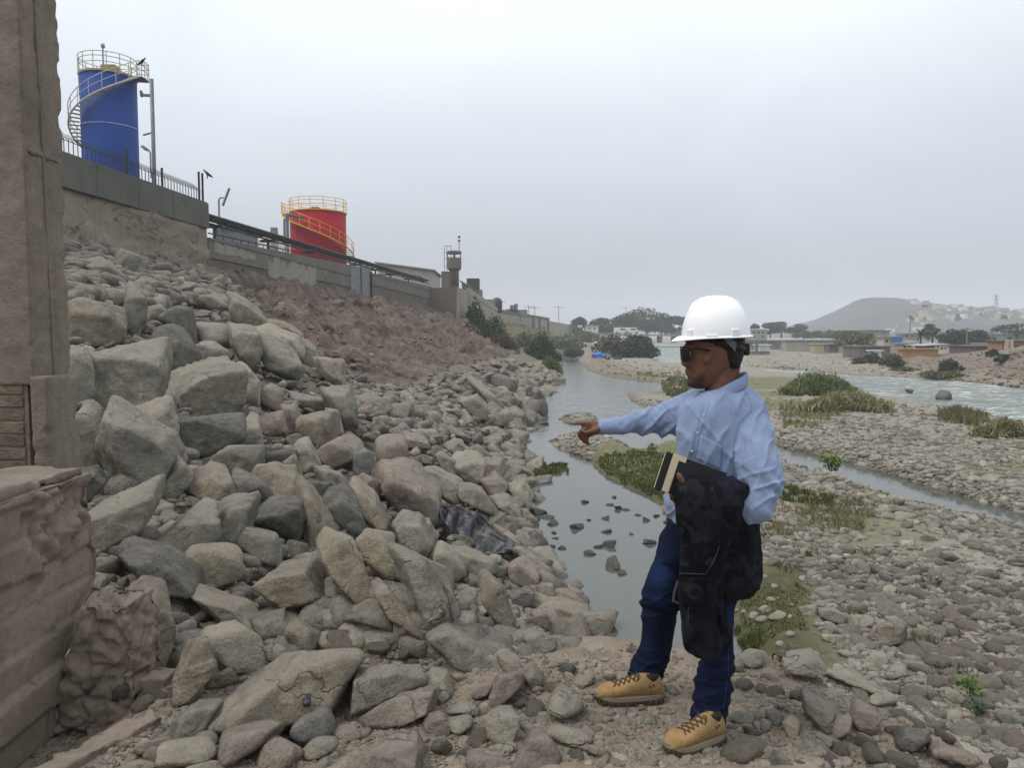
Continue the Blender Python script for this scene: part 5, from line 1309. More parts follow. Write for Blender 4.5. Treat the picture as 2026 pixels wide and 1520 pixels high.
# --- tanks with spiral stairs
def tank(px_l, px_r, Y, py_top, z0, label, mat, railmat, stairmat, a0, a1, zt_fac, nsteps, seam=None, name='storage_tank'):
    cx = gx((px_l + px_r) / 2, Y); r = (gx(px_r, Y) - gx(px_l, Y)) / 2; zt = gz(py_top, Y - r)
    t = thing(name, (cx, Y, z0), label, 'tank')
    MB().lathe((cx, Y, 0), [(r, z0), (r, zt - 0.12)], 48).build('shell', mat, t, False)
    t.children[0].data.polygons.foreach_set('use_smooth', [len(p.vertices) == 4 for p in t.children[0].data.polygons])
    MB().lathe((cx, Y, 0), [(r + .05, zt - .12), (r + .09, zt - .02), (r + .02, zt), (0.05, zt + .18)], 48).build('roof', stairmat, t)
    H_ = 1.05
    pr = lambda a, rr, z: (cx + rr * math.cos(a), Y + rr * math.sin(a), z)
    n = 40
    for zz in (0.45, 0.78, H_):
        MB().path([pr(2 * math.pi * k / n, r + .05, zt + zz) for k in range(n + 1)], 0.026, 5).build('guard_rail', railmat, t)
    for k in range(14):
        a = 2 * math.pi * k / 14 + 0.2
        MB().tube(pr(a, r + .05, zt - .05), pr(a, r + .05, zt + H_), 0.028, 5).build('rail_post', railmat, t)
    # stair
    ri, ro = r + 0.05, r + 0.66
    zs = lambda f: zt - 0.15 - (zt - 0.15 - zt_fac) * f
    for k in range(nsteps):
        f = k / nsteps; a = a0 + (a1 - a0) * f
        M_ = Matrix.Rotation(a, 3, 'Z')
        MB().box(pr(a, (ri + ro) / 2, zs(f)), (ro - ri, 0.24, 0.04), M_).build('tread', stairmat, t)
    m = 36
    for nm, rr, dz, th in (('outer_stringer', ro, 0.0, 0.055), ('handrail', ro, 1.0, 0.026), ('mid_rail', ro, 0.55, 0.022)):
        MB().path([pr(a0 + (a1 - a0) * k / m, rr, zs(k / m) + dz) for k in range(m + 1)], th, 5).build(nm, stairmat if nm == 'outer_stringer' else railmat, t)
    for k in range(0, 13):
        f = k / 12.0; a = a0 + (a1 - a0) * f
        MB().tube(pr(a, ro, zs(f)), pr(a, ro, zs(f) + 1.0), 0.024, 5).build('stair_post', railmat, t)
    # landing platform
    s_ = 1 if a1 < a0 else -1
    pf = MB(); k0 = [a0 + s_ * (0.04 + 0.42 * i / 6) for i in range(7)]
    pf.hexa([pr(a, ri, zt - .22) for a in k0] + [pr(a, ro + .1, zt - .22) for a in reversed(k0)], [pr(a, ri, zt - .12) for a in k0] + [pr(a, ro + .1, zt - .12) for a in reversed(k0)])
    pf.build('landing', M_IRON if stairmat is not M_YELLOW else stairmat, t)
    lr = MB()
    for zz in (0.4, 0.7, 1.0):
        lr.path([pr(a, ro + .1, zt - .12 + zz) for a in k0] + [pr(k0[-1], ri, zt - .12 + zz)], 0.026, 5)
    for a in (k0[0], k0[2], k0[4], k0[6]): lr.tube(pr(a, ro + .1, zt - .12), pr(a, ro + .1, zt + .9), 0.026, 5)
    lr.build('landing_rail', railmat, t)
    if seam:
        zc = seam
        MB().path([pr(R(a), r + .012, zc) for a in range(200, 372, 4)], 0.028, 5).build('weld_seam', simple('seam_paint', (0.45, 0.47, 0.5), .6, 0, .5, 3), t)
    return t, cx, r, zt
PYREF = 240
tb, bcx, br, bzt = tank(166, 268, 50, 134, 7.0, 'tall blue cylindrical tank with a spiral stair and cream railing', M_TBLUE, M_RAILW, M_RAILW, R(-14), R(-245), 14.6, 30, seam=gz(241, 48.4))
PYREF = 465
tr_, rcx, rr_, rzt = tank(576, 684, 70, 412, 6.5, 'squat red cylindrical tank with a yellow spiral stair', M_TRED, M_YELLOW, M_YELLOW, R(-172), R(25), 10.3, 30)
for k in range(2):
    pxx = (587, 610)[k]
    MB().tube((gx(pxx, 67.7), 67.75, 7), (gx(pxx, 67.7), 67.75, gz(432, 67.8)), 0.03, 5).build('shell_seam', M_TRED, tr_)
PYREF = 130
hv = MB().box((gx(214, 49), 49.3, bzt + .25), (0.9, 0.8, 0.35)); hv.build('roof_hatch', simple('ochre_hatch', (0.3, 0.22, 0.08), .7), tb, bevel=.03)
PYREF = 405
MB().box((gx(622, 69), 69.5, rzt + .25), (0.7, 0.7, 0.3)).build('roof_hatch', simple('rust_hatch', (0.25, 0.1, 0.05), .7), tr_, bevel=.03)
PYREF = 120
# mast with a lamp on the blue tank
mt = thing('roof_lamp', (gx(204, 49), 49, bzt), 'thin lamp mast standing on the roof of the blue tank', 'lamp')
MB().tube((gx(204, 49), 49, bzt), (gx(204, 49), 49, gz(96, 49)), 0.05, 6).build('pole', M_GALV, mt)
MB().lathe((gx(204.5, 49), 49, gz(95, 49)), [(0.06, 0), (0.13, 0.08), (0.12, 0.22), (0.04, 0.3)], 8).build('lamp_head', M_GALV, mt)
# caged side pipe left of the blue tank
lf = thing('ladder_frame', (gx(157, 50), 50, gz(190, 50)), 'thin cream ladder frame on the left side of the blue tank', 'ladder')
MB().path([(gx(161, 50), 49.9, gz(118, 50)), (gx(155, 50), 49.9, gz(118, 50)), (gx(156.5, 50), 49.9, gz(190, 50))], 0.03, 5).build('frame', M_RAILW, lf)
PYREF = 250
# vertical pipe right of the blue tank
vp = thing('vertical_pipe', (gx(303, 47), 47, 8), 'tall grey vertical pipe right of the blue tank', 'pipe')
MB().tube((gx(302.5, 47), 47, 8), (gx(302.5, 47), 47, gz(156, 47)), 0.115, 10).build('riser', M_BLUEPIPE, vp, True)
MB().path([(gx(262, 47), 48.3, gz(176, 47)), (gx(281, 47), 47, gz(181, 47)), (gx(284, 47), 47, gz(188, 47)), (gx(300, 47), 47, gz(188.5, 47))], 0.09, 7).build('elbow_pipe', M_BLUEPIPE, vp)
MB().tube((gx(268, 47), 48, gz(258, 47)), (gx(301, 47), 47, gz(262, 47)), 0.06, 5).build('brace', M_GALV, vp)
PYREF = 460
# pipes beside the red tank
rp_ = thing('riser_pipes', (gx(570, 66), 66, 7), 'pair of dark riser pipes at the left side of the red tank', 'pipe')
MB().path([(gx(569, 66), 66, 7), (gx(569, 66), 66, gz(424, 66)), (gx(590, 66), 67.5, gz(425, 66))], 0.13, 8).build('tall_pipe', M_BLUEPIPE, rp_)
MB().path([(gx(563, 66), 66, 7), (gx(563, 66), 66, gz(434, 66)), (gx(567, 66), 66, gz(433, 66))], 0.10, 8).build('short_pipe', M_BLUEPIPE, rp_)
# --- pipe rack along the wall
pk = thing('pipe_rack', wp(50, -1.0, 8), 'long dark pipe bridge running along the top of the lower wall', 'pipe rack')
def pz(y): return np.interp(y, [35, 55.4, 85], [8.92, 9.18, 9.55])
ysr = np.linspace(35, 86, 18)
for off, dz, r_ in ((-0.55, 0.0, 0.10), (-0.25, 0.05, 0.08), (-0.85, 0.02, 0.09), (-0.4, -0.28, 0.05)):
    MB().path([wp(y, off, pz(y) + dz) for y in ysr], r_, 7).build('pipe', M_IRON, pk)
for y in (36.4, 42.6, 49, 59, 64.7, 69.8, 77):
    MB().tube(wp(y, -0.5, 7.4), wp(y, -0.5, pz(y) - .3), 0.075, 6).tube(wp(y, -0.95, pz(y) - .32), wp(y, -0.1, pz(y) - .32), 0.08, 5).build('support', M_IRON, pk)
for y in np.arange(36, 86, 1.6):
    MB().tube(wp(y, -0.9, pz(y) - .1), wp(y, -0.2, pz(y) - .1), 0.03, 4).build('crossbar', M_IRON, pk)
# lower cable with hangers
ck = thing('cable_tray', wp(45, -0.1, 7.9), 'thin dark cable run hanging just above the lower wall', 'cable tray')
MB().path([wp(y, -0.1, np.interp(y, [35, 56, 86], [8.12, 8.75, 9.2])) for y in np.linspace(35, 86, 12)], 0.035, 5).build('cable', M_IRON, ck)
for y in np.arange(35.6, 44, 0.9): MB().tube(wp(y, -0.1, 7.8), wp(y, -0.1, np.interp(y, [35, 56], [8.14, 8.77])), 0.02, 4).build('hanger', M_IRON, ck)
PYREF = 550
# looped pipe near the shed
lp = thing('looped_pipe', (gx(830, 80), 80, 8.5), 'pipe loop with a rounded end in front of the pale shed', 'pipe')
MB().path([(gx(740, 66), 66, gz(543, 66)), (gx(826, 80), 80, gz(545, 80)), (gx(834, 80), 80, gz(548, 80)), (gx(836, 80), 80, gz(560, 80))], 0.05, 6).build('pipe', M_IRON, lp)
PYREF = 480
# --- behind-wall process platform with yellow rails between the walls
yr = thing('process_platform', (gx(505, 60), 60, 7), 'low pale tanks with a yellow handrail behind the lower wall', 'platform')
for px, w_, py in ((500, 1.6, 484), (530, 1.3, 478)):
    MB().lathe((gx(px, 62), 62, 7), [(w_, 0), (w_, gz(py, 62) - 7), (w_ * .6, gz(py - 5, 62) - 7)], 20).build('vat', simple('pale_vat', (0.5, 0.5, 0.48), .6), yr, True)
mb = MB()
for dy in (0, 7, 14):
    mb.path([(gx(462, 58), 58, gz(468 + dy, 58)), (gx(548, 58), 58, gz(472 + dy, 58))], 0.03, 5)
for px in range(466, 550, 9): mb.tube((gx(px, 58), 58, gz(495, 58)), (gx(px, 58), 58, gz(469, 58)), 0.025, 4)
mb.build('handrail', simple('pale_yellow_paint', (0.45, 0.40, 0.2), .6), yr)
MB().box((gx(543, 61), 61, gz(476, 61)), (0.45, 0.45, 2.0)).build('stub_stack', M_GALV, yr)
gb = shed('grey block building just behind the end of the tall wall', gx(424, 48), gx(468, 48), 48, 4, 6.6, gz(450, 48), gz(450, 48), M_GATE, M_GATE, 'block_building')

# --- lamps
def lamp(name, label, px, Y, py0, py1, head, mat=M_GALV):
    t = thing(name, (gx(px, Y), Y, gz(py0, Y)), label, 'lamp')
    MB().tube((gx(px, Y), Y, gz(py0, Y)), (gx(px, Y), Y, gz(py1, Y)), 0.05, 6).build('pole', mat, t)
    return t
PYREF = 320
l1 = lamp('street_lamp', 'curved double-headed lamp in front of the vertical pipe', 298, 44, 352, 303, None)
MB().path([(gx(298, 44), 44, gz(303, 44)), (gx(296, 44), 44, gz(298, 44)), (gx(291, 44), 44, gz(296, 44))], 0.05, 5).build('arm', M_GALV, l1)
for dx, dz in ((-5, -4), (-2, 0)):
    MB().hexa([(gx(291 + dx - 4, 44), 43.8, gz(293 - dz * .2 - 2, 44)), (gx(291 + dx + 3, 44), 43.8, gz(297 - dz * .2, 44)), (gx(291 + dx + 3, 44), 44.2, gz(297 - dz * .2, 44)), (gx(291 + dx - 4, 44), 44.2, gz(293 - dz * .2 - 2, 44))],
              [(gx(291 + dx - 3, 44), 43.8, gz(290 - dz * .2 - 2, 44)), (gx(291 + dx + 4, 44), 43.8, gz(294 - dz * .2, 44)), (gx(291 + dx + 4, 44), 44.2, gz(294 - dz * .2, 44)), (gx(291 + dx - 3, 44), 44.2, gz(290 - dz * .2 - 2, 44))]).build('lamp_head', M_GALV, l1)
PYREF = 400
l2 = lamp('street_lamp', 'bent lamp post with a tilted flat panel at the end of the tall wall', 433, 42, 470, 395, None)
MB().path([(gx(433, 42), 42, gz(395, 42)), (gx(436, 42), 42, gz(391, 42)), (gx(443, 42), 42, gz(391, 42))], 0.04, 5).build('arm', M_GALV, l2)
a_, b_ = Vector((gx(440.5, 42), 42, gz(407, 42))), Vector((gx(454.5, 42), 42, gz(372, 42)))
MB().tube(a_, b_, 0.07, 4).build('panel', M_GALV, l2)

# --- birds
def bird(px, py, Y, label, face=1, s=1.0):
    t = thing('bird', (gx(px, Y), Y, gz(py, Y)), label, 'bird')
    vs, es, rd = [], [], []
    pts = [(-.28, .0, .06, .02), (-.12, 0, .16, .075), (.03, 0, .26, .10), (.14, 0, .36, .06), (.17, 0, .43, .045), (.25, 0, .41, .012)]
    mb = bpy.data.meshes.new('body'); bm = bmesh.new(); prev = None
    for (x, y, z, r_) in pts:
        ring = [bm.verts.new((face * s * (x), s * r_ * math.cos(q), s * (z + r_ * math.sin(q)))) for q in [k * math.pi / 4 for k in range(8)]]
        if prev:
            for k in range(8): bm.faces.new((prev[k], prev[(k + 1) % 8], ring[(k + 1) % 8], ring[k]))
        else: bm.faces.new(ring)
        prev = ring
    bm.faces.new(prev)
    for yy_ in (-.04, .04):
        l0 = MB().tube((face * s * .02, s * yy_, 0), (face * s * .02, s * yy_, s * .2), s * .014, 5)
        base = [bm.verts.new(v) for v in l0.v]
        for f in l0.f: bm.faces.new([base[i] for i in f])
    bm.to_mesh(mb); bm.free()
    o = link('body', mb, M_BLACKF, t, True); o.matrix_parent_inverse = Matrix()
    return t
M_BLACKF = simple('black_feathers', (0.012, 0.012, 0.013), 0.7)
PYREF = 130
bird(281, 130, 49.2, 'black bird perched on the right railing of the blue tank', 1, 1.1)
PYREF = 350
bird(411, 353, 34.5, 'black bird perched on the last fence post of the tall wall', -1, 0.85)
PYREF = 664
# ================================================================== pillar, brick infill and footing
def displaced_box(name, mat, parent, lo, hi, res, amp, seed, freq=3.0, chip=0.0, taper=None, boards=None, smooth=False, extra=None):
    """box with all faces subdivided, roughened and edge-chipped"""
    lo, hi = np.array(lo, float), np.array(hi, float); sz = hi - lo
    n = np.maximum(1, np.round(sz / res).astype(int))
    Vs, Fs, base = [], [], 0
    for ax in range(3):
        u, v = (ax + 1) % 3, (ax + 2) % 3
        for side in (0, 1):
            U, W = np.meshgrid(np.linspace(lo[u], hi[u], n[u] + 1), np.linspace(lo[v], hi[v], n[v] + 1), indexing='ij')
            P_ = np.zeros(U.shape + (3,)); P_[..., u] = U; P_[..., v] = W; P_[..., ax] = hi[ax] if side else lo[ax]
            idx = base + np.arange(U.size).reshape(U.shape)
            f = np.stack([idx[:-1, :-1], idx[1:, :-1], idx[1:, 1:], idx[:-1, 1:]], -1).reshape(-1, 4)
            Fs.append(f if side else f[:, ::-1]); Vs.append(P_.reshape(-1, 3)); base += U.size
    V = np.vstack(Vs); F = np.vstack(Fs)
    c = (lo + hi) / 2; h = sz / 2
    q = (V - c) / h
    dist_edge = np.sort((1 - np.abs(q)) * h, axis=1)[:, 1]           # distance to the nearest edge along the face
    nrm = np.where(np.abs(np.abs(q) - 1) < 1e-6, np.sign(q), 0.0)
    nrm = nrm / np.linalg.norm(nrm, axis=1, keepdims=True)
    d = amp * fbm(V[:, 0] * freq, V[:, 1] * freq, V[:, 2] * freq, 5, seed)
    if chip:
        e = np.clip(fbm(V[:, 0] * freq * 1.7, V[:, 1] * freq * 1.7, V[:, 2] * freq * 1.7, 4, seed + 3), 0, 1)
        d = d - chip * e * np.exp(-dist_edge / (chip * 1.2)) * 1.8
    if boards is not None:
        z = V[:, 2] + 0.012 * fbm(V[:, 0] * 2, V[:, 1] * 2, 0, 3, seed + 9)
        bz = np.floor((z - lo[2]) / boards); fr = (z - lo[2]) / boards - bz
        d = d + 0.030 * (_hash(bz.astype(np.int64), bz.astype(np.int64) * 0, bz.astype(np.int64) * 0, seed) - 0.5) * 2 - 0.012 * np.exp(-np.minimum(fr, 1 - fr) * boards / 0.005) * sstep(-.3, .2, fbm(V[:, 1] * 4, bz, 0, 2, seed + 21))
    if extra is not None: d = d + extra(V, nrm)
    V = V + nrm * d[:, None]
    if taper: V = taper(V)
    me = np_mesh(name, V, F, smooth)
    bm = bmesh.new(); bm.from_mesh(me); bmesh.ops.remove_doubles(bm, verts=bm.verts, dist=1e-5); bm.to_mesh(me); bm.free()
    return link(name, me, mat, parent)

PY = 4.45
X = lambda px, Y=PY: gx(px, Y)
Zp = lambda py, Y=PY: gz(py, Y)
pil = thing('concrete_pillar', (X(100), PY, Zp(925)), 'weathered concrete pillar with brick infill at the left edge', 'pillar')
# right column: its narrow side faces the stream
displaced_box('column', MC_PILLAR, pil, (-3.02, 4.36, Zp(760)), (-2.72, 4.73, Zp(-60)), 0.016, 0.007, 3, 6.0, 0.016)
MB().tube((-2.716, 4.555, Zp(740)), (-2.716, 4.50, Zp(-50)), 0.010, 6).build('mortar_rib', MC_PILLAR, pil)
displaced_box('plinth', MC_PILLAR, pil, (-2.70, 4.30, Zp(945)), (-2.61, 4.61, Zp(744)), 0.016, 0.005, 5, 5.0, 0.02)
displaced_box('joint_ledge', MC_PILLAR, pil, (-2.98, 4.38, Zp(306)), (-2.712, 4.72, Zp(297)), 0.012, 0.012, 8, 9.0, 0.02)
displaced_box('broken_front', MC_PILSHADE, pil, (-3.9, 4.385, Zp(742)), (-2.80, 4.60, Zp(-60)), 0.022, 0.038, 7, 4.0, 0.03)
# brick infill : every brick its own piece
bw_, bh_ = 0.215, 0.0755
brick_me = []
for k in range(5):
    tmp = MB().box((0, 0, 0), (bw_ - .010, .10, bh_ - .010)).mesh('brick')
    bm = bmesh.new(); bm.from_mesh(tmp); bmesh.ops.bevel(bm, geom=bm.edges[:], offset=.005, segments=1, affect='EDGES')
    for v_ in bm.verts: v_.co += Vector([random.Random(k * 97 + v_.index).uniform(-.0025, .0025) for q in range(3)])
    bm.to_mesh(tmp); bm.free(); tmp.materials.append(M_BRICK); brick_me.append(tmp)
by = 4.42
zb_ = Zp(935, by)
infill = MB().box((X(-65, by), by + 0.007, zb_ + 0.62), (X(60, by) - X(-190, by), 0.10, 1.42)).build('mortar_bed', M_MORTAR, pil)
rb = random.Random(4)
for r_ in range(9):
    for cidx in range(4):
        xx = X(54, by) - (cidx + (0.5 if r_ % 2 else 0.0)) * bw_ - bw_ / 2 * (1 if r_ % 2 == 0 else 0)
        if xx - bw_ / 2 < X(-190, by): continue
        o = bpy.data.objects.new('brick', brick_me[rb.randrange(5)]); COL.objects.link(o); o.parent = infill
        o.matrix_parent_inverse = infill.matrix_basis.inverted()
        o.location = (xx, by + rb.uniform(-.004, .004), zb_ + 0.04 + r_ * bh_); o.rotation_euler = (0, 0, rb.uniform(-.03, .03))
# a few bricks still showing in the upper broken part at the frame edge
for r_ in range(9):
    o = bpy.data.objects.new('brick', brick_me[rb.randrange(5)]); COL.objects.link(o); o.parent = infill
    o.matrix_parent_inverse = infill.matrix_basis.inverted()
    o.location = (X(-45 + 6 * (r_ % 2), PY), 4.41, Zp(735 - r_ * 27, PY + .1)); o.rotation_euler = (0, 0, rb.uniform(-.05, .05))

# --- stepped footing with board marks
ft = thing('concrete_footing', (-2.3, 3.8, 1.6), 'brown board-marked concrete footing under the pillar in the left corner', 'footing')
FX, FY1, FZ1 = -2.19, 3.98, 2.79
ftop = 2.79
def shear(V):
    V = V.copy()
    k = np.clip((ftop - V[:, 2]) / 1.2, 0, 1)
    # the face leans out slightly at the top right and narrows towards the ground
    V[:, 1] -= np.where(V[:, 1] > 3.6, (0.42 * sstep(0.40, 0.95, k) - 0.06 * sstep(0.30, 0.36, k) * sstep(0.6, 0.45, k)) * sstep(3.6, 3.95, V[:, 1]), 0)
    return V
def honeycomb(V, nrm):
    y, z = V[:, 1], V[:, 2]
    e = np.hypot((y - 3.56) / 0.15, (z - 2.56) / 0.24) + 0.5 * fbm(y * 9, z * 9, 0, 3, 71)
    e2 = np.hypot((y - 3.80) / 0.12, (z - 2.62) / 0.20) + 0.5 * fbm(y * 9, z * 9, 0, 3, 72)
    m_ = sstep(1.0, 0.75, np.minimum(e, e2)) * (nrm[:, 0] > 0.3)
    n = fbm(y * 26, z * 11, V[:, 0] * 20, 4, 73, 0.6)
    return m_ * (0.030 * n - 0.055 * np.abs(fbm(y * 16, z * 9, 0, 3, 75)) + 0.018) + (nrm[:, 0] > .3) * -0.010 * np.clip(fbm(y * 3, z * 6, 0, 4, 77) - .25, 0, 1) * 3
displaced_box('footing_block', MC_FOOT, ft, (-2.9, 2.3, 1.25), (FX, FY1, ftop), 0.0155, 0.005, 12, 4.0, 0.014, shear, boards=0.165, extra=honeycomb)
displaced_box('top_slab', MC_PILLAR, ft, (-3.2, 2.6, ftop - 0.02), (FX - 0.035, FY1 - 0.02, ftop + 0.035), 0.024, 0.018, 14, 4.0, 0.04)
# ragged honeycomb lump where the concrete spilled over the edge
def lump(name, mat, parent, c, rad, sub, seed, amp, fr, tweak=None):
    V, F = ICO[sub]; V = V.copy()
    n = fbm(V[:, 0] * fr, V[:, 1] * fr, V[:, 2] * fr, 5, seed, 0.6)
    r2 = -np.abs(fbm(V[:, 0] * fr * 1.8, V[:, 1] * fr * 1.8, V[:, 2] * fr * 1.8, 4, seed + 4, 0.6))
    k = np.max(np.abs(V), 1, keepdims=True) ** 0.55
    V = V / k * (1 + amp * n + amp * 1.5 * r2)[:, None] * np.array(rad)
    if tweak is not None: V = tweak(V)
    return link(name, np_mesh(name, V + np.array(c), F, False), mat, parent)
lc = at(212, 1300, 3.72)
_cp = np.random.RandomState(82).uniform((-.22, -.2, -.32), (.22, .2, .32), (70, 3))
def crumble(V, nrm):
    q = V + 0.03 * np.stack([fbm(V[:, 0] * 12, V[:, 1] * 12, V[:, 2] * 12, 3, 84 + k) for k in range(3)], 1)
    ds = np.sort(np.linalg.norm((q[:, None, :] - _cp[None]) * np.array([1, 1, 1.4]), axis=2), axis=1)
    return 0.026 * sstep(0.0, 0.06, ds[:, 1] - ds[:, 0]) - 0.03 + 0.018 * fbm(V[:, 0] * 10, V[:, 1] * 10, V[:, 2] * 16, 3, 88) + 0.007 * fbm(V[:, 0] * 34, V[:, 1] * 34, V[:, 2] * 34, 3, 87)
def tap(V):
    V = V.copy(); k = (V[:, 2] + .31) / .62; V[:, 0] *= 1.15 - .5 * k; V[:, 1] *= 1.05 - .25 * k; V[:, 0] += .06 * k; return V
bl = tag(displaced_box('broken_concrete', MC_FOOT, None, (-.19, -.17, -.31), (.19, .17, .31), 0.0125, 0.03, 81, 3.0, 0.025, tap, extra=crumble), 'crumbling lump of honeycombed concrete with embedded cobbles beside the footing', 'concrete lump')
bl.location = lc
for k, (px, py, r_) in enumerate(((240, 1365, 0.062), (185, 1358, 0.055))):
    p_ = at(px, py, 3.62)
    o = add_stone('embedded_cobble', CV, p_, r_, (1.2, .8, .8), 't', None, None, rs, .3)
    for k_ in ('category', 'group', 'label'):
        if k_ in o: del o[k_]
    o.parent = bl; o.matrix_parent_inverse = Matrix.Translation(-bl.location)
# low kerb ledge running from the footing
kb = tag(displaced_box('concrete_ledge', MC_FOOT, None, (0, 0, 0), (0.10, 0.72, 0.12), 0.0125, 0.012, 51, 7, 0.03), 'low concrete ledge running past the foot of the broken lump', 'ledge')
pk0 = Vector(hit_many(np.array([[235, 1440.]]))[0]); kb.location = (pk0.x - 0.26, pk0.y - 0.55, hgt(pk0.x, pk0.y) - 0.095); kb.rotation_euler = (0.03, 0, R(-30))
ch = thing('concrete_channel', at(305, 1380, 3.55), 'broken square concrete channel piece standing right of the lump', 'concrete block')
cc = at(305, 1385, 3.62)
displaced_box('channel_side', MC_FOOT, ch, (cc.x - 0.085, cc.y, cc.z - 0.18), (cc.x + 0.055, cc.y + 0.12, cc.z + 0.10), 0.016, 0.006, 52, 6, 0.02)
# dark bit of plastic on the slab
ps = at(607, 1388, 3.05)
V, F = ICO[3]; V = V * np.array([0.018, 0.03, 0.022]); V = V * (1 + 0.5 * fbm(V[:, 0] * 60, V[:, 1] * 60, V[:, 2] * 60, 3, 5))[:, None]
o = tag(link('plastic_scrap', np_mesh('plastic_scrap', V, F, False), simple('black_plastic', (0.03, 0.032, 0.035), .4)), 'crumpled scrap of dark plastic on the large dusty slab', 'scrap'); o.location = ps

# --- black plastic sheet on the slope
shp = [(864, 1002, 0), (893, 1000, .1), (935, 1008, .2), (985, 1045, .1), (1020, 1072, 0), (1008, 1100, -.1), (965, 1098, -.1), (935, 1092, -.05), (905, 1075, -.05), (885, 1040, 0)]
p0 = hit_many(np.array([[940, 1060]]))[0]; dS = p0[1] - 0.55
nu, nv = 46, 30
top = [at(px, py, dS + dd) for px, py, dd in ((864, 1002, .25), (893, 1000, .2), (935, 1010, .1), (975, 1040, 0.0), (1020, 1074, -.05))]
botp = [at(px, py, dS + dd) for px, py, dd in ((872, 1020, -.15), (890, 1050, -.3), (918, 1086, -.4), (960, 1100, -.42), (1010, 1099, -.3))]
def poly_at(pts, f):
    f = f * (len(pts) - 1); i = min(int(f), len(pts) - 2); return pts[i].lerp(pts[i + 1], f - i)
V = []
for i in range(nu + 1):
    for j in range(nv + 1):
        f, g_ = i / nu, j / nv
        p_ = poly_at(top, f).lerp(poly_at(botp, f), g_)
        fold = 0.10 * math.sin(f * 26 + 3 * g_) * (0.3 + g_) * float(vnoise(np.array([f * 9]), np.array([g_ * 1.3]), np.array([2.0]), 8)[0] + 0.6)
        sag = -0.14 * math.sin(math.pi * g_) * math.sin(math.pi * f) + 0.03 * float(fbm(np.array([f * 5]), np.array([g_ * 5]), np.array([0.]), 3, 9)[0])
        V.append((p_.x, p_.y - sag - fold, p_.z + 0.4 * fold + 0.02 * float(vnoise(np.array([f * 11]), np.array([g_ * 9]), np.array([1.]), 3)[0])))
idx = np.arange((nu + 1) * (nv + 1)).reshape(nu + 1, nv + 1)
F = np.stack([idx[:-1, :-1], idx[1:, :-1], idx[1:, 1:], idx[:-1, 1:]], -1).reshape(-1, 4)
m, nt, b = newmat('black_sheet'); g = N(nt); v = g.coord('Object', (14, 14, 1.2)); n_ = g.noise(v, 1.0, 4, .6); v2 = g.coord('Object'); n2_ = g.noise(v2, 5, 5, .6)
c = g.mixc(g.mr(n_, .52, .72, 0, .5), (0.022, 0.022, 0.030), (0.21, 0.20, 0.19)); c = g.mixc(g.mr(n2_, .46, .62, 0, .75), c, (0.15, 0.145, 0.14))
nt.links.new(c, b.inputs['Base Color']); b.inputs['Roughness'].default_value = 0.5; b.inputs['Specular IOR Level'].default_value = .35
o = tag(link('plastic_sheet', np_mesh('plastic_sheet', np.array(V), F, True), m), 'torn dusty black plastic sheet draped on the boulders by the stream', 'plastic sheet')
so = o.modifiers.new('thickness', 'SOLIDIFY'); so.thickness = 0.006
# ================================================================== vegetation
def leaf_mat(name, cols, rough=0.75):
    m, nt, b = newmat(name); g = N(nt)
    v = g.coord('Object'); n1 = g.noise(v, 0.8, 4, 0.6)
    tint = g.attr('tint').outputs['Color']
    c = g.mixc(1.0, g.ramp(n1, [(0.3, cols[0]), (0.55, cols[1]), (0.75, cols[2])]), tint, 'MULTIPLY')
    nt.links.new(c, b.inputs['Base Color']); b.inputs['Roughness'].default_value = rough
    b.inputs['Specular IOR Level'].default_value = 0.15
    return m
ML_DARK = leaf_mat('dark_foliage', [(0.022, 0.036, 0.016), (0.038, 0.056, 0.024), (0.065, 0.082, 0.038)])
ML_OLIVE = leaf_mat('olive_foliage', [(0.07, 0.08, 0.036), (0.11, 0.12, 0.056), (0.165, 0.165, 0.085)])
ML_BRIGHT = leaf_mat('bright_foliage', [(0.08, 0.115, 0.03), (0.125, 0.165, 0.045), (0.175, 0.20, 0.07)])
ML_SHRUB = leaf_mat('shrub_foliage', [(0.085, 0.11, 0.042), (0.13, 0.158, 0.064), (0.185, 0.205, 0.098)])
ML_CREEP = leaf_mat('creeper_foliage', [(0.026, 0.056, 0.022), (0.044, 0.086, 0.034), (0.075, 0.118, 0.05)])
ML_BROWN = leaf_mat('dry_brush', [(0.055, 0.043, 0.032), (0.088, 0.068, 0.05), (0.12, 0.098, 0.07)])
ML_STRAW = leaf_mat('dry_grass', [(0.17, 0.16, 0.075), (0.24, 0.215, 0.115), (0.31, 0.27, 0.16)])
ML_GRASS = leaf_mat('green_grass', [(0.06, 0.075, 0.02), (0.105, 0.125, 0.035), (0.16, 0.165, 0.07)])
M_BARK = simple('bark', (0.09, 0.075, 0.06), 0.9, 0, 0.3, 8, 0.5)
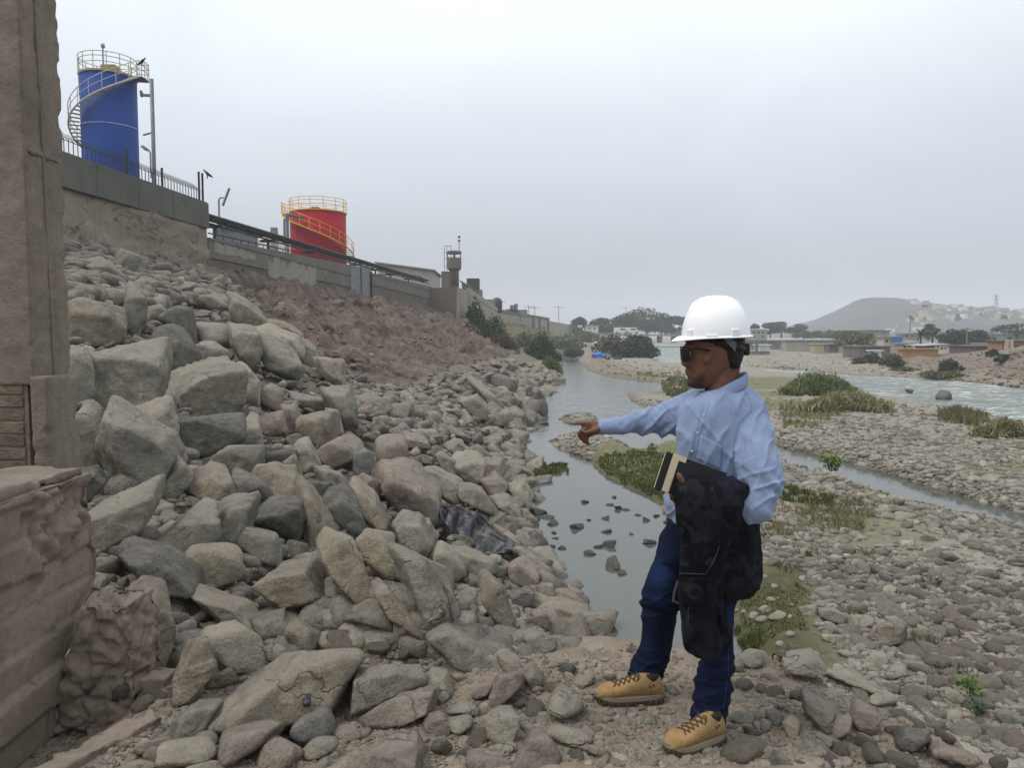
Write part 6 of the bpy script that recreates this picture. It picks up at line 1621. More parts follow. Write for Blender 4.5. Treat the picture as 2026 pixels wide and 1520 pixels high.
def leaves(name, lobes, n, size, seed, mat, parent=None, asp=0.55, droop=0.0, shell=0.55):
    if droop < 0: shell = 0.25
    """many leaf-sized faces spread through the lobes (cx,cy,cz,rx,ry,rz)"""
    r_ = np.random.RandomState(seed); lobes = np.array(lobes, float)
    vol = lobes[:, 3] * lobes[:, 4] * lobes[:, 5]; k = r_.choice(len(lobes), n, p=vol ** 0.8 / (vol ** 0.8).sum())
    d = r_.normal(size=(n, 3)); d /= np.linalg.norm(d, axis=1, keepdims=True)
    rad = shell + (1.06 - shell) * r_.uniform(0, 1, n) ** 0.7
    rad *= 1 + 0.22 * fbm(d[:, 0] * 2 + k * 3, d[:, 1] * 2, d[:, 2] * 2, 3, seed)
    c = lobes[k, :3] + d * rad[:, None] * lobes[k, 3:]
    a = r_.normal(size=(n, 3)); a[:, 2] -= droop; a /= np.linalg.norm(a, axis=1, keepdims=True)
    b = np.cross(a, r_.normal(size=(n, 3))); b /= np.linalg.norm(b, axis=1, keepdims=True)
    s = size * r_.uniform(0.6, 1.4, (n, 1))
    V = np.stack([c - a * s, c + b * s * asp, c + a * s, c - b * s * asp], 1).reshape(-1, 3)
    F = np.arange(4 * n).reshape(n, 4)
    me = np_mesh(name, V, F)
    t = r_.uniform(0.7, 1.3, (n, 1)) * np.array([[1, 1, 1]]) * (1 + 0.12 * r_.normal(size=(n, 3)))
    vcol(me, 'tint', np.repeat(np.clip(t, .4, 1.8), 4, 0))
    return link(name, me, mat, parent)
def blades(name, C_, h, w, seed, mat, lean=0.35, parent=None, per=1):
    r_ = np.random.RandomState(seed); n = len(C_) * per
    c = np.repeat(C_, per, 0) + np.concatenate([r_.normal(0, w * 2, (n, 2)) if per > 1 else np.zeros((n, 2)), np.zeros((n, 1))], 1)
    hh = h * r_.uniform(0.5, 1.25, n); a = r_.uniform(0, 6.28, n); l = r_.uniform(0.1, 1, n) * lean
    dx, dy = np.cos(a), np.sin(a)
    b0 = np.stack([-dy * w, dx * w, 0 * a], 1); tip = np.stack([dx * l * hh, dy * l * hh, hh * np.sqrt(np.maximum(0.1, 1 - l * l * .6))], 1)
    mid = np.stack([dx * l * hh * .3, dy * l * hh * .3, hh * 0.55], 1)
    V = np.stack([c - b0, c + b0, c + mid + b0 * .8, c + tip, c + mid - b0 * .8], 1).reshape(-1, 3)
    F = np.arange(5 * n).reshape(n, 5)
    me = np_mesh(name, V, F); t = r_.uniform(0.65, 1.35, (n, 1)) * np.ones((1, 3))
    vcol(me, 'tint', np.repeat(t, 5, 0))
    return link(name, me, mat, parent)
def lobes_from(px0, px1, py0, py1, Y, seed, n=7, dep=1.0, flat=False):
    r_ = np.random.RandomState(seed); x0, x1, z0, z1 = gx(px0, Y), gx(px1, Y), gz(py1, Y), gz(py0, Y)
    w, h = x1 - x0, z1 - z0; out = []
    for i in range(n):
        f = (i + .5) / n; rx = w * r_.uniform(0.17, 0.26) ; env = math.sin(math.pi * min(max(f, .08), .92)) ** 0.5
        hz = h * env * r_.uniform(0.75, 1.0)
        out.append((x0 + w * (0.1 + 0.8 * f), Y + r_.uniform(-.25, .25) * w * dep, z0 + hz * 0.52, rx, rx * dep + .1, hz * 0.50))
    return out
def bush(name, label, cat, px0, px1, py0, py1, Y, seed, mat, n=900, size=None, lob=7, group=None, stem=True, dep=1.0, ground=False, up=0.0):
    if ground: Y = float(hit_many(np.array([[(px0 + px1) / 2, py1 - 2]]))[0, 1])
    size = size or max(0.05, 2.2 * Y / FPX)
    px0, px1, py0 = px0 - .10 * (px1 - px0), px1 + .10 * (px1 - px0), py0 - .10 * (py1 - py0)
    zb = gz(py1, Y); cx = gx((px0 + px1) / 2, Y)
    t = thing(name, (cx, Y, zb), label, cat, group)
    L = lobes_from(px0, px1, py0, py1, Y, seed, lob, dep)
    leaves('foliage', L, n, size * (2.0 if up else 1), seed, mat, t, .13 if up else .55, -up)
    if stem:
        mb = MB(); r_ = np.random.RandomState(seed)
        for l in L: mb.tube((cx + (l[0] - cx) * .4, Y, zb - .3), (l[0], l[1], l[2]), 0.012 * Y / 20 + 0.01, 5, 0.006 * Y / 20)
        mb.build('stem', M_BARK, t)
    return t
def tree(name, label, px, Y, pyb, pyt, wpx, seed, mat, n=1300, crown_f=0.72, group=None, lob=9):
    zb, zt = gz(pyb, Y), gz(pyt, Y); h = zt - zb; cx = gx(px, Y); w = wpx / FPX * Y
    t = thing(name, (cx, Y, zb), label, 'tree', group); r_ = np.random.RandomState(seed)
    L = []
    for i in range(lob):
        f = r_.uniform(0, 1); a = r_.uniform(0, 6.28); env = 0.5 * (1 - (2 * f - 1) ** 2) + 0.12
        L.append((cx + math.cos(a) * w * env * .55, Y + math.sin(a) * w * env * .55, zb + h * (1 - crown_f) + h * crown_f * (0.16 + 0.7 * f), w * r_.uniform(.18, .30), w * r_.uniform(.18, .30), h * crown_f * r_.uniform(.13, .22)))
    L.append((cx, Y, zt - h * .14, w * .2, w * .2, h * .14))
    leaves('crown', L, n, max(0.10, 1.7 * Y / FPX), seed, mat, t)
    mb = MB().tube((cx, Y, zb - .5), (cx, Y, zb + h * .55), w * .035 + .05, 6, w * .02 + .03)
    for l in L[:5]: mb.tube((cx, Y, zb + h * .3), l[:3], w * .018 + .03, 5, .02)
    mb.build('trunk', M_BARK, t)
    return t
def palm(label, px, Y, pyb, pyt, wpx, seed, name='palm_tree', group=None):
    zb, zt = gz(pyb, Y), gz(pyt, Y); cx = gx(px, Y); w = wpx / FPX * Y / 2
    t = thing(name, (cx, Y, zb), label, 'palm tree', group); r_ = random.Random(seed)
    MB().tube((cx, Y, zb), (cx, Y, zt - w * .5), 0.05 * w + .1, 6, 0.04 * w + .06).build('trunk', M_BARK, t)
    mb = MB()
    for k in range(16):
        a = r_.uniform(0, 6.28); e = r_.uniform(-.3, 1.2); p = Vector((cx, Y, zt - w * .5)); d = Vector((math.cos(a) * math.cos(e), math.sin(a) * math.cos(e), math.sin(e)))
        for s_ in range(4):
            q = p + d * w * .3; sd = d.cross(Vector((0, 0, 1))).normalized() * w * (.11, .12, .09, .04)[s_]
            up = Vector((0, 0, .02 * w))
            mb.hexa([p - sd, p + sd, q + sd * .8, q - sd * .8], [p - sd + up, p + sd + up, q + sd * .8 + up, q - sd * .8 + up])
            p = q; d = (d + Vector((0, 0, -.35))).normalized()
    me = mb.mesh('crown'); vcol(me, 'tint', np.ones((len(me.vertices), 3)))
    link('crown', me, ML_DARK, t); return t

# --- left bank
bush('creeper', 'dark green creeper hanging over the bank right of the tower bastion', 'creeper', 916, 962, 596, 668, 88, 1, ML_CREEP, 2200, 0.16, 8)
bush('creeper', 'dark green shrub spilling down the bank below the pale wall', 'creeper', 950, 1003, 625, 700, 84, 2, ML_CREEP, 2200, 0.16, 8)
bush('dry_shrub', 'brown dry shrub at the end of the brown scarp', 'shrub', 968, 1022, 652, 706, 80, 3, ML_BROWN, 1500, 0.15, 7)
bush('dry_shrub', 'low brown bramble on top of the scarp edge', 'shrub', 905, 955, 640, 690, 82, 33, ML_BROWN, 900, 0.13, 7)
bush('reed_clump', 'tall dark green reeds where the stone bank meets the stream', 'reeds', 1040, 1100, 664, 730, 88, 4, ML_CREEP, 4800, 0.2, 8, up=1.2)
bush('reed_clump', 'bright green grass hanging into the stream at the end of the stone bank', 'reeds', 1072, 1107, 702, 748, 70, 5, ML_BRIGHT, 3600, 0.13, 7, up=1.5)
bush('reed_clump', 'mid green brush on the far left bank above the reeds', 'reeds', 1010, 1062, 655, 700, 105, 6, ML_OLIVE, 1500, 0.17, 7)
bush('hedge', 'green brush along the far stream bank below the cream wall', 'shrub', 1090, 1150, 662, 690, 150, 7, ML_OLIVE, 1500, 0.26, 7)
bush('hedge', 'distant green brush where the track begins', 'shrub', 1130, 1188, 655, 676, 175, 8, ML_OLIVE, 1200, 0.28, 7)
bush('reed_clump', 'low green brush between the stream and the dirt track', 'reeds', 1118, 1150, 684, 704, 118, 9, ML_OLIVE, 2200, 0.2, 6, up=1.2)
# --- bush by the track and the blue tarp
bush('bush', 'big round dark green bush between the dirt track and the river', 'bush', 1222, 1294, 663, 708, 112, 10, ML_DARK, 3600, 0.22, 9)
bush('dry_shrub', 'brown twiggy brush left of the big round bush', 'shrub', 1178, 1240, 664, 700, 116, 11, ML_BROWN, 1500, 0.2, 7)
tp = at_z(1186, 708, 0.35)
tar = thing('blue_tarp', tp, 'crumpled bright blue tarpaulin on the dirt track by the round bush', 'tarpaulin')
V, F = ICO[4]; V = V * np.array([0.95, 0.7, 0.55]); V = V * (1 + 0.28 * fbm(V[:, 0] * 2.2, V[:, 1] * 2.2, V[:, 2] * 2.2, 4, 6))[:, None]; V[:, 2] = np.maximum(V[:, 2], -0.2)
link('cover', np_mesh('cover', V + np.array(tp) + np.array([0, 0, .2]), F, False), simple('blue_tarp_plastic', (0.03, 0.12, 0.42), .45, 0, .3, 2), tar)
jk = at_z(1212, 712, 0.3)
jt = thing('junk_pile', jk, 'dark heap of junk right of the blue tarpaulin', 'junk pile'); r_ = random.Random(3)
for k in range(9): MB().box((jk.x + r_.uniform(-1.1, 1.1), jk.y + r_.uniform(-.4, .4), jk.z + r_.uniform(0, .35)), (r_.uniform(.3, .8), .4, r_.uniform(.15, .4)), Matrix.Rotation(r_.uniform(-.7, .7), 3, 'Y') @ Matrix.Rotation(r_.uniform(0, 3), 3, 'Z')).build('scrap_piece', simple('junk', (0.075, 0.065, 0.06), .9) if k == 0 else bpy.data.materials['junk'], jt, bevel=.02)

# --- green bank, weeds and grass (uncountable)
def grass_patch(name, poly_px, n, h, w, seed, mat, z=None, lean=.5, cond=None):
    r_ = np.random.RandomState(seed); p = np.array(poly_px, float)
    c = np.stack([r_.uniform(p[:, 0].min(), p[:, 0].max(), n * 3), r_.uniform(p[:, 1].min(), p[:, 1].max(), n * 3)], 1)
    c = c[sdist(c[:, 0], c[:, 1], p) < -9 * np.abs(fbm(c[:, 0] * .06, c[:, 1] * .06, 0, 3, seed))][:n]
    Hh = hit_many(c)
    if z is not None:
        Hh = np.array([at_z(a, b_, z)[:] for a, b_ in c])
    else: Hh[:, 2] = table(Hh[:, 0], Hh[:, 1], GFINE)
    k = fbm(Hh[:, 0] * 0.9, Hh[:, 1] * 0.9, 0, 3, seed) > -0.25
    return tag(blades(name, Hh[k], h, w, seed, mat, lean), kind='stuff')
grass_patch('bank_grass', [(1172, 910), (1200, 896), (1250, 890), (1330, 893), (1400, 910), (1400, 1000), (1330, 1004), (1240, 964), (1195, 940)], 6500, 0.075, 0.011, 1, ML_GRASS, lean=.9)
grass_patch('bank_grass', [(1300, 985), (1420, 1000), (1430, 1040), (1350, 1050), (1310, 1010)], 1200, 0.08, 0.01, 2, ML_STRAW)
grass_patch('water_weed', [(1045, 925), (1070, 917), (1122, 920), (1126, 938), (1100, 948), (1060, 945)], 1800, 0.10, 0.014, 3, ML_GRASS, 0.0, .8)
grass_patch('mud_grass', [(1440, 1150), (1520, 1140), (1600, 1165), (1500, 1185), (1445, 1200)], 1500, 0.06, 0.007, 4, ML_GRASS)
grass_patch('mud_grass', [(1446, 1225), (1490, 1210), (1520, 1275), (1480, 1300), (1452, 1280)], 1600, 0.07, 0.007, 5, ML_GRASS)
grass_patch('mud_grass', [(1450, 1175), (1510, 1155), (1600, 1165), (1620, 1200), (1600, 1240), (1620, 1290), (1560, 1320), (1480, 1300)], 2600, 0.035, 0.005, 14, ML_GRASS, lean=.9)
grass_patch('plain_grass', [(1520, 985), (1680, 975), (1740, 1010), (1700, 1060), (1600, 1060), (1500, 1080), (1500, 1020)], 2600, 0.13, 0.008, 6, ML_STRAW)
grass_patch('plain_grass', [(1540, 960), (1660, 990), (1650, 1010), (1545, 1000)], 1500, 0.14, 0.01, 7, ML_GRASS)
grass_patch('far_grass', [(1300, 760), (1345, 735), (1380, 760), (1345, 790), (1318, 785)], 1500, 0.22, 0.03, 8, ML_OLIVE)
grass_patch('far_grass', [(1225, 738), (1345, 738), (1345, 760), (1300, 752)], 1600, 0.20, 0.03, 9, ML_STRAW)
grass_patch('far_grass', [(1540, 800), (1640, 790), (1680, 815), (1620, 850), (1545, 850)], 1800, 0.20, 0.02, 10, ML_STRAW)
for k, (px, py, s_) in enumerate(((1660, 1130, .1), (1720, 1100, .1), (1790, 1130, .1), (1850, 1160, .12), (1690, 1215, .1), (2010, 1180, .12), (1600, 1100, .1), (1560, 1130, .12), (1840, 1280, .13), (1885, 1335, .1))):
    p_ = hit_many(np.array([[px, py]]))[0]
    r_ = np.random.RandomState(60 + k); C_ = np.repeat(p_[None], 70, 0) + np.concatenate([r_.normal(0, .09, (70, 2)), np.zeros((70, 1))], 1)
    tag(blades('grass_tuft', C_, s_, .004, k, ML_STRAW if k % 3 else ML_GRASS, .6), kind='stuff')
def small_plant(px, py, label, h, seed, mat=ML_BRIGHT, n=90, z=None):
    p_ = hit_many(np.array([[px, py]]))[0] if z is None else np.array(at_z(px, py, z))
    t = thing('small_plant', p_, label, 'plant')
    leaves('foliage', [(p_[0], p_[1], p_[2] + h * .6, h * .5, h * .5, h * .42)], n, h * .13, seed, mat, t, .45, 0, .1)
    MB().tube(p_, p_ + np.array([0, 0, h * .7]), h * .03, 5).tube(p_, p_ + np.array([h * .2, 0, h * .6]), h * .02, 5).tube(p_, p_ + np.array([-h * .2, 0, h * .6]), h * .02, 5).build('stem', M_BARK, t)
small_plant(1918, 1385, 'small bright green plant growing among the boulders at the right', 0.22, 1)
small_plant(1932, 1422, 'low dark green weed below the bright green plant', 0.16, 2, ML_CREEP)
small_plant(1645, 940, 'little green sapling standing in the side channel', 0.55, 3, ML_BRIGHT, 130, 0.0)
small_plant(1290, 900, 'thin weed on the green bank left of the notebook', 0.3, 4, ML_OLIVE)
small_plant(1250, 1290, 'tiny dark weed on the ridge beside the far trouser leg', 0.05, 5, ML_CREEP, 40)

# --- mounds by the wide river
bush('shrub_mound', 'long green shrub mound on the gravel bar beside the wide river', 'shrub', 1562, 1684, 742, 784, 62, 21, ML_SHRUB, 9000, 0.10, 13, dep=.5, ground=True, up=1.6)
bush('grass_mound', 'pale green grass mound in front of the long shrub mound', 'grass mound', 1608, 1745, 778, 815, 45, 22, ML_STRAW, 7500, 0.10, 12, dep=.5, ground=True, up=2.0)
grass_patch('river_grass', [(1845, 812), (1900, 812), (1960, 830), (2026, 850), (2026, 866), (1950, 852), (1860, 835)], 2600, 0.36, 0.012, 23, ML_STRAW, None, .5)
bush('grass_clump', 'dry bent grass clump at the right edge by the river', 'grass clump', 1950, 2030, 835, 868, 27, 24, ML_STRAW, 3600, .09, 8, dep=.4, ground=True, up=1.4)

# --- far trees along the horizon
for k, (px, pyt, w_, lb) in enumerate(((1146, 628, 18, 'small hazy tree above the far end of the cream wall'), (1172, 636, 20, 'small hazy tree next to the far white houses'), (1195, 630, 36, 'leftmost round tree of the hazy wood behind the bridge'), (1222, 628, 40, 'broad tree second from the left in the hazy wood'),
        (1248, 622, 44, 'tall tree left of the highest crown in the hazy wood'), (1280, 611, 56, 'highest broad crown of the hazy wood'), (1308, 619, 44, 'tree just right of the highest crown'), (1332, 625, 44, 'tree of the hazy wood left of the hard hat'), (1358, 627, 44, 'tree partly hidden by the hard hat brim'))):
    tree('far_tree', lb, px, 250, 666, pyt, w_ * 1.75, 200 + k, ML_DARK, 3200, .98, 'trees of the hazy wood behind the bridge')
for k, (px, pyt, w_, lb) in enumerate(((1492, 640, 14, 'slim tree right behind the back of the hard hat'), (1524, 638, 24, 'feathery tree in front of the far houses right of the man'), (1546, 636, 34, 'rounded tree second from the left right of the man'), (1580, 641, 30, 'rounded tree below the left foot of the hill'))):
    tree('far_tree', lb, px, 240, 666, pyt, w_ * 1.5, 230 + k, ML_DARK, 1600, .92, 'trees right of the man')
for k, (px, w_) in enumerate(((1590, 34), (1615, 40), (1642, 34))):
    bush('far_hedge', 'low bluish hedge at the foot of the hill', 'hedge', px - w_ / 2, px + w_ / 2, 655, 669, 230, 240 + k, ML_CREEP, 700, .35, 6, 'low hedges below the hill', False)
tree('bank_tree', 'dark spreading tree on the right bank left of the pale block house', 1684, 112, 694, 654, 92, 250, ML_OLIVE, 3600, .92)
palm('tall lone palm standing in front of the hill', 1800, 230, 664, 624, 16, 1)
for k, (px, pyb, pyt, w_, Y_, lb) in enumerate(((1822, 690, 654, 34, 105, 'leftmost dark palm clump behind the shack'), (1845, 692, 652, 42, 108, 'bushy palm right of the leftmost palm clump'))):
    palm(lb, px, Y_, pyb, pyt, w_ * 1.2, 5 + k)
for k, (px, pyb, pyt, w_, Y_, lb) in enumerate(((1882, 692, 650, 34, 105, 'dark tree between the palm clump and the grey pole'), (1904, 692, 652, 36, 102, 'dark tree just left of the tall grey pole'), (1932, 692, 654, 44, 104, 'broad dark tree right of the tall grey pole'), (1836, 668, 642, 24, 150, 'round tree crown above the palm clump'), (2012, 664, 640, 60, 150, 'dark tree above the long pale shed at the right edge'))):
    tree('bank_tree', lb, px, Y_, pyb, pyt, w_ * 1.4, 260 + k, ML_DARK, 1900, .92, 'trees on the right bank')
for k, (px0, px1, py0, py1, Y_, mt_, lb) in enumerate(((1708, 1746, 698, 722, 88, ML_DARK, 'dark bush at the foot of the right bank below the white panel'), (1862, 1898, 710, 738, 70, ML_DARK, 'round dark bush on the slope of the right bank'), (1835, 1905, 734, 748, 66, ML_OLIVE, 'low dark green strip at the water edge of the right bank'),
        (1770, 1815, 727, 736, 75, ML_OLIVE, 'low scrub at the water edge below the orange wall'), (1955, 1975, 692, 706, 66, ML_DARK, 'small bush below the brick house'), (1975, 2000, 700, 715, 58, ML_DARK, 'small bush on the bluff at the right edge'), (1690, 1712, 706, 722, 92, ML_BROWN, 'brown shrub left of the dark bush'), (1748, 1782, 698, 724, 84, ML_BROWN, 'brown tangle below the shack'))):
    bush('bank_bush', lb, 'bush', px0, px1, py0, py1, Y_, 280 + k, mt_, 1100, .14, 6, ground=True)

# ================================================================== far buildings
M_WHITE = simple('white_paint', (0.55, 0.55, 0.54), .7, 0, .1, 1); M_CREAM = simple('cream_wall', (0.42, 0.37, 0.28), .8, 0, .15, .6); M_ORNG = simple('ochre_wall', (0.36, 0.21, 0.09), .85, 0, .25, .4)
M_BRKH = simple('brick_house', (0.27, 0.14, 0.09), .9, 0, .2, .8); M_DKR = simple('dark_tin', (0.125, 0.112, 0.102), .7, 0, .3, .8); M_BLUEP = simple('blue_panel', (0.03, 0.13, 0.38), .6, 0, .1, 1); M_WIN = simple('window_glass', (0.03, 0.034, 0.04), .15, 0, .1, 1, 0, .5)
M_GREYW = simple('grey_far_wall', (0.25, 0.24, 0.225), .9, 0, .2, .5)
def bld(name, label, px0, px1, py0, py1, Y, dep, wall, roof=None, wins=(), cat='house', flat=True, group=None):
    x0, x1, z0, z1 = gx(px0, Y), gx(px1, Y), gz(py1, Y), gz(py0, Y)
    t = thing(name, ((x0 + x1) / 2, Y, z0), label, cat, group)
    MB().hexa([(x0, Y, z0 - .6), (x1, Y, z0 - .6), (x1, Y + dep, z0 - .6), (x0, Y + dep, z0 - .6)], [(x0, Y, z1), (x1, Y, z1), (x1, Y + dep, z1), (x0, Y + dep, z1)]).build('wall', wall, t)
    o_ = .12 + .001 * Y; th = 0.10 + 0.0006 * Y
    MB().hexa([(x0 - o_, Y - o_, z1 + .003), (x1 + o_, Y - o_, z1 + .003), (x1 + o_, Y + dep + o_, z1 + .003), (x0 - o_, Y + dep + o_, z1 + .003)],
              [(x0 - o_, Y - o_, z1 + th), (x1 + o_, Y - o_, z1 + th), (x1 + o_, Y + dep + o_, z1 + th), (x0 - o_, Y + dep + o_, z1 + th)]).build('roof', roof or wall, t)
    for (a, b_, c, d) in wins:
        xa, xb, za, zb_ = gx(a, Y), gx(b_, Y), gz(d, Y), gz(c, Y)
        MB().box(((xa + xb) / 2, Y - .01, (za + zb_) / 2), (xb - xa, .06, zb_ - za)).build('window', M_WIN, t)
    return t
bld('far_house', 'pale two-storey house right of the back of the hard hat', 1486, 1518, 652, 672, 235, 10, M_GREYW, M_WHITE, [(1489, 1494, 656, 660), (1498, 1503, 656, 660), (1507, 1512, 656, 660), (1489, 1494, 664, 668), (1507, 1512, 664, 668)])
bld('far_house', 'small white houses glimpsed between the far trees on the left', 1160, 1184, 645, 660, 245, 8, M_WHITE, M_GREYW, [(1164, 1168, 649, 652), (1174, 1178, 649, 652)])
bld('block_house', 'pale block house with a blue panel on its front', 1748, 1786, 668, 690, 116, 6, M_CREAM, M_GREYW, [(1752, 1757, 672, 678)])
bpn = MB().box((gx(1775.5, 115.6), 115.6, gz(672, 115.6)), (gx(1786, 115) - gx(1766, 115), .2, gz(666.5, 115) - gz(677, 115))); bb = bpn.build('blue_panel', M_BLUEP, None); bb.parent = [o for o in S.objects if o.name.startswith('block_house')][0]; bb.matrix_parent_inverse = Matrix.Translation(-bb.parent.location)
bld('tin_shack', 'dark tin-roofed shack below the blue panel', 1702, 1762, 687, 700, 98, 5, M_DKR, M_DKR, [(1712, 1718, 691, 696)], 'shack')
bld('white_hoarding', 'white panel wall under the dark tin-roofed shack', 1722, 1745, 695, 706, 94, .4, M_WHITE, M_WHITE, cat='panel')
bld('ochre_wall', 'long ochre wall on the right bank below the palms', 1787, 1858, 692, 715, 84, 1.0, M_ORNG, M_ORNG, cat='wall')
sk = thing('open_shack', (gx(1840, 88), 88, gz(692, 88)), 'open shack with a pale sloping roof above the ochre wall', 'shack')
for px in (1822, 1836, 1856): MB().tube((gx(px, 88), 88, gz(700, 88)), (gx(px, 88), 88, gz(684, 88)), .06, 5).build('post', M_DKR, sk)
MB().hexa([(gx(1818, 88), 87, gz(685, 88)), (gx(1868, 88), 87, gz(681, 88)), (gx(1868, 88), 91, gz(680, 88)), (gx(1818, 88), 91, gz(684, 88))], [(gx(1818, 88), 87, gz(684, 88)), (gx(1868, 88), 87, gz(680, 88)), (gx(1868, 88), 91, gz(679, 88)), (gx(1818, 88), 91, gz(683, 88))]).build('roof', M_ROOF, sk)
MB().box((gx(1840, 89), 90, gz(690, 88)), (1.8, 1, .7)).build('counter', M_DKR, sk)
bld('long_shed', 'long pale shed with a grey roof at the right edge', 1945, 2080, 662, 675, 150, 4, M_ROOF, M_ROOF, [(1965, 1972, 667, 671), (1995, 2002, 667, 671)], 'shed')
bld('brick_house', 'unfinished brick house with pale columns at the right edge', 1983, 2080, 676, 704, 74, 2.2, M_BRKH, M_DKR, [(2008, 2016, 684, 694)])
for px in (1992, 2001): MB().box((gx(px, 73.8), 73.8, gz(688, 73.8)), (.28, .3, 1.5)).build('column', M_CREAM, [o for o in S.objects if o.name == 'brick_house'][0])
bld('brown_shed', 'low brown shed left of the brick house', 1930, 1985, 686, 700, 86, 5, simple('brown_boards', (0.13, 0.085, 0.07), .9), M_DKR, cat='shed')
bld('grey_roofs', 'cluster of low grey roofs behind the spreading tree', 1715, 1760, 655, 668, 180, 14, M_GREYW, M_DKR, [(1722, 1728, 659, 663)])
bld('grey_roofs', 'long hazy roof line below the hill', 1640, 1718, 655, 662, 260, 12, M_GREYW, M_ROOF, [(1655, 1660, 657, 660)])
bld('far_house', 'wide hazy white building right of the lone palm', 1808, 1870, 660, 668, 210, 10, M_ROOF, M_ROOF, [(1815, 1820, 662, 665)])
# river works on the far gravel bank
wk = bld('white_shed', 'small white shed on the far gravel bank behind the man', 1504, 1524, 684, 697, 128, 3, M_WHITE, M_WHITE, cat='shed')
pr = thing('pump_raft', (gx(1498, 126), 126, gz(700, 126)), 'dark post standing on a low dark platform beside the white shed', 'platform')
MB().box((gx(1500, 126), 126.5, gz(698, 126)), (gx(1522, 126) - gx(1477, 126), 2, .5)).build('deck', M_DKR, pr); MB().box((gx(1497.5, 126), 126, gz(686, 126)), (.45, .45, 2.0)).build('post', M_GATE, pr)
MB().box((gx(1497.5, 126), 126, gz(677, 126)), (1.2, .5, .15)).build('cap', M_GALV, pr)
bld('gravel_mound_wall', 'pale sloping embankment face on the far right bank', 1556, 1662, 675, 692, 150, 3, simple('pale_embankment', (0.27, 0.245, 0.2), .95, 0, .2, .3), M_DKR, cat='embankment')
bld('yellow_bank', 'yellowish low wall in front of the pale embankment', 1612, 1668, 682, 694, 135, 2, simple('sandy_yellow', (0.32, 0.27, 0.17), .95, 0, .2, .3), None, cat='wall')
bld('dark_levee', 'dark grey stone levee behind the river right of the man', 1470, 1560, 675, 686, 170, 4, simple('levee_stone', (0.13, 0.13, 0.125), .95, 0, .3, .6), M_DKR, cat='levee')
rh = random.Random(9)
for k, (pxh, pyh, wh, hh_, Yh, lbh) in enumerate(((1650, 690, 20, 8, 118, 'little grey hut left of the spreading bank tree'), (1712, 684, 18, 9, 112, 'little brown hut right of the spreading bank tree'), (1738, 682, 22, 9, 120, 'pale hut beside the block house'), (1796, 690, 22, 9, 100, 'rusty hut right of the block house'),
        (1868, 694, 18, 10, 96, 'dark hut right of the open shack'), (1888, 690, 24, 8, 104, 'pale hut under the bank trees'), (1915, 696, 22, 9, 92, 'brown hut beside the tall grey pole'), (1948, 690, 26, 9, 100, 'grey hut in front of the long shed'), (1690, 668, 40, 7, 170, 'long pale house behind the spreading bank tree'), (1800, 668, 30, 7, 165, 'hazy grey house behind the palms'), (1905, 668, 44, 6, 170, 'hazy white house behind the bank trees'))):
    bld('hut', lbh, pxh - wh / 2, pxh + wh / 2, pyh - hh_, pyh, Yh, 1.8, (M_GREYW, M_BRKH, M_CREAM, M_DKR, M_WHITE)[rh.randrange(5)] if Yh < 150 else M_GREYW, (M_DKR, M_ROOF, M_GREYW)[rh.randrange(3)], [(pxh - wh * .3, pxh - wh * .12, pyh - hh_ * .65, pyh - hh_ * .2), (pxh + wh * .1, pxh + wh * .25, pyh - hh_ * .65, pyh - hh_ * .35)], 'hut')
# people-sized dark dots are left to the gravel; bridge
br_ = thing('road_bridge', (gx(1280, 232), 232, gz(672, 232)), 'long low concrete bridge in front of the hazy wood', 'bridge')
MB().hexa([(gx(1150, 232), 232, gz(664.5, 232)), (gx(1475, 232), 232, gz(666.5, 232)), (gx(1475, 232), 240, gz(666.5, 232)), (gx(1150, 232), 240, gz(664.5, 232))], [(gx(1150, 232), 232, gz(660.5, 232)), (gx(1475, 232), 232, gz(663, 232)), (gx(1475, 232), 240, gz(663, 232)), (gx(1150, 232), 240, gz(660.5, 232))]).build('deck', M_GREYW, br_)
for px in range(1165, 1475, 28): MB().box((gx(px, 235), 235, gz(670, 232)), (.9, 4, 2.6)).build('pier', M_DKR, br_)
MB().path([(gx(1150, 231.9), 231.9, gz(658.5, 232)), (gx(1475, 231.9), 231.9, gz(661, 232))], .08, 4).build('railing', M_GALV, br_)
def van(px, py, Y, label):
    c = Vector((gx(px, Y), Y, gz(py, Y))); t = thing('white_van', c, label, 'van', 'white vans on the bridge')
    MB().hexa([c + Vector(q) for q in ((-2.2, -.9, .35), (2.2, -.9, .35), (2.2, .9, .35), (-2.2, .9, .35))], [c + Vector(q) for q in ((-2.1, -.8, 1.95), (1.2, -.8, 1.95), (1.2, .8, 1.95), (-2.1, .8, 1.95))]).build('body', M_WHITE, t, bevel=.08)
    MB().box(c + Vector((0.3, -.92, 1.45)), (1.6, .05, .45)).build('side_window', M_WIN, t)
    for sx in (-1.4, 1.4): MB().tube(c + Vector((sx, -.95, .35)), c + Vector((sx, .95, .35)), .36, 10).build('wheel', M_IRON, t)
van(1229, 661, 234, 'white van on the bridge left of the other van'); van(1250, 661, 234, 'white van on the bridge nearer the hard hat')
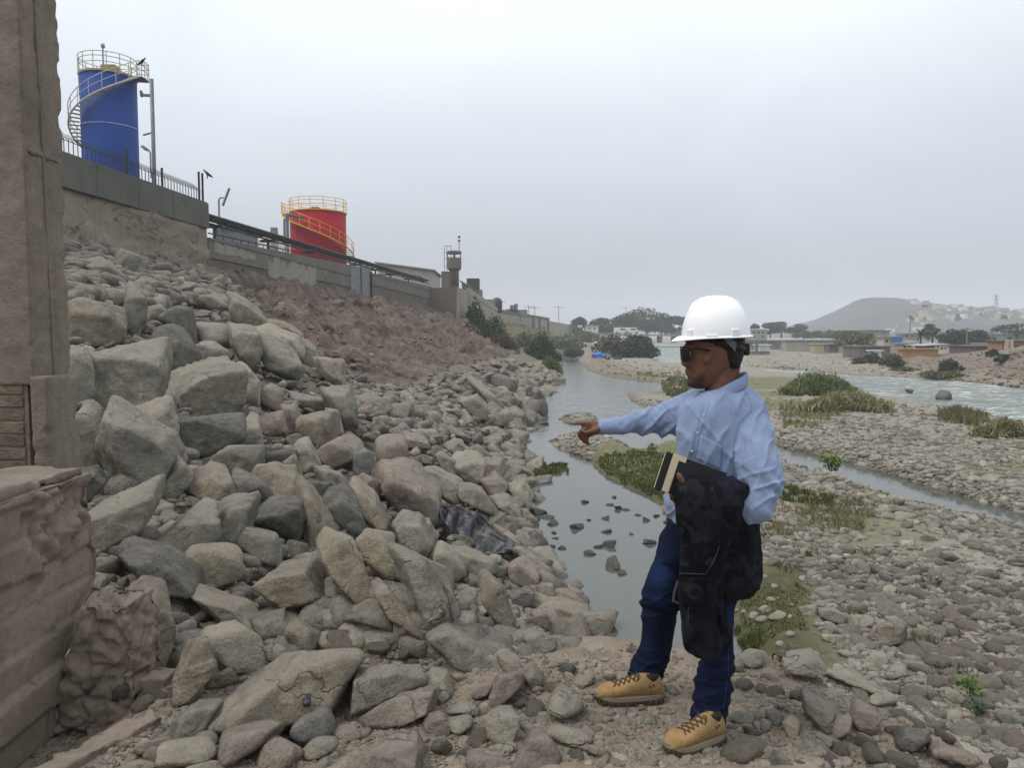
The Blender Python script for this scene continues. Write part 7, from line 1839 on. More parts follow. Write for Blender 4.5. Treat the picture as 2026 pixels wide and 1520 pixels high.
for px, py0, py1, Y_, lb in ((1105, 640, 605, 230, 'hazy lattice mast above the cream wall'), (1238, 640, 606, 300, 'thin antenna mast behind the hazy wood'), (1913, 706, 648, 96, 'tall grey pole between the bank trees'), (1962, 706, 654, 84, 'pale pole in front of the long shed'), (1993, 706, 650, 78, 'pole in front of the brick house'),
                            (989, 612, 594, 152, 'short post at the end of the pale stepping wall'), (1046, 616, 604, 175, 'thin post above the cream wall'), (1058, 616, 606, 185, 'second thin post above the cream wall'), (1630, 668, 648, 225, 'thin pole below the foot of the hill')):
    t = thing('utility_pole', (gx(px, Y_), Y_, gz(py0, Y_)), lb, 'pole')
    MB().tube((gx(px, Y_), Y_, gz(py0, Y_) - 1), (gx(px, Y_), Y_, gz(py1, Y_)), max(.08, .55 * Y_ / FPX), 6).build('shaft', M_GALV, t)
    MB().box((gx(px, Y_), Y_, gz(py1 + 3, Y_)), (1.5 * Y_ / 100, .1, .1)).build('crossarm', M_GALV, t)

# ================================================================== hill
HX = np.array([1560, 1590, 1625, 1660, 1690, 1705, 1722, 1760, 1790, 1812, 1830, 1850, 1880, 1905, 1935, 1965, 1985, 2000, 2016, 2040, 2075, 2120, 2200, 2300, 2420], float)
HYp = np.array([668, 656, 632, 612, 595, 589, 587, 588, 592, 601, 600, 600, 606, 607, 611, 613, 616, 617, 611, 606, 604, 610, 622, 640, 668], float)
YH = 560.0
nx_, ny_ = 220, 60
pxs = np.linspace(1560, 2420, nx_); zc = np.array([gz(p, YH) for p in np.interp(pxs, HX, HYp)]); zc[0] = zc[-1] = 0.5
V = []
for i in range(nx_):
    for j in range(ny_):
        f = j / (ny_ - 1); yv = YH - 190 + f * 380; k = 1 - abs(f - .5) * 2; prof_ = k ** 0.85 if f < .5 else k ** 1.1
        V.append((gx(pxs[i], YH) + 0 * yv, yv, 0.4 + (zc[i] - .4) * prof_))
V = np.array(V); kk = np.clip((V[:, 2] - 1) / 12, 0, 1)
V[:, 2] += kk * 1.5 * (fbm(V[:, 0] * .035, V[:, 1] * .02, 0, 5, 91)) * np.clip(np.abs(V[:, 1] - YH) / 30, 0.15, 1)
idx = np.arange(nx_ * ny_).reshape(nx_, ny_); F = np.stack([idx[:-1, :-1], idx[1:, :-1], idx[1:, 1:], idx[:-1, 1:]], -1).reshape(-1, 4)
tag(link('hill', np_mesh('hill', V, F, True), simple('hill_earth', (0.088, 0.086, 0.086), .95, 0, .25, .03)), kind='structure')
r_ = np.random.RandomState(12); cnt = 0
from bisect import bisect
for k in range(1500):
    px = r_.uniform(1600, 2010); yv = r_.uniform(YH - 130, YH - 8)
    i = int((px - 1560) / 860 * (nx_ - 1)); j = int((yv - YH + 190) / 380 * (ny_ - 1)); p_ = V[i * ny_ + j]
    sx_ = proj(np.array(p_))[0]
    if p_[2] < 4 or sx_ < 1745 + (p_[2] > 13) * 60 or sx_ > 2040: continue
    w_ = r_.uniform(2.0, 4.5); h_ = r_.uniform(1.4, 2.6)
    o = MB().box((0, 0, h_ / 2 - .8), (w_, 4, h_ + .8)).build('hill_house', (M_WHITE, M_CREAM, M_GREYW, M_CREAM, M_GREYW, M_ROOF)[r_.randint(6)])
    o.location = p_; tag(o, 'small pale house among the houses stacked on the hazy hillside', 'house', 'houses on the hazy hillside'); cnt += 1
    if cnt >= 130: break
py_ = thing('pylon', (gx(1968, 540), 540, gz(620, 540)), 'faint lattice pylon on the ridge of the hill', 'pylon')
mb = MB(); xp = gx(1968, 540); z0, z1 = gz(622, 540), gz(582, 540)
for sx in (-1, 1):
    for sy in (-1, 1): mb.tube((xp + sx * 1.6, 540 + sy * 1.6, z0), (xp + sx * .2, 540 + sy * .2, z1), .16, 4)
mb.build('leg', M_GALV, py_)
mb = MB()
for k in range(6):
    f = k / 6; w_ = 1.6 - 1.4 * f; w2_ = 1.6 - 1.4 * (f + 1 / 6); za = z0 + (z1 - z0) * f; zb2 = z0 + (z1 - z0) * (f + 1 / 6)
    mb.tube((xp - w_, 540 - w_, za), (xp + w2_, 540 - w2_, zb2), .1, 4).tube((xp + w_, 540 - w_, za), (xp - w2_, 540 - w2_, zb2), .1, 4)
mb.build('brace', M_GALV, py_)
mb = MB()
for f in (.75, .9): mb.tube((xp - 2.6, 540, z0 + (z1 - z0) * f), (xp + 2.6, 540, z0 + (z1 - z0) * f), .12, 4)
mb.build('crossarm', M_GALV, py_)

# ================================================================== haze : a closed box of even air
hz = MB().box((0, 655, 31), (3900, 1600, 66))
m = bpy.data.materials.new('haze_air'); m.use_nodes = True; nt = m.node_tree; nt.nodes.clear()
out = nt.nodes.new('ShaderNodeOutputMaterial'); pv = nt.nodes.new('ShaderNodeVolumePrincipled')
pv.inputs['Color'].default_value = (0.90, 0.945, 1.0, 1); pv.inputs['Density'].default_value = 0.00085; pv.inputs['Anisotropy'].default_value = 0.2
nt.links.new(pv.outputs[0], out.inputs['Volume'])
tag(hz.build('haze', m), kind='stuff')
# ================================================================== the man
def superring(C, U, V, n=24, e=2.0, front=0.0):
    C, U, V = np.array(C, float), np.array(U, float), np.array(V, float)
    a = np.linspace(0, 2 * math.pi, n, endpoint=False); c, s = np.cos(a), np.sin(a)
    cc = np.sign(c) * np.abs(c) ** (2 / e); ss = np.sign(s) * np.abs(s) ** (2 / e)
    ss = ss * (1 - front * np.maximum(0, -c) ** 2)
    return C + cc[:, None] * U + ss[:, None] * V
def loft(rings):
    n = len(rings[0]); V = np.vstack(list(rings) + [rings[0].mean(0)[None], rings[-1].mean(0)[None]])
    F = []; m = len(rings)
    for k in range(m - 1):
        for i in range(n):
            j = (i + 1) % n
            F.append((k * n + i, k * n + j, (k + 1) * n + j)); F.append((k * n + i, (k + 1) * n + j, (k + 1) * n + i))
    for i in range(n):
        j = (i + 1) % n
        F.append((m * n, j, i)); F.append((m * n + 1, (m - 1) * n + i, (m - 1) * n + j))
    return V, F
def refine(st, sub=4):
    """Catmull-Rom through station tuples"""
    st = np.array(st, float); out = []
    for i in range(len(st) - 1):
        p0, p1, p2, p3 = st[max(i - 1, 0)], st[i], st[i + 1], st[min(i + 2, len(st) - 1)]
        for k in range(sub):
            t = k / sub
            out.append(0.5 * (2 * p1 + (p2 - p0) * t + (2 * p0 - 5 * p1 + 4 * p2 - p3) * t * t + (3 * p1 - p0 - 3 * p2 + p3) * t ** 3))
    out.append(st[-1]); return np.array(out)
def trunk(st, k=1.0, e=2.3, sub=4, front=0.0):
    """stations (py, px_left, px_right, Y, half depth m) -> horizontal rings"""
    rings = []
    for py, a, b_, Y, hd in refine(st, sub):
        c = at((a + b_) / 2, py, Y); hw = (b_ - a) / 2 / FPX * Y
        rings.append(superring(c, (hw * k, 0, 0), (0, hd * k, 0), 28, e, front))
    return loft(rings)
def limb(st, k=1.0, sub=4, flat=1.0, n=20):
    """stations (px, py, Y, r px) -> tube with round ends"""
    S_ = refine(st, sub); P_ = [np.array(at(a, b_, c)) for a, b_, c, _ in S_]; r_ = [q[3] / FPX * q[2] * k for q in S_]
    rings = []
    for i in range(len(P_)):
        t = P_[min(i + 1, len(P_) - 1)] - P_[max(i - 1, 0)]; t /= np.linalg.norm(t) + 1e-9
        u = np.cross(t, (0, 1, 0)); u /= np.linalg.norm(u) + 1e-9; v = np.cross(t, u)
        rings.append(superring(P_[i], u * r_[i], v * r_[i] * flat, n))
    t0 = P_[0] - P_[1]; t0 /= np.linalg.norm(t0) + 1e-9; t1 = P_[-1] - P_[-2]; t1 /= np.linalg.norm(t1) + 1e-9
    def cap(ring, c, t, r):
        return [c + (ring - c) * q + t * r * z for q, z in ((0.85, .45), (0.5, .8))]
    a_ = cap(rings[0], P_[0], t0, r_[0]); b_ = cap(rings[-1], P_[-1], t1, r_[-1])
    return loft(a_[::-1] + rings + b_)
def ell(px, py, Y, rx, ry, rd, sub=4):
    V, F = ICO[sub - 1]; c = np.array(at(px, py, Y))
    return V * np.array([rx / FPX * Y, rd, ry / FPX * Y]) + c, [tuple(f) for f in F]
def fuse(name, parts, voxel, smooth=4, factor=0.5):
    mb = MB()
    for V, F in parts: mb.add(V, F)
    me = mb.mesh(name + '_tmp')
    bm = bmesh.new(); bm.from_mesh(me); bmesh.ops.recalc_face_normals(bm, faces=bm.faces); bm.to_mesh(me); bm.free()
    o = bpy.data.objects.new(name + '_tmp', me); COL.objects.link(o)
    m = o.modifiers.new('r', 'REMESH'); m.mode = 'VOXEL'; m.voxel_size = voxel
    if smooth:
        s_ = o.modifiers.new('s', 'SMOOTH'); s_.iterations = smooth; s_.factor = factor
    dg = bpy.context.evaluated_depsgraph_get(); ev = o.evaluated_get(dg)
    r_ = bpy.data.meshes.new_from_object(ev); r_.name = name
    bpy.data.objects.remove(o); bpy.data.meshes.remove(me)
    r_.materials.clear()
    return r_
def co(me):
    a = np.empty(len(me.vertices) * 3, np.float32); me.vertices.foreach_get('co', a); return a.reshape(-1, 3).astype(float)
def nor(me):
    a = np.empty(len(me.vertices) * 3, np.float32); me.vertices.foreach_get('normal', a); return a.reshape(-1, 3).astype(float)
def displace(me, d):
    V = co(me) + nor(me) * d[:, None]; me.vertices.foreach_set('co', V.astype(np.float32).ravel()); me.update()

man = thing('person', at(1340, 1440, 3.15), 'man in white hard hat, light blue shirt and jeans standing on the ridge pointing left', 'person')
RARM = [(1392, 812, 3.25, 47), (1345, 824, 3.29, 39), (1300, 833, 3.30, 29), (1255, 838, 3.28, 21.5), (1222, 843, 3.26, 16.5), (1194, 845, 3.25, 14.5)]
LARM = [(1474, 832, 3.14, 40), (1488, 872, 3.08, 43), (1500, 920, 3.02, 43), (1508, 965, 2.99, 42), (1492, 994, 2.97, 37), (1452, 1000, 2.96, 30), (1415, 992, 2.96, 24), (1385, 978, 2.96, 18)]
TORSO = [(768, 1398, 1482, 3.18, .075), (784, 1366, 1496, 3.18, .105), (806, 1346, 1512, 3.18, .128), (850, 1342, 1520, 3.17, .135), (905, 1340, 1516, 3.17, .132), (960, 1330, 1508, 3.17, .130), (990, 1318, 1504, 3.17, .132), (1018, 1322, 1500, 3.17, .130), (1034, 1330, 1498, 3.17, .128)]
HIPS = [(1012, 1324, 1496, 3.18, .112), (1050, 1316, 1500, 3.18, .125), (1090, 1306, 1496, 3.19, .125), (1112, 1306, 1480, 3.20, .105)]
RLEG = [(1356, 1075, 3.24, 54), (1342, 1120, 3.26, 50), (1316, 1172, 3.29, 43), (1305, 1205, 3.31, 37), (1301, 1250, 3.34, 33), (1294, 1290, 3.36, 32), (1280, 1322, 3.375, 33), (1275, 1340, 3.38, 31), (1273, 1352, 3.38, 29)]
LLEG = [(1438, 1075, 3.13, 52), (1430, 1130, 3.11, 47), (1416, 1190, 3.08, 40), (1417, 1240, 3.06, 35), (1419, 1300, 3.05, 33), (1412, 1350, 3.04, 34), (1404, 1395, 3.03, 34), (1399, 1425, 3.02, 31), (1397, 1440, 3.02, 29)]
HEAD = [(640, 1372, 1462, 3.17, .062), (660, 1360, 1467, 3.17, .074), (680, 1357, 1469, 3.17, .080), (698, 1356, 1467, 3.17, .079), (712, 1356, 1463, 3.17, .076), (726, 1358, 1452, 3.17, .069), (738, 1359.5, 1438, 3.17, .062), (750, 1361.5, 1422, 3.17, .053), (761, 1364, 1408, 3.17, .043), (769, 1371, 1396, 3.17, .028)]
skin_parts = [
    trunk(HEAD, 1.0, 2.2, 3, 0.28),
    limb([(1434, 712, 3.18, 32), (1430, 745, 3.18, 31), (1430, 775, 3.18, 35), (1432, 800, 3.18, 40)], 1, 3, 1.0),
    trunk(TORSO, .80), trunk(HIPS, .80),
    limb(RARM[:-1] + [(1190, 845, 3.25, 12)], .74), limb(LARM, .66), limb(RLEG, .70), limb(LLEG, .70),
    # face
    limb([(1357, 697, 3.17, 3.5), (1354, 708, 3.17, 5), (1353.5, 716, 3.17, 6), (1355, 720, 3.17, 6)], 1, 3, 1.6, 14),
    ell(1358, 720, 3.145, 5, 4, .007), ell(1358, 720, 3.195, 5, 4, .007),
    ell(1359.5, 733, 3.17, 5, 3.2, .022), ell(1360.5, 740, 3.17, 5, 3.2, .020), ell(1368, 757, 3.17, 9, 10, .030),
    ell(1360, 684, 3.14, 6, 5, .03), ell(1360, 684, 3.20, 6, 5, .03),
    limb([(1396, 694, 3.094, 2.6), (1398, 689, 3.086, 2.8), (1404, 688, 3.08, 3.0), (1408, 693, 3.077, 3.0), (1408, 702, 3.08, 2.8), (1404, 711, 3.087, 2.8), (1399, 717, 3.094, 3.4), (1396, 714, 3.097, 2.6)], 1, 3, 1, 12), ell(1402, 702, 3.098, 7, 13, .006), ell(1401, 702, 3.252, 7, 14, .008),
    # pointing hand
    limb([(1200, 845, 3.25, 12.5), (1186, 846, 3.25, 13.5), (1172, 847, 3.25, 15.5), (1161, 848, 3.25, 13.5)], 1, 3, .62),
    limb([(1166, 838.5, 3.24, 5.6), (1154, 837.5, 3.235, 4.8), (1144, 838, 3.23, 4.3), (1134.5, 839.5, 3.228, 3.5)], 1, 3, 1, 14),
    limb([(1163, 848, 3.24, 5.2), (1151, 852, 3.23, 4.7), (1146, 861, 3.24, 4.3), (1150, 868, 3.25, 3.8)], 1, 3, 1, 14),
    limb([(1165, 854, 3.25, 5.0), (1155, 861, 3.245, 4.5), (1153, 870, 3.255, 4.2), (1157, 876, 3.265, 3.6)], 1, 3, 1, 14),
    limb([(1169, 859, 3.26, 4.6), (1162, 866, 3.255, 4.0), (1161, 873, 3.26, 3.7), (1165, 879, 3.27, 3.2)], 1, 3, 1, 14),
    limb([(1183, 850, 3.225, 5.6), (1172, 853, 3.21, 5.2), (1163, 855, 3.208, 4.3), (1157, 857, 3.212, 3.6)], 1, 3, 1, 14),
    # hand holding the notebook
    limb([(1388, 976, 2.96, 14), (1370, 972, 2.955, 15), (1354, 968, 2.95, 14)], 1, 3, .7),
    limb([(1360, 968, 2.93, 7), (1352, 957, 2.895, 6.8), (1346, 946, 2.885, 6.4), (1343, 939, 2.885, 5.2)], 1, 3, 1, 14),
    limb([(1356, 972, 2.965, 6), (1340, 978, 2.965, 5.6), (1327, 980, 2.96, 4.8)], 1, 3, 1, 14),
    limb([(1357, 978, 2.965, 6), (1342, 985, 2.965, 5.6), (1329, 987, 2.96, 4.8)], 1, 3, 1, 14),
    limb([(1360, 984, 2.965, 5.6), (1346, 991, 2.965, 5.2), (1335, 993, 2.96, 4.5)], 1, 3, 1, 14),
    limb([(1364, 988, 2.965, 5.2), (1353, 996, 2.965, 4.6), (1344, 998, 2.96, 4.0)], 1, 3, 1, 14),
]
bodym = fuse('body', skin_parts, 0.0056, 3, .5)
Vb = co(bodym); pxb, pyb = proj(Vb)
beard = sstep(26, 0, np.abs(pxb - 1374) - 8) * sstep(742, 752, pyb) * sstep(790, 776, pyb) + 0.75 * sstep(12, 3, np.abs(pxb - 1388 - (pyb - 745) * -0.4)) * sstep(728, 744, pyb) * sstep(775, 765, pyb) + 0.5 * sstep(5, 2, np.abs(pyb - 728)) * sstep(1374, 1364, pxb)
lips = sstep(4.5, 2.5, np.abs(pyb - 736.5)) * sstep(1369, 1364, pxb)
Hd = (pyb < 800) & (pxb > 1340) & (pxb < 1480)
vcol(bodym, 'skin', np.stack([np.clip(beard * Hd, 0, 1), lips * Hd, Hd * 0.0], 1))
m, nt, b = newmat('skin'); g = N(nt); v = g.coord('Object'); n1 = g.noise(v, 30, 4, .6)
sk = g.n('ShaderNodeSeparateColor', {0: g.attr('skin').outputs['Color']})
c = g.ramp(n1, [(.3, (0.110, 0.050, 0.032)), (.7, (0.155, 0.072, 0.046))])
c = g.mixc(g.math('MULTIPLY', sk.outputs[1], .5), c, (0.14, 0.05, 0.04)); c = g.mixc(g.math('MULTIPLY', sk.outputs[0], .85), c, (0.022, 0.015, 0.012))
nt.links.new(c, b.inputs['Base Color']); b.inputs['Roughness'].default_value = .55; b.inputs['Specular IOR Level'].default_value = .3; b.inputs['Subsurface Weight'].default_value = .06; b.inputs['Subsurface Scale'].default_value = .01
nt.links.new(g.bump(g.noise(v, 260, 3, .6), .15, .003), b.inputs['Normal'])
link('body', bodym, m, man, True)

# hair
HAIR = [(650, 1366, 1470, 3.17, .082), (672, 1359, 1472, 3.17, .0845), (690, 1398, 1471, 3.17, .083), (704, 1412, 1468, 3.17, .0805), (716, 1424, 1464, 3.17, .077), (728, 1436, 1459, 3.17, .069)]
hm = fuse('hair', [trunk(HAIR, 1.0, 2.2, 3, .1)], 0.005, 2)
displace(hm, 0.0025 * fbm(co(hm)[:, 0] * 90, co(hm)[:, 1] * 90, co(hm)[:, 2] * 60, 3, 3))
link('hair', hm, simple('black_hair', (0.012, 0.010, 0.009), .6, 0, .4, 60), man, True)
# eyes behind the glasses
for yy_ in (3.145, 3.198):
    V, F = ell(1364.5, 699, yy_, 4.5, 4.5, .0105, 3); MB().add(V, F).build('eye', simple('eye_white', (0.5, 0.48, 0.45), .3), man, True)

# ---- shirt
m, nt, b = newmat('chambray'); g = N(nt); v = g.coord('Object'); n1 = g.noise(v, 9, 5, .65); n2 = g.noise(v, 220, 2, .6); n3 = g.noise(g.coord('Object', (500, 500, 40)), 1, 2, .5)
c = g.ramp(n1, [(.3, (0.155, 0.202, 0.315)), (.7, (0.215, 0.272, 0.395))])
c = g.mixc(g.mr(n2, .4, .65, 0, .4), c, (0.30, 0.37, 0.52)); c = g.mixc(g.mr(n3, .45, .65, 0, .3), c, (0.14, 0.19, 0.34))
nt.links.new(c, b.inputs['Base Color']); b.inputs['Roughness'].default_value = .9; b.inputs['Specular IOR Level'].default_value = .1; b.inputs['Sheen Weight'].default_value = .15
nt.links.new(g.bump(g.math('ADD', n2, g.math('MULTIPLY', n1, 1.5)), .3, .004), b.inputs['Normal'])
M_SHIRT = m
shm = fuse('shirt', [trunk(TORSO), limb(RARM), limb(LARM[:-1])], 0.006, 6, .5)
V = co(shm); px_, py_2 = proj(V)
armR = sstep(1350, 1325, px_); armL = sstep(1452, 1470, px_) * sstep(840, 880, py_2) * (V[:, 1] < 3.15)
d = 0.0045 * fbm(V[:, 0] * 5, V[:, 1] * 5, V[:, 2] * 3.2, 4, 5)
rg = 1 - np.abs(fbm(V[:, 0] * 11 - V[:, 2] * 9, V[:, 1] * 3, V[:, 2] * 3.5 + V[:, 0] * 2, 3, 8)) * 1.7
d += armR * (0.017 * np.clip(rg, -.45, .75) + .006 * np.clip(1 - np.abs(fbm(V[:, 0] * 17 + V[:, 2] * 15, V[:, 1] * 4, V[:, 2] * 5, 2, 9)) * 2.2, -.4, 1)) - armR * .006
rg2 = 1 - np.abs(fbm(V[:, 2] * 9 + V[:, 0] * 8, V[:, 1] * 4, V[:, 0] * 4, 3, 18)) * 1.7
d += armL * (0.019 * np.clip(rg2, -.45, .75) * sstep(880, 960, py_2) + .010 * np.clip(1 - np.abs(fbm(V[:, 0] * 9, V[:, 1] * 5, V[:, 2] * 2.5, 3, 19)) * 2, -.4, 1)) - armL * .006
rg3 = 1 - np.abs(fbm(V[:, 0] * 6 + V[:, 2] * 3, V[:, 1] * 5, V[:, 2] * 2.2, 3, 28)) * 1.8
d += (1 - armR) * (1 - armL) * (0.013 * np.clip(rg3, -.4, .8) + .006 * np.clip(1 - np.abs(fbm(V[:, 0] * 12 - V[:, 2] * 5, V[:, 1] * 6, V[:, 2] * 3, 2, 29)) * 2.3, -.4, 1)) - .003
def folds(ph, seed, sharp=3.0):
    q = ph + 0.9 * fbm(V[:, 0] * 7, V[:, 1] * 7, V[:, 2] * 7, 3, seed)
    gate = sstep(-0.35, 0.35, fbm(V[:, 0] * 6, V[:, 1] * 6, V[:, 2] * 6, 2, seed + 2))
    return ((1 - np.abs(np.sin(q))) ** sharp - .15) * gate
d += armR * (.011 * folds((px_ * .55 + py_2 * .75) * .12, 101) + .009 * folds((px_ * .8 - py_2 * .45) * .10, 105)) * sstep(1210, 1245, px_)
d += armL * (.012 * folds((py_2 * .85 + px_ * .35) * .10, 111) * sstep(895, 965, py_2) + .009 * folds((px_ * .9 + py_2 * .25) * .085, 115))
d += (1 - armR) * (1 - armL) * (.010 * folds((px_ * .9 + py_2 * .5) * .075, 121) + .008 * folds((px_ * .75 - py_2 * .6) * .07, 125) + .008 * folds(px_ * .11, 128) * sstep(900, 980, py_2))
cuff = sstep(1226, 1220, px_) * armR; d *= (1 - cuff * .85); d += cuff * .0015
displace(shm, d)
sho = link('shirt', shm, M_SHIRT, man, True)
def bvh_of(me): return BVHTree.FromPolygons([tuple(x) for x in co(me)], [tuple(p.vertices) for p in me.polygons])
SB = bvh_of(shm)
def on(bv, px, py, lift=0.002, default_y=3.05):
    r__ = ray(px, py).normalized(); h_ = bv.ray_cast(Vector((0, 0, CAMZ)), r__)
    return (h_[0] + h_[1] * lift) if h_[0] is not None else at(px, py, default_y)
def seam(pts, r_=0.0011, lift=0.0006, n=14, bv=None):
    P_ = []
    for (a, b_), (c_, d_) in zip(pts[:-1], pts[1:]):
        for k in range(n): P_.append(on(bv or SB, a + (c_ - a) * k / n, b_ + (d_ - b_) * k / n, lift))
    P_ = [p for i, p in enumerate(P_) if i == 0 or (p - P_[i - 1]).length < .03]
    return MB().path(P_, r_, 4)
M_SEAM = simple('shirt_seam', (0.15, 0.22, 0.42), .9); M_BTN = simple('shirt_button', (0.35, 0.40, 0.5), .4)
seam([(1393, 800), (1378, 850), (1366, 900), (1356, 950), (1350, 985)]).build('placket_seam', M_SEAM, sho)
seam([(1403, 800), (1388, 850), (1376, 900), (1367, 945)]).build('placket_seam', M_SEAM, sho)
seam([(1384, 858), (1430, 880), (1426, 930)]).build('pocket_seam', M_SEAM, sho)
seam([(1386, 863), (1429, 885)]).build('pocket_seam', M_SEAM, sho)
seam([(1486, 812), (1462, 836), (1452, 872), (1448, 915)], .0016).build('armhole_seam', M_SEAM, sho)
seam([(1470, 768), (1484, 790), (1488, 812)]).build('yoke_seam', M_SEAM, sho)
for px, py in ((1393, 822), (1380, 856), (1369, 892), (1362, 926)):
    p_ = on(SB, px, py, .002); dr_ = (p_ - Vector((0, 0, CAMZ))).normalized()
    MB().tube(p_ - dr_ * .002, p_ + dr_ * .002, .0052, 10).build('button', M_BTN, sho)
pc = MB(); nn = 10; gridp = []
for i in range(nn + 1):
    for j in range(nn + 1):
        f, q = i / nn, j / nn; a = Vector((1385, 860)).lerp(Vector((1429, 882)), f); b_ = Vector((1380, 908)).lerp(Vector((1425, 930)), f); z_ = a.lerp(b_, q); gridp.append(on(SB, z_.x, z_.y, .0022))
pc.add(gridp, [(i * (nn + 1) + j, i * (nn + 1) + j + 1, (i + 1) * (nn + 1) + j + 1, (i + 1) * (nn + 1) + j) for i in range(nn) for j in range(nn)])
po = pc.build('pocket', M_SHIRT, sho, True); po.modifiers.new('t', 'SOLIDIFY').thickness = .003
# cuff end ring and collar
cf = limb([(1222, 843, 3.26, 17.2), (1206, 844.3, 3.255, 16), (1192, 845.2, 3.25, 15.2)], 1, 4)
V, F = cf; nk = 20
MB().add(V, F).build('cuff', M_SHIRT, sho, True)
ring = []
nC = 60
for i in range(nC + 1):
    th = -math.pi + 0.42 + (2 * math.pi - 0.62) * i / nC          # gap at the throat (towards -x, slightly to the viewer)
    c_, s_ = math.cos(th), math.sin(th)
    fr = max(0, -c_)
    base = at(1433 + 41 * c_, 757 - 19 * c_ + 6 * fr, 3.18) + Vector((0, .082 * s_, 0))
    topp = base + Vector((0.002 * c_, .002 * s_, .016))
    k = sstep(0.1, .95, np.array(fr)); k = float(k)
    leaf = at(1433 + (45 + 3 * k) * c_, 757 - 19 * c_ + 23 + 22 * k, 3.18) + Vector((0, .098 * s_, 0))
    inner = base + Vector((-.004 * c_, -.004 * s_, -.02))
    ring.append((inner, topp, topp * .5 + leaf * .5 + Vector((.008 * c_, .008 * s_, .004)), leaf))
Vc = [p for r4 in ring for p in r4]; Fc = [(4 * i + j, 4 * i + j + 1, 4 * i + 5 + j, 4 * i + 4 + j) for i in range(nC) for j in range(3)]
cob = MB().add(Vc, Fc).build('collar', M_SHIRT, sho, True); mm = cob.modifiers.new('t', 'SOLIDIFY'); mm.thickness = .0035; cob.modifiers.new('s', 'SUBSURF').render_levels = 1

# ---- jeans
m, nt, b = newmat('denim'); g = N(nt); v = g.coord('Object'); n1 = g.noise(v, 12, 5, .65); n2 = g.noise(g.coord('Object', (260, 260, 700)), 1, 2, .6)
fd = g.n('ShaderNodeSeparateColor', {0: g.attr('fade').outputs['Color']})
c = g.ramp(n1, [(.3, (0.0035, 0.0055, 0.019)), (.7, (0.0065, 0.0105, 0.033))])
c = g.mixc(fd.outputs[0], c, (0.016, 0.036, 0.105)); c = g.mixc(g.mr(n2, .5, .7, 0, .3), c, (0.012, 0.018, 0.042))
nt.links.new(c, b.inputs['Base Color']); b.inputs['Roughness'].default_value = .9; b.inputs['Specular IOR Level'].default_value = .1
nt.links.new(g.bump(g.math('ADD', n2, n1), .25, .003), b.inputs['Normal'])
jm = fuse('jeans', [trunk(HIPS), limb(RLEG), limb(LLEG)], 0.0062, 5, .5)
V = co(jm); px_, py_2 = proj(V)
low = sstep(1270, 1330, py_2) + sstep(40, 10, np.abs(py_2 - 1195)) * (px_ < 1360)
d = 0.004 * fbm(V[:, 0] * 7, V[:, 1] * 7, V[:, 2] * 5, 4, 6) + 0.0095 * np.clip(low, 0, 1) * np.clip(1 - np.abs(fbm(V[:, 0] * 4 + V[:, 2] * 3, V[:, 1] * 4, V[:, 2] * 17, 3, 9)) * 1.7, -.5, 1)
hemm = np.minimum(np.abs(py_2 - 1345) + 200 * (px_ > 1340), np.abs(py_2 - 1430) + 200 * (px_ < 1340))
d += .007 * ((1 - np.abs(np.sin((py_2 * .9 + px_ * .3) * .11 + 1.2 * fbm(V[:, 0] * 8, V[:, 1] * 8, V[:, 2] * 8, 3, 131)))) ** 3 - .15) * np.clip(low + .25, 0, 1)
displace(jm, d)
fade = 0.75 * np.exp(-(((px_ - 1306) / 22) ** 2 + ((py_2 - 1135) / 40) ** 2)) + .5 * np.exp(-(((px_ - 1440) / 12) ** 2 + ((py_2 - 1225) / 40) ** 2)) + .18 * np.exp(-(((px_ - 1285) / 14) ** 2 + ((py_2 - 1260) / 50) ** 2))
vcol(jm, 'fade', np.stack([np.clip(fade, 0, 1)] * 3, 1))
jo = link('jeans', jm, m, man, True)
JB = bvh_of(jm); M_STI = simple('denim_stitch', (0.03, 0.05, 0.12), .9)
seam([(1246, 1330), (1272, 1344), (1300, 1334)], .0016, .0008, 14, JB).build('hem_seam', M_STI, jo)
seam([(1374, 1405), (1398, 1422), (1426, 1424)], .0016, .0008, 14, JB).build('hem_seam', M_STI, jo)
seam([(1440, 1200), (1442, 1270), (1440, 1340), (1430, 1410)], .0012, .0006, 14, JB).build('side_seam', M_STI, jo)
bt = trunk([(1016, 1321, 1499, 3.18, .117), (1024, 1320, 1500, 3.18, .119), (1034, 1319, 1500, 3.18, .120)], 1.0)
MB().add(*bt).build('belt', simple('black_belt', (0.012, 0.011, 0.011), .5), man, True)

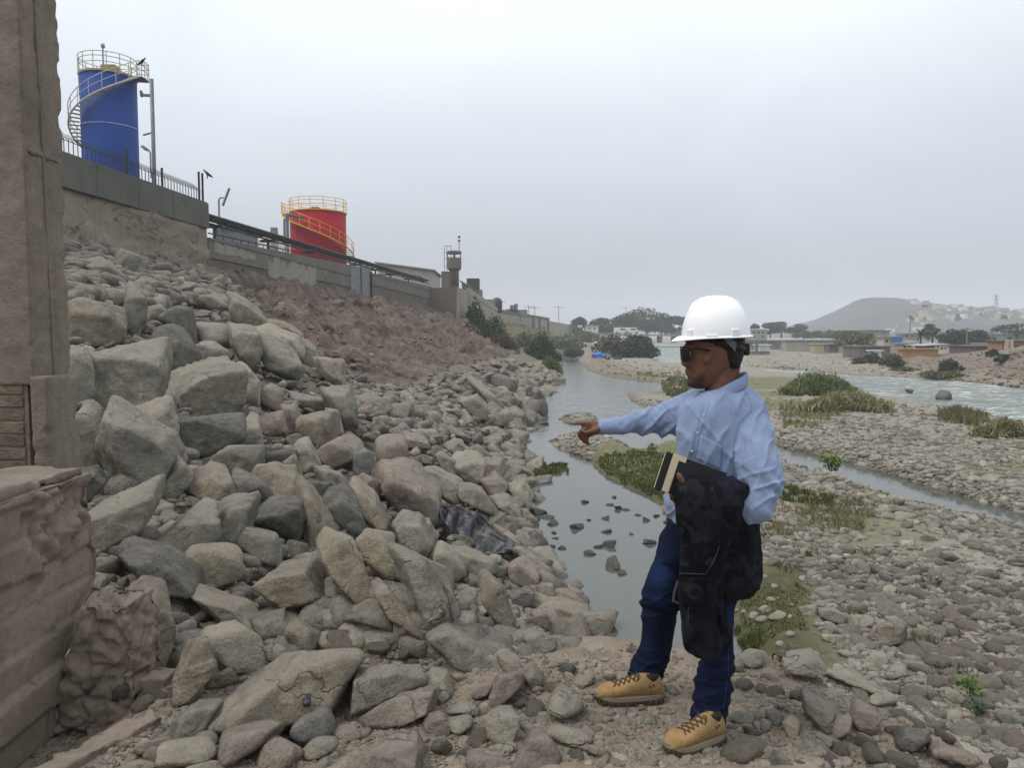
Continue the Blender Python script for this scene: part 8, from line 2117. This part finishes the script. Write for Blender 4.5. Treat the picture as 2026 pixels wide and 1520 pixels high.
# ---- boots
M_NUB = simple('tan_nubuck', (0.26, 0.168, 0.075), .85, 0, .22, 25, .2, .12); M_SOLE = simple('brown_rubber', (0.055, 0.040, 0.032), .8, 0, .2, 20); M_MID = simple('grey_beige_midsole', (0.21, 0.175, 0.12), .8, 0, .12, 20)
M_LACE = simple('brown_lace', (0.06, 0.035, 0.025), .8); M_LINE = simple('boot_stitch', (0.11, 0.05, 0.02), .9); M_LINING = simple('boot_lining', (0.02, 0.015, 0.015), .9)
def boot(heel, toe, label_side):
    bo = bpy.data.objects.new('boot', None); COL.objects.link(bo); bo.parent = man; bo.matrix_parent_inverse = Matrix.Translation(-man.location)
    bo.location = heel
    f = Vector((toe.x - heel.x, toe.y - heel.y, 0)); L = f.length; f.normalize(); s_ = Vector((-f.y, f.x, 0))
    bo.rotation_euler = (0, 0, math.atan2(f.y, f.x))
    k = L / 0.29
    St = [(-.004, .066, .020, .032), (.004, .104, .028, .036), (.025, .120, .032, .039), (.055, .126, .034, .041), (.085, .126, .036, .042), (.115, .118, .038, .043), (.145, .105, .042, .045), (.175, .093, .047, .048), (.205, .084, .050, .051), (.235, .079, .050, .051), (.262, .072, .044, .047), (.281, .056, .031, .039), (.291, .038, .014, .026)]
    z0 = .026
    rings = []
    for x, h, wt, wb in refine(St, 3):
        n = 28; rr = []
        for i in range(n):
            a = 2 * math.pi * i / n; c_, sn = math.cos(a), math.sin(a)
            zz = (sn * .5 + .5); w_ = wb * .95 + (wt - wb) * zz ** 1.5 * .9
            yy_ = math.copysign(abs(c_) ** .75, c_) * w_
            yy_ += 0.006 * math.sin(math.pi * x / .29)
            rr.append((x, yy_, z0 - .004 + (h - z0) * (math.copysign(abs(sn) ** .85, sn) * .5 + .5)))
        rings.append(np.array(rr) * np.array([k, 1, 1]))
    V, F = loft(rings)
    Mp = lambda o: (setattr(o, 'parent', bo), setattr(o, 'matrix_parent_inverse', Matrix()), o)[2]
    up = Mp(MB().add(V, F).build('upper', M_NUB, None, True))
    bvh = BVHTree.FromPolygons([Vector(p) for p in V], [tuple(q) for q in F])
    Mp(MB().lathe((.048 * k, .0, .075), [(.034, 0), (.036, .040), (.030, .046)], 18).build('collar_lining', M_LINING, None, True))
    def sole(name, za, zb, grow, mat, bumps=False):
        r2 = []
        for zz, gr in ((za, grow - .002), (za + .003, grow), (zb - .003, grow), (zb, grow - .003)):
            P_ = []
            for i in range(64):
                a = 2 * math.pi * i / 64; x = .1435 + .1525 * math.cos(a); xx = min(max(x, 0), .289)
                wv = float(np.interp(xx, [p[0] for p in St], [p[3] for p in St]))
                env = abs(math.sin(a)) ** .42
                rise = .012 * float(sstep(.22, .30, np.array(x))) + .004 * float(sstep(.03, -.01, np.array(x)))
                arch = .010 * math.exp(-((x - .115) / .03) ** 2) if zz < za + .001 and bumps else 0
                P_.append(((x + (x - .1435) * grow * 6) * k, math.copysign(env, math.sin(a)) * (wv + grow) + .006 * math.sin(math.pi * xx / .29), zz + rise + arch))
            r2.append(np.array(P_))
        V2, F2 = loft(r2); return Mp(MB().add(V2, F2).build(name, mat, None, False))
    sole('outsole', 0.0, .016, .003, M_SOLE, True); sole('midsole', .0155, .034, .0025, M_MID)
    lug = MB()
    for i in range(26):
        a = 2 * math.pi * i / 26; x = .1435 + .15 * math.cos(a)
        wv = float(np.interp(min(max(x, 0), .289), [p[0] for p in St], [p[3] for p in St])) * abs(math.sin(a)) ** .42
        lug.box((x * k, math.copysign(wv, math.sin(a)) + .004, .006 + .012 * float(sstep(.22, .3, np.array(x)))), (.014, .012, .013), Matrix.Rotation(a, 3, 'Z'))
    Mp(lug.build('lugs', M_SOLE))
    Mp(MB().lathe((.284 * k, .006, .02), [(.020, -.004), (.024, .006), (.020, .02)], 12).build('toe_bumper', M_SOLE, None, True)).scale = (.45, 1.25, 1)
    def surf(x, y):
        h_ = bvh.ray_cast(Vector((x * k, y, .3)), Vector((0, 0, -1)))
        return h_[0] + Vector((0, 0, .0028)) if h_[0] is not None else Vector((x * k, y, .08))
    for j in range(5):
        x0 = .108 + .022 * j; lc_ = MB()
        for sg in (-1, 1):
            pts = [surf(x0 + .022 * q, .006 + sg * (.028 - .056 * q)) for q in [i / 8 for i in range(9)]]
            lc_.path(pts, .0028, 5)
        Mp(lc_.build('lace', M_LACE))
    bw2 = MB()
    for sg in (-1, 1):
        bw2.path([surf(.112, .0 + sg * .01) + Vector((0, 0, .004)), surf(.105, sg * .028) + Vector((0, 0, .012)), surf(.118, sg * .036) + Vector((0, 0, -.004)), surf(.13, sg * .02)], .0025, 5)
    Mp(bw2.build('bow', M_LACE))
    def side(pts, sg, r_=.0012):
        P_ = []
        for (x, z) in pts:
            h_ = bvh.ray_cast(Vector((x * k, sg * .2, z)), Vector((0, -sg, 0)))
            if h_[0] is not None: P_.append(h_[0])
        return MB().path(P_, r_, 4)
    for sg in (-1, 1):
        ln = [(.222, .036 + .006 * i) for i in range(5)]
        Mp(side(ln, sg).build('toe_seam', M_LINE)); Mp(side([(.20 - .018 * i, .045 + .0035 * i) for i in range(10)], sg).build('side_seam', M_LINE))
        Mp(side([(.20, .040), (.17, .043), (.13, .046), (.09, .05), (.05, .055), (.02, .056)], sg).build('side_seam', M_LINE))
        for x, z in ((.045, .082), (.062, .079)):
            h_ = bvh.ray_cast(Vector((x * k, sg * .2, z)), Vector((0, -sg, 0)))
            if h_[0] is not None: Mp(MB().tube(h_[0] - Vector((0, .003, 0)), h_[0] + Vector((0, .003, 0)), .004, 8).build('eyelet', M_LACE))
    return bo
def on_ground(px, py, z): return at_z(px, py, z)
zA = 1.892; hA, tA = at_z(1308, 1384, zA), at_z(1180, 1387, zA)
zB = 1.892; hB, tB = at_z(1426, 1463, zB), at_z(1318, 1491, zB)
boot(hA, tA, 'far'); boot(hB, tB, 'near')

# ---- hard hat
M_HAT = simple('white_abs', (0.80, 0.81, 0.83), .28, 0, .02, 3, 0, .5)
hat = bpy.data.objects.new('hard_hat', None); COL.objects.link(hat); hat.parent = man; hat.matrix_parent_inverse = Matrix.Translation(-man.location)
HC = at(1416, 666, 3.165); hat.location = HC; hat.rotation_euler = (R(2), R(-1.5), R(0))
def hp(o): o.parent = hat; o.matrix_parent_inverse = Matrix(); return o
aF, bL, hH = .139, .118, .158
nu, nv = 96, 40; V = []
for j in range(nv + 1):
    ph = math.pi / 2 * j / nv
    for i in range(nu):
        th = 2 * math.pi * i / nu; c_, s_ = math.cos(th), math.sin(th)
        rr = math.cos(ph) ** .78 if j < nv else 0
        x, y = aF * rr * c_, bL * rr * s_; z = hH * math.sin(ph) ** 1.02
        # raised crown ridges running front to back
        q = abs(y); up_ = sstep(.055, .12, np.array(z)) * (sstep(.036, .028, np.array(q)) * .0075 + sstep(.010, .004, np.array(q)) * .003)
        up_ = float(up_) * float(sstep(.125, .085, np.array(abs(x - .0))))
        n_ = Vector((x / aF ** 2, y / bL ** 2, z / hH ** 2)).normalized()
        V.append((x + n_.x * up_, y + n_.y * up_, z + n_.z * up_))
F = [(j * nu + i, j * nu + (i + 1) % nu, (j + 1) * nu + (i + 1) % nu, (j + 1) * nu + i) for j in range(nv) for i in range(nu)]
sh = hp(MB().add(V, F).build('shell', M_HAT, None, True)); sh.modifiers.new('t', 'SOLIDIFY').thickness = .003
V = []; nb = 96
for i in range(nb):
    th = 2 * math.pi * i / nb; c_, s_ = math.cos(th), math.sin(th); fr = max(0, -c_)
    out_ = .008 + .036 * fr ** 2.2 + .006 * max(0, c_); dz = -.003 - .014 * fr ** 3
    for q in range(6):
        f = q / 5; V.append(((aF + out_ * f) * c_, (bL + .006 * f + out_ * .15 * f) * s_, .006 - .004 * f + dz * f * f))
F = [(i * 6 + q, i * 6 + q + 1, ((i + 1) % nb) * 6 + q + 1, ((i + 1) % nb) * 6 + q) for i in range(nb) for q in range(5)]
br2 = hp(MB().add(V, F).build('brim', M_HAT, None, True)); br2.modifiers.new('t', 'SOLIDIFY').thickness = .004
for px, wd, hh in ((1357, .024, .030), (1394, .044, .010), (1440, .032, .030)):
    lx = (px - 1416) / FPX * 3.06
    ly = -bL * math.sqrt(max(0.02, 1 - (lx / aF) ** 2)) * .985
    ang = math.atan2(-aF * 0 + lx / aF ** 2, -ly / bL ** 2)
    hp(MB().box((0, 0, 0), (wd, .012, hh)).build('accessory_slot', M_HAT, None, False, .002)).location = (lx, ly, .003 + hh / 2)
    [c for c in S.objects if c.name.startswith('accessory_slot')][-1].rotation_euler = (0.08, 0, ang)
M_HARN = simple('black_harness', (0.014, 0.014, 0.016), .5); M_GPAD = simple('grey_harness_pad', (0.10, 0.10, 0.125), .6)
hb = MB(); pts = []
for i in range(25):
    th = -1.9 + 3.8 * i / 24; c_, s_ = math.cos(th), math.sin(th); k_ = max(0, c_)
    pts.append((Vector((.112 * c_ + .012, .094 * s_, -.014 - .030 * k_ ** .8)), Vector((.110 * c_ + .012, .092 * s_, -.034 - .034 * k_ ** .8))))
hb.add([p for q in pts for p in q], [(2 * i, 2 * i + 1, 2 * i + 3, 2 * i + 2) for i in range(24)])
o = hp(hb.build('headband', M_HARN, None, True)); o.modifiers.new('t', 'SOLIDIFY').thickness = .004
hp(MB().hexa([(.004, -.098, -.006), (.030, -.097, -.032), (.054, -.092, -.060), (.060, -.091, -.024), (.038, -.096, -.004)], [(.004, -.093, -.006), (.030, -.092, -.032), (.054, -.087, -.060), (.060, -.086, -.024), (.038, -.091, -.004)]).build('side_pad', M_GPAD))
hp(MB().box((.122, -.005, -.055), (.022, .05, .05)).build('ratchet_knob', M_HARN, None, False, .006))
hp(MB().lathe((0, 0, 0), [(.09, .01), (.095, -.006)], 24, False).build('inner_band', M_HARN)).scale = (1.2, .98, 1)

# ---- sunglasses
gl = bpy.data.objects.new('sunglasses', None); COL.objects.link(gl); gl.parent = man; gl.matrix_parent_inverse = Matrix.Translation(-man.location); gl.location = at(1352, 698, 3.17)
def gp(o): o.parent = gl; o.matrix_parent_inverse = Matrix.Translation(-gl.location); return o
M_LENS = simple('dark_lens', (0.006, 0.006, 0.008), .06, 0, .1, 3, 0, .5); M_FRM = simple('black_frame', (0.008, 0.008, 0.008), .35)
for sg in (-1, 1):
    V = []; n = 12
    for i in range(n + 1):
        f = i / n; yv = 3.172 + sg * (.012 + .056 * f); pxx = 1346.5 + 17 * f ** 2.0
        hgt_ = 1 - .35 * abs(2 * f - .9) ** 2
        for py in (686.5, 693, 700, 706, 701 + 14 * hgt_): V.append(at(pxx + (py - 687) * .06, py, yv))
    F = [(i * 5 + j, i * 5 + j + 1, i * 5 + 6 + j, i * 5 + 5 + j) for i in range(n) for j in range(4)]
    o = gp(MB().add(V, F).build('lens', M_LENS, None, True)); o.modifiers.new('t', 'SOLIDIFY').thickness = .003
    gp(MB().path([at(1347.5 + 11 * (i / 10) ** 2.2, 686.5, 3.172 + sg * (.008 + .061 * i / 10)) for i in range(11)], .0032, 6).build('rim', M_FRM))
    ya = 3.172 + sg * .074
    gp(MB().path([at(1356, 688, ya), at(1372, 689, ya + sg * .008), at(1388, 690.5, ya + sg * .009), at(1401, 694, ya + sg * .008)], .0036, 6).build('temple_arm', M_FRM))
gp(MB().path([at(1348, 691, 3.160), at(1347, 690, 3.172), at(1348, 691, 3.184)], .003, 6).build('bridge', M_FRM))

# ================================================================== things he holds
M_NB = simple('black_cover', (0.008, 0.008, 0.009), .45, 0, .2, 10); M_BEIGE = simple('beige_strap', (0.42, 0.375, 0.26), .7, 0, .06, 20); M_PAGE = simple('page_edges', (0.5, 0.45, 0.32), .8)
A0, B0, D0 = at(1318, 893, 2.93), at(1438, 936, 2.95), at(1294, 966, 2.90)
ru, rd_ = B0 - A0, D0 - A0; nn_ = ru.cross(rd_).normalized()
if nn_.y > 0: nn_ = -nn_
nbk = thing('notebook', (A0 + B0) / 2, 'black notebook with a beige T-shaped strap held under the arm', 'notebook')
q_ = lambda u, v_, d: A0 + ru * u + rd_ * v_ + nn_ * d
def slab(name, u0, u1, v0, v1, d0, d1, mat, bev=0):
    return MB().hexa([q_(u0, v0, d0), q_(u1, v0, d0), q_(u1, v1, d0), q_(u0, v1, d0)], [q_(u0, v0, d1), q_(u1, v0, d1), q_(u1, v1, d1), q_(u0, v1, d1)]).build(name, mat, nbk, False, bev)
slab('front_cover', 0, 1, 0, 1, 0, .003, M_NB, .0015); slab('back_cover', 0, 1, 0, 1, -.018, -.015, M_NB, .0015); slab('pages', .01, .99, -.004, .985, -.0145, -.0005, M_PAGE)
slab('strap', .115, .225, .13, 1.0, .0034, .0055, M_BEIGE, .0008); slab('strap_head', .115, .335, -.012, .13, .0034, .0058, M_BEIGE, .0008)

m, nt, b = newmat('dark_camouflage'); g = N(nt); v = g.coord('Object'); n1 = g.noise(v, 9, 2, .5, .8); n2 = g.noise(v, 14, 2, .5, 1.2); n3 = g.noise(v, 400, 2, .5)
c = g.mixc(g.mr(n1, .50, .515), (0.0035, 0.004, 0.006), (0.0105, 0.011, 0.016)); c = g.mixc(g.mr(n2, .57, .585), c, (0.006, 0.006, 0.010)); c = g.mixc(g.mr(n2, .40, .385), c, (0.015, 0.015, 0.020))
nt.links.new(c, b.inputs['Base Color']); b.inputs['Roughness'].default_value = .9; b.inputs['Specular IOR Level'].default_value = .12; nt.links.new(g.bump(n3, .2, .002), b.inputs['Normal'])
M_CAMO = m
JA = [(944, 1362, 1452, 2.93, .035), (952, 1343, 1470, 2.92, .06), (975, 1334, 1474, 2.90, .075), (1010, 1335, 1466, 2.89, .072), (1050, 1338, 1455, 2.89, .064), (1090, 1342, 1440, 2.89, .055), (1125, 1343, 1420, 2.89, .045), (1145, 1342, 1412, 2.90, .036), (1165, 1344, 1414, 2.90, .042), (1210, 1345, 1416, 2.90, .046), (1250, 1348, 1420, 2.90, .046), (1282, 1355, 1424, 2.91, .040), (1302, 1374, 1412, 2.91, .024)]
JBk = [(1000, 1425, 1486, 2.99, .05), (1024, 1408, 1498, 2.98, .06), (1070, 1400, 1503, 2.97, .065), (1120, 1398, 1506, 2.97, .065), (1155, 1402, 1505, 2.97, .058), (1176, 1412, 1488, 2.98, .045), (1189, 1426, 1452, 2.98, .025)]
JC = [(1120, 1398, 1440, 2.93, .03), (1180, 1400, 1428, 2.93, .03), (1230, 1402, 1440, 2.94, .03), (1266, 1404, 1446, 2.94, .03), (1288, 1406, 1430, 2.94, .02)]
jkm = fuse('jacket', [trunk(JA, 1, 2.6), trunk(JBk, 1, 2.4), trunk(JC, 1, 2.4), limb([(1470, 968, 2.93, 18), (1462, 1000, 2.93, 20), (1445, 1060, 2.92, 14)], 1)], 0.0062, 3, .5)
V = co(jkm)
rg = 1 - np.abs(fbm(V[:, 0] * 13 + V[:, 2] * 2.5, V[:, 1] * 8, V[:, 2] * 2.2, 3, 12)) * 1.8
displace(jkm, 0.011 * np.clip(rg, -.6, 1) - .005 + .004 * fbm(V[:, 0] * 20, V[:, 1] * 20, V[:, 2] * 14, 3, 14))
jk_ = thing('jacket', at(1400, 1000, 2.93), 'dark grey camouflage jacket draped over his forearm and hanging to the knee', 'jacket')
jbo = link('cloth', jkm, M_CAMO, jk_, True)
KB = bvh_of(jkm); M_PIPE = simple('jacket_edge', (0.045, 0.045, 0.052), .8)
pk = MB()
def kgrid(corners, name, lift):
    n = 10; P_ = []
    for i in range(n + 1):
        for j in range(n + 1):
            f, q = i / n, j / n; a = Vector(corners[0]).lerp(Vector(corners[1]), f); b_ = Vector(corners[3]).lerp(Vector(corners[2]), f); z_ = a.lerp(b_, q); P_.append(on(KB, z_.x, z_.y, lift, 2.86))
    o = MB().add(P_, [(i * (n + 1) + j, i * (n + 1) + j + 1, (i + 1) * (n + 1) + j + 1, (i + 1) * (n + 1) + j) for i in range(n) for j in range(n)]).build(name, M_CAMO, jk_, True)
    o.modifiers.new('t', 'SOLIDIFY').thickness = .006
kgrid([(1350, 1142), (1392, 1142), (1388, 1200), (1352, 1198)], 'pocket', .008)
kgrid([(1396, 1150), (1412, 1152), (1410, 1198), (1398, 1200)], 'flap', .008)
seam([(1345, 1135), (1396, 1136), (1412, 1110), (1424, 1080)], .0018, .001, 12, KB).build('hem_seam', M_PIPE, jk_)
seam([(1364, 1145), (1362, 1200), (1362, 1240)], .0014, .001, 12, KB).build('sleeve_seam', M_PIPE, jk_)
MB().path([at(1416, 1170, 2.88), at(1420, 1195, 2.875), at(1432, 1225, 2.88), at(1445, 1260, 2.9)], .0022, 5).build('drawcord', M_FRM, jk_)
tabp = [at(1341, 1150, 2.885), at(1334, 1175, 2.88), at(1332, 1190, 2.88), at(1342, 1195, 2.885)]
MB().path(tabp, .005, 6).build('strap_loop', M_PIPE, jk_)
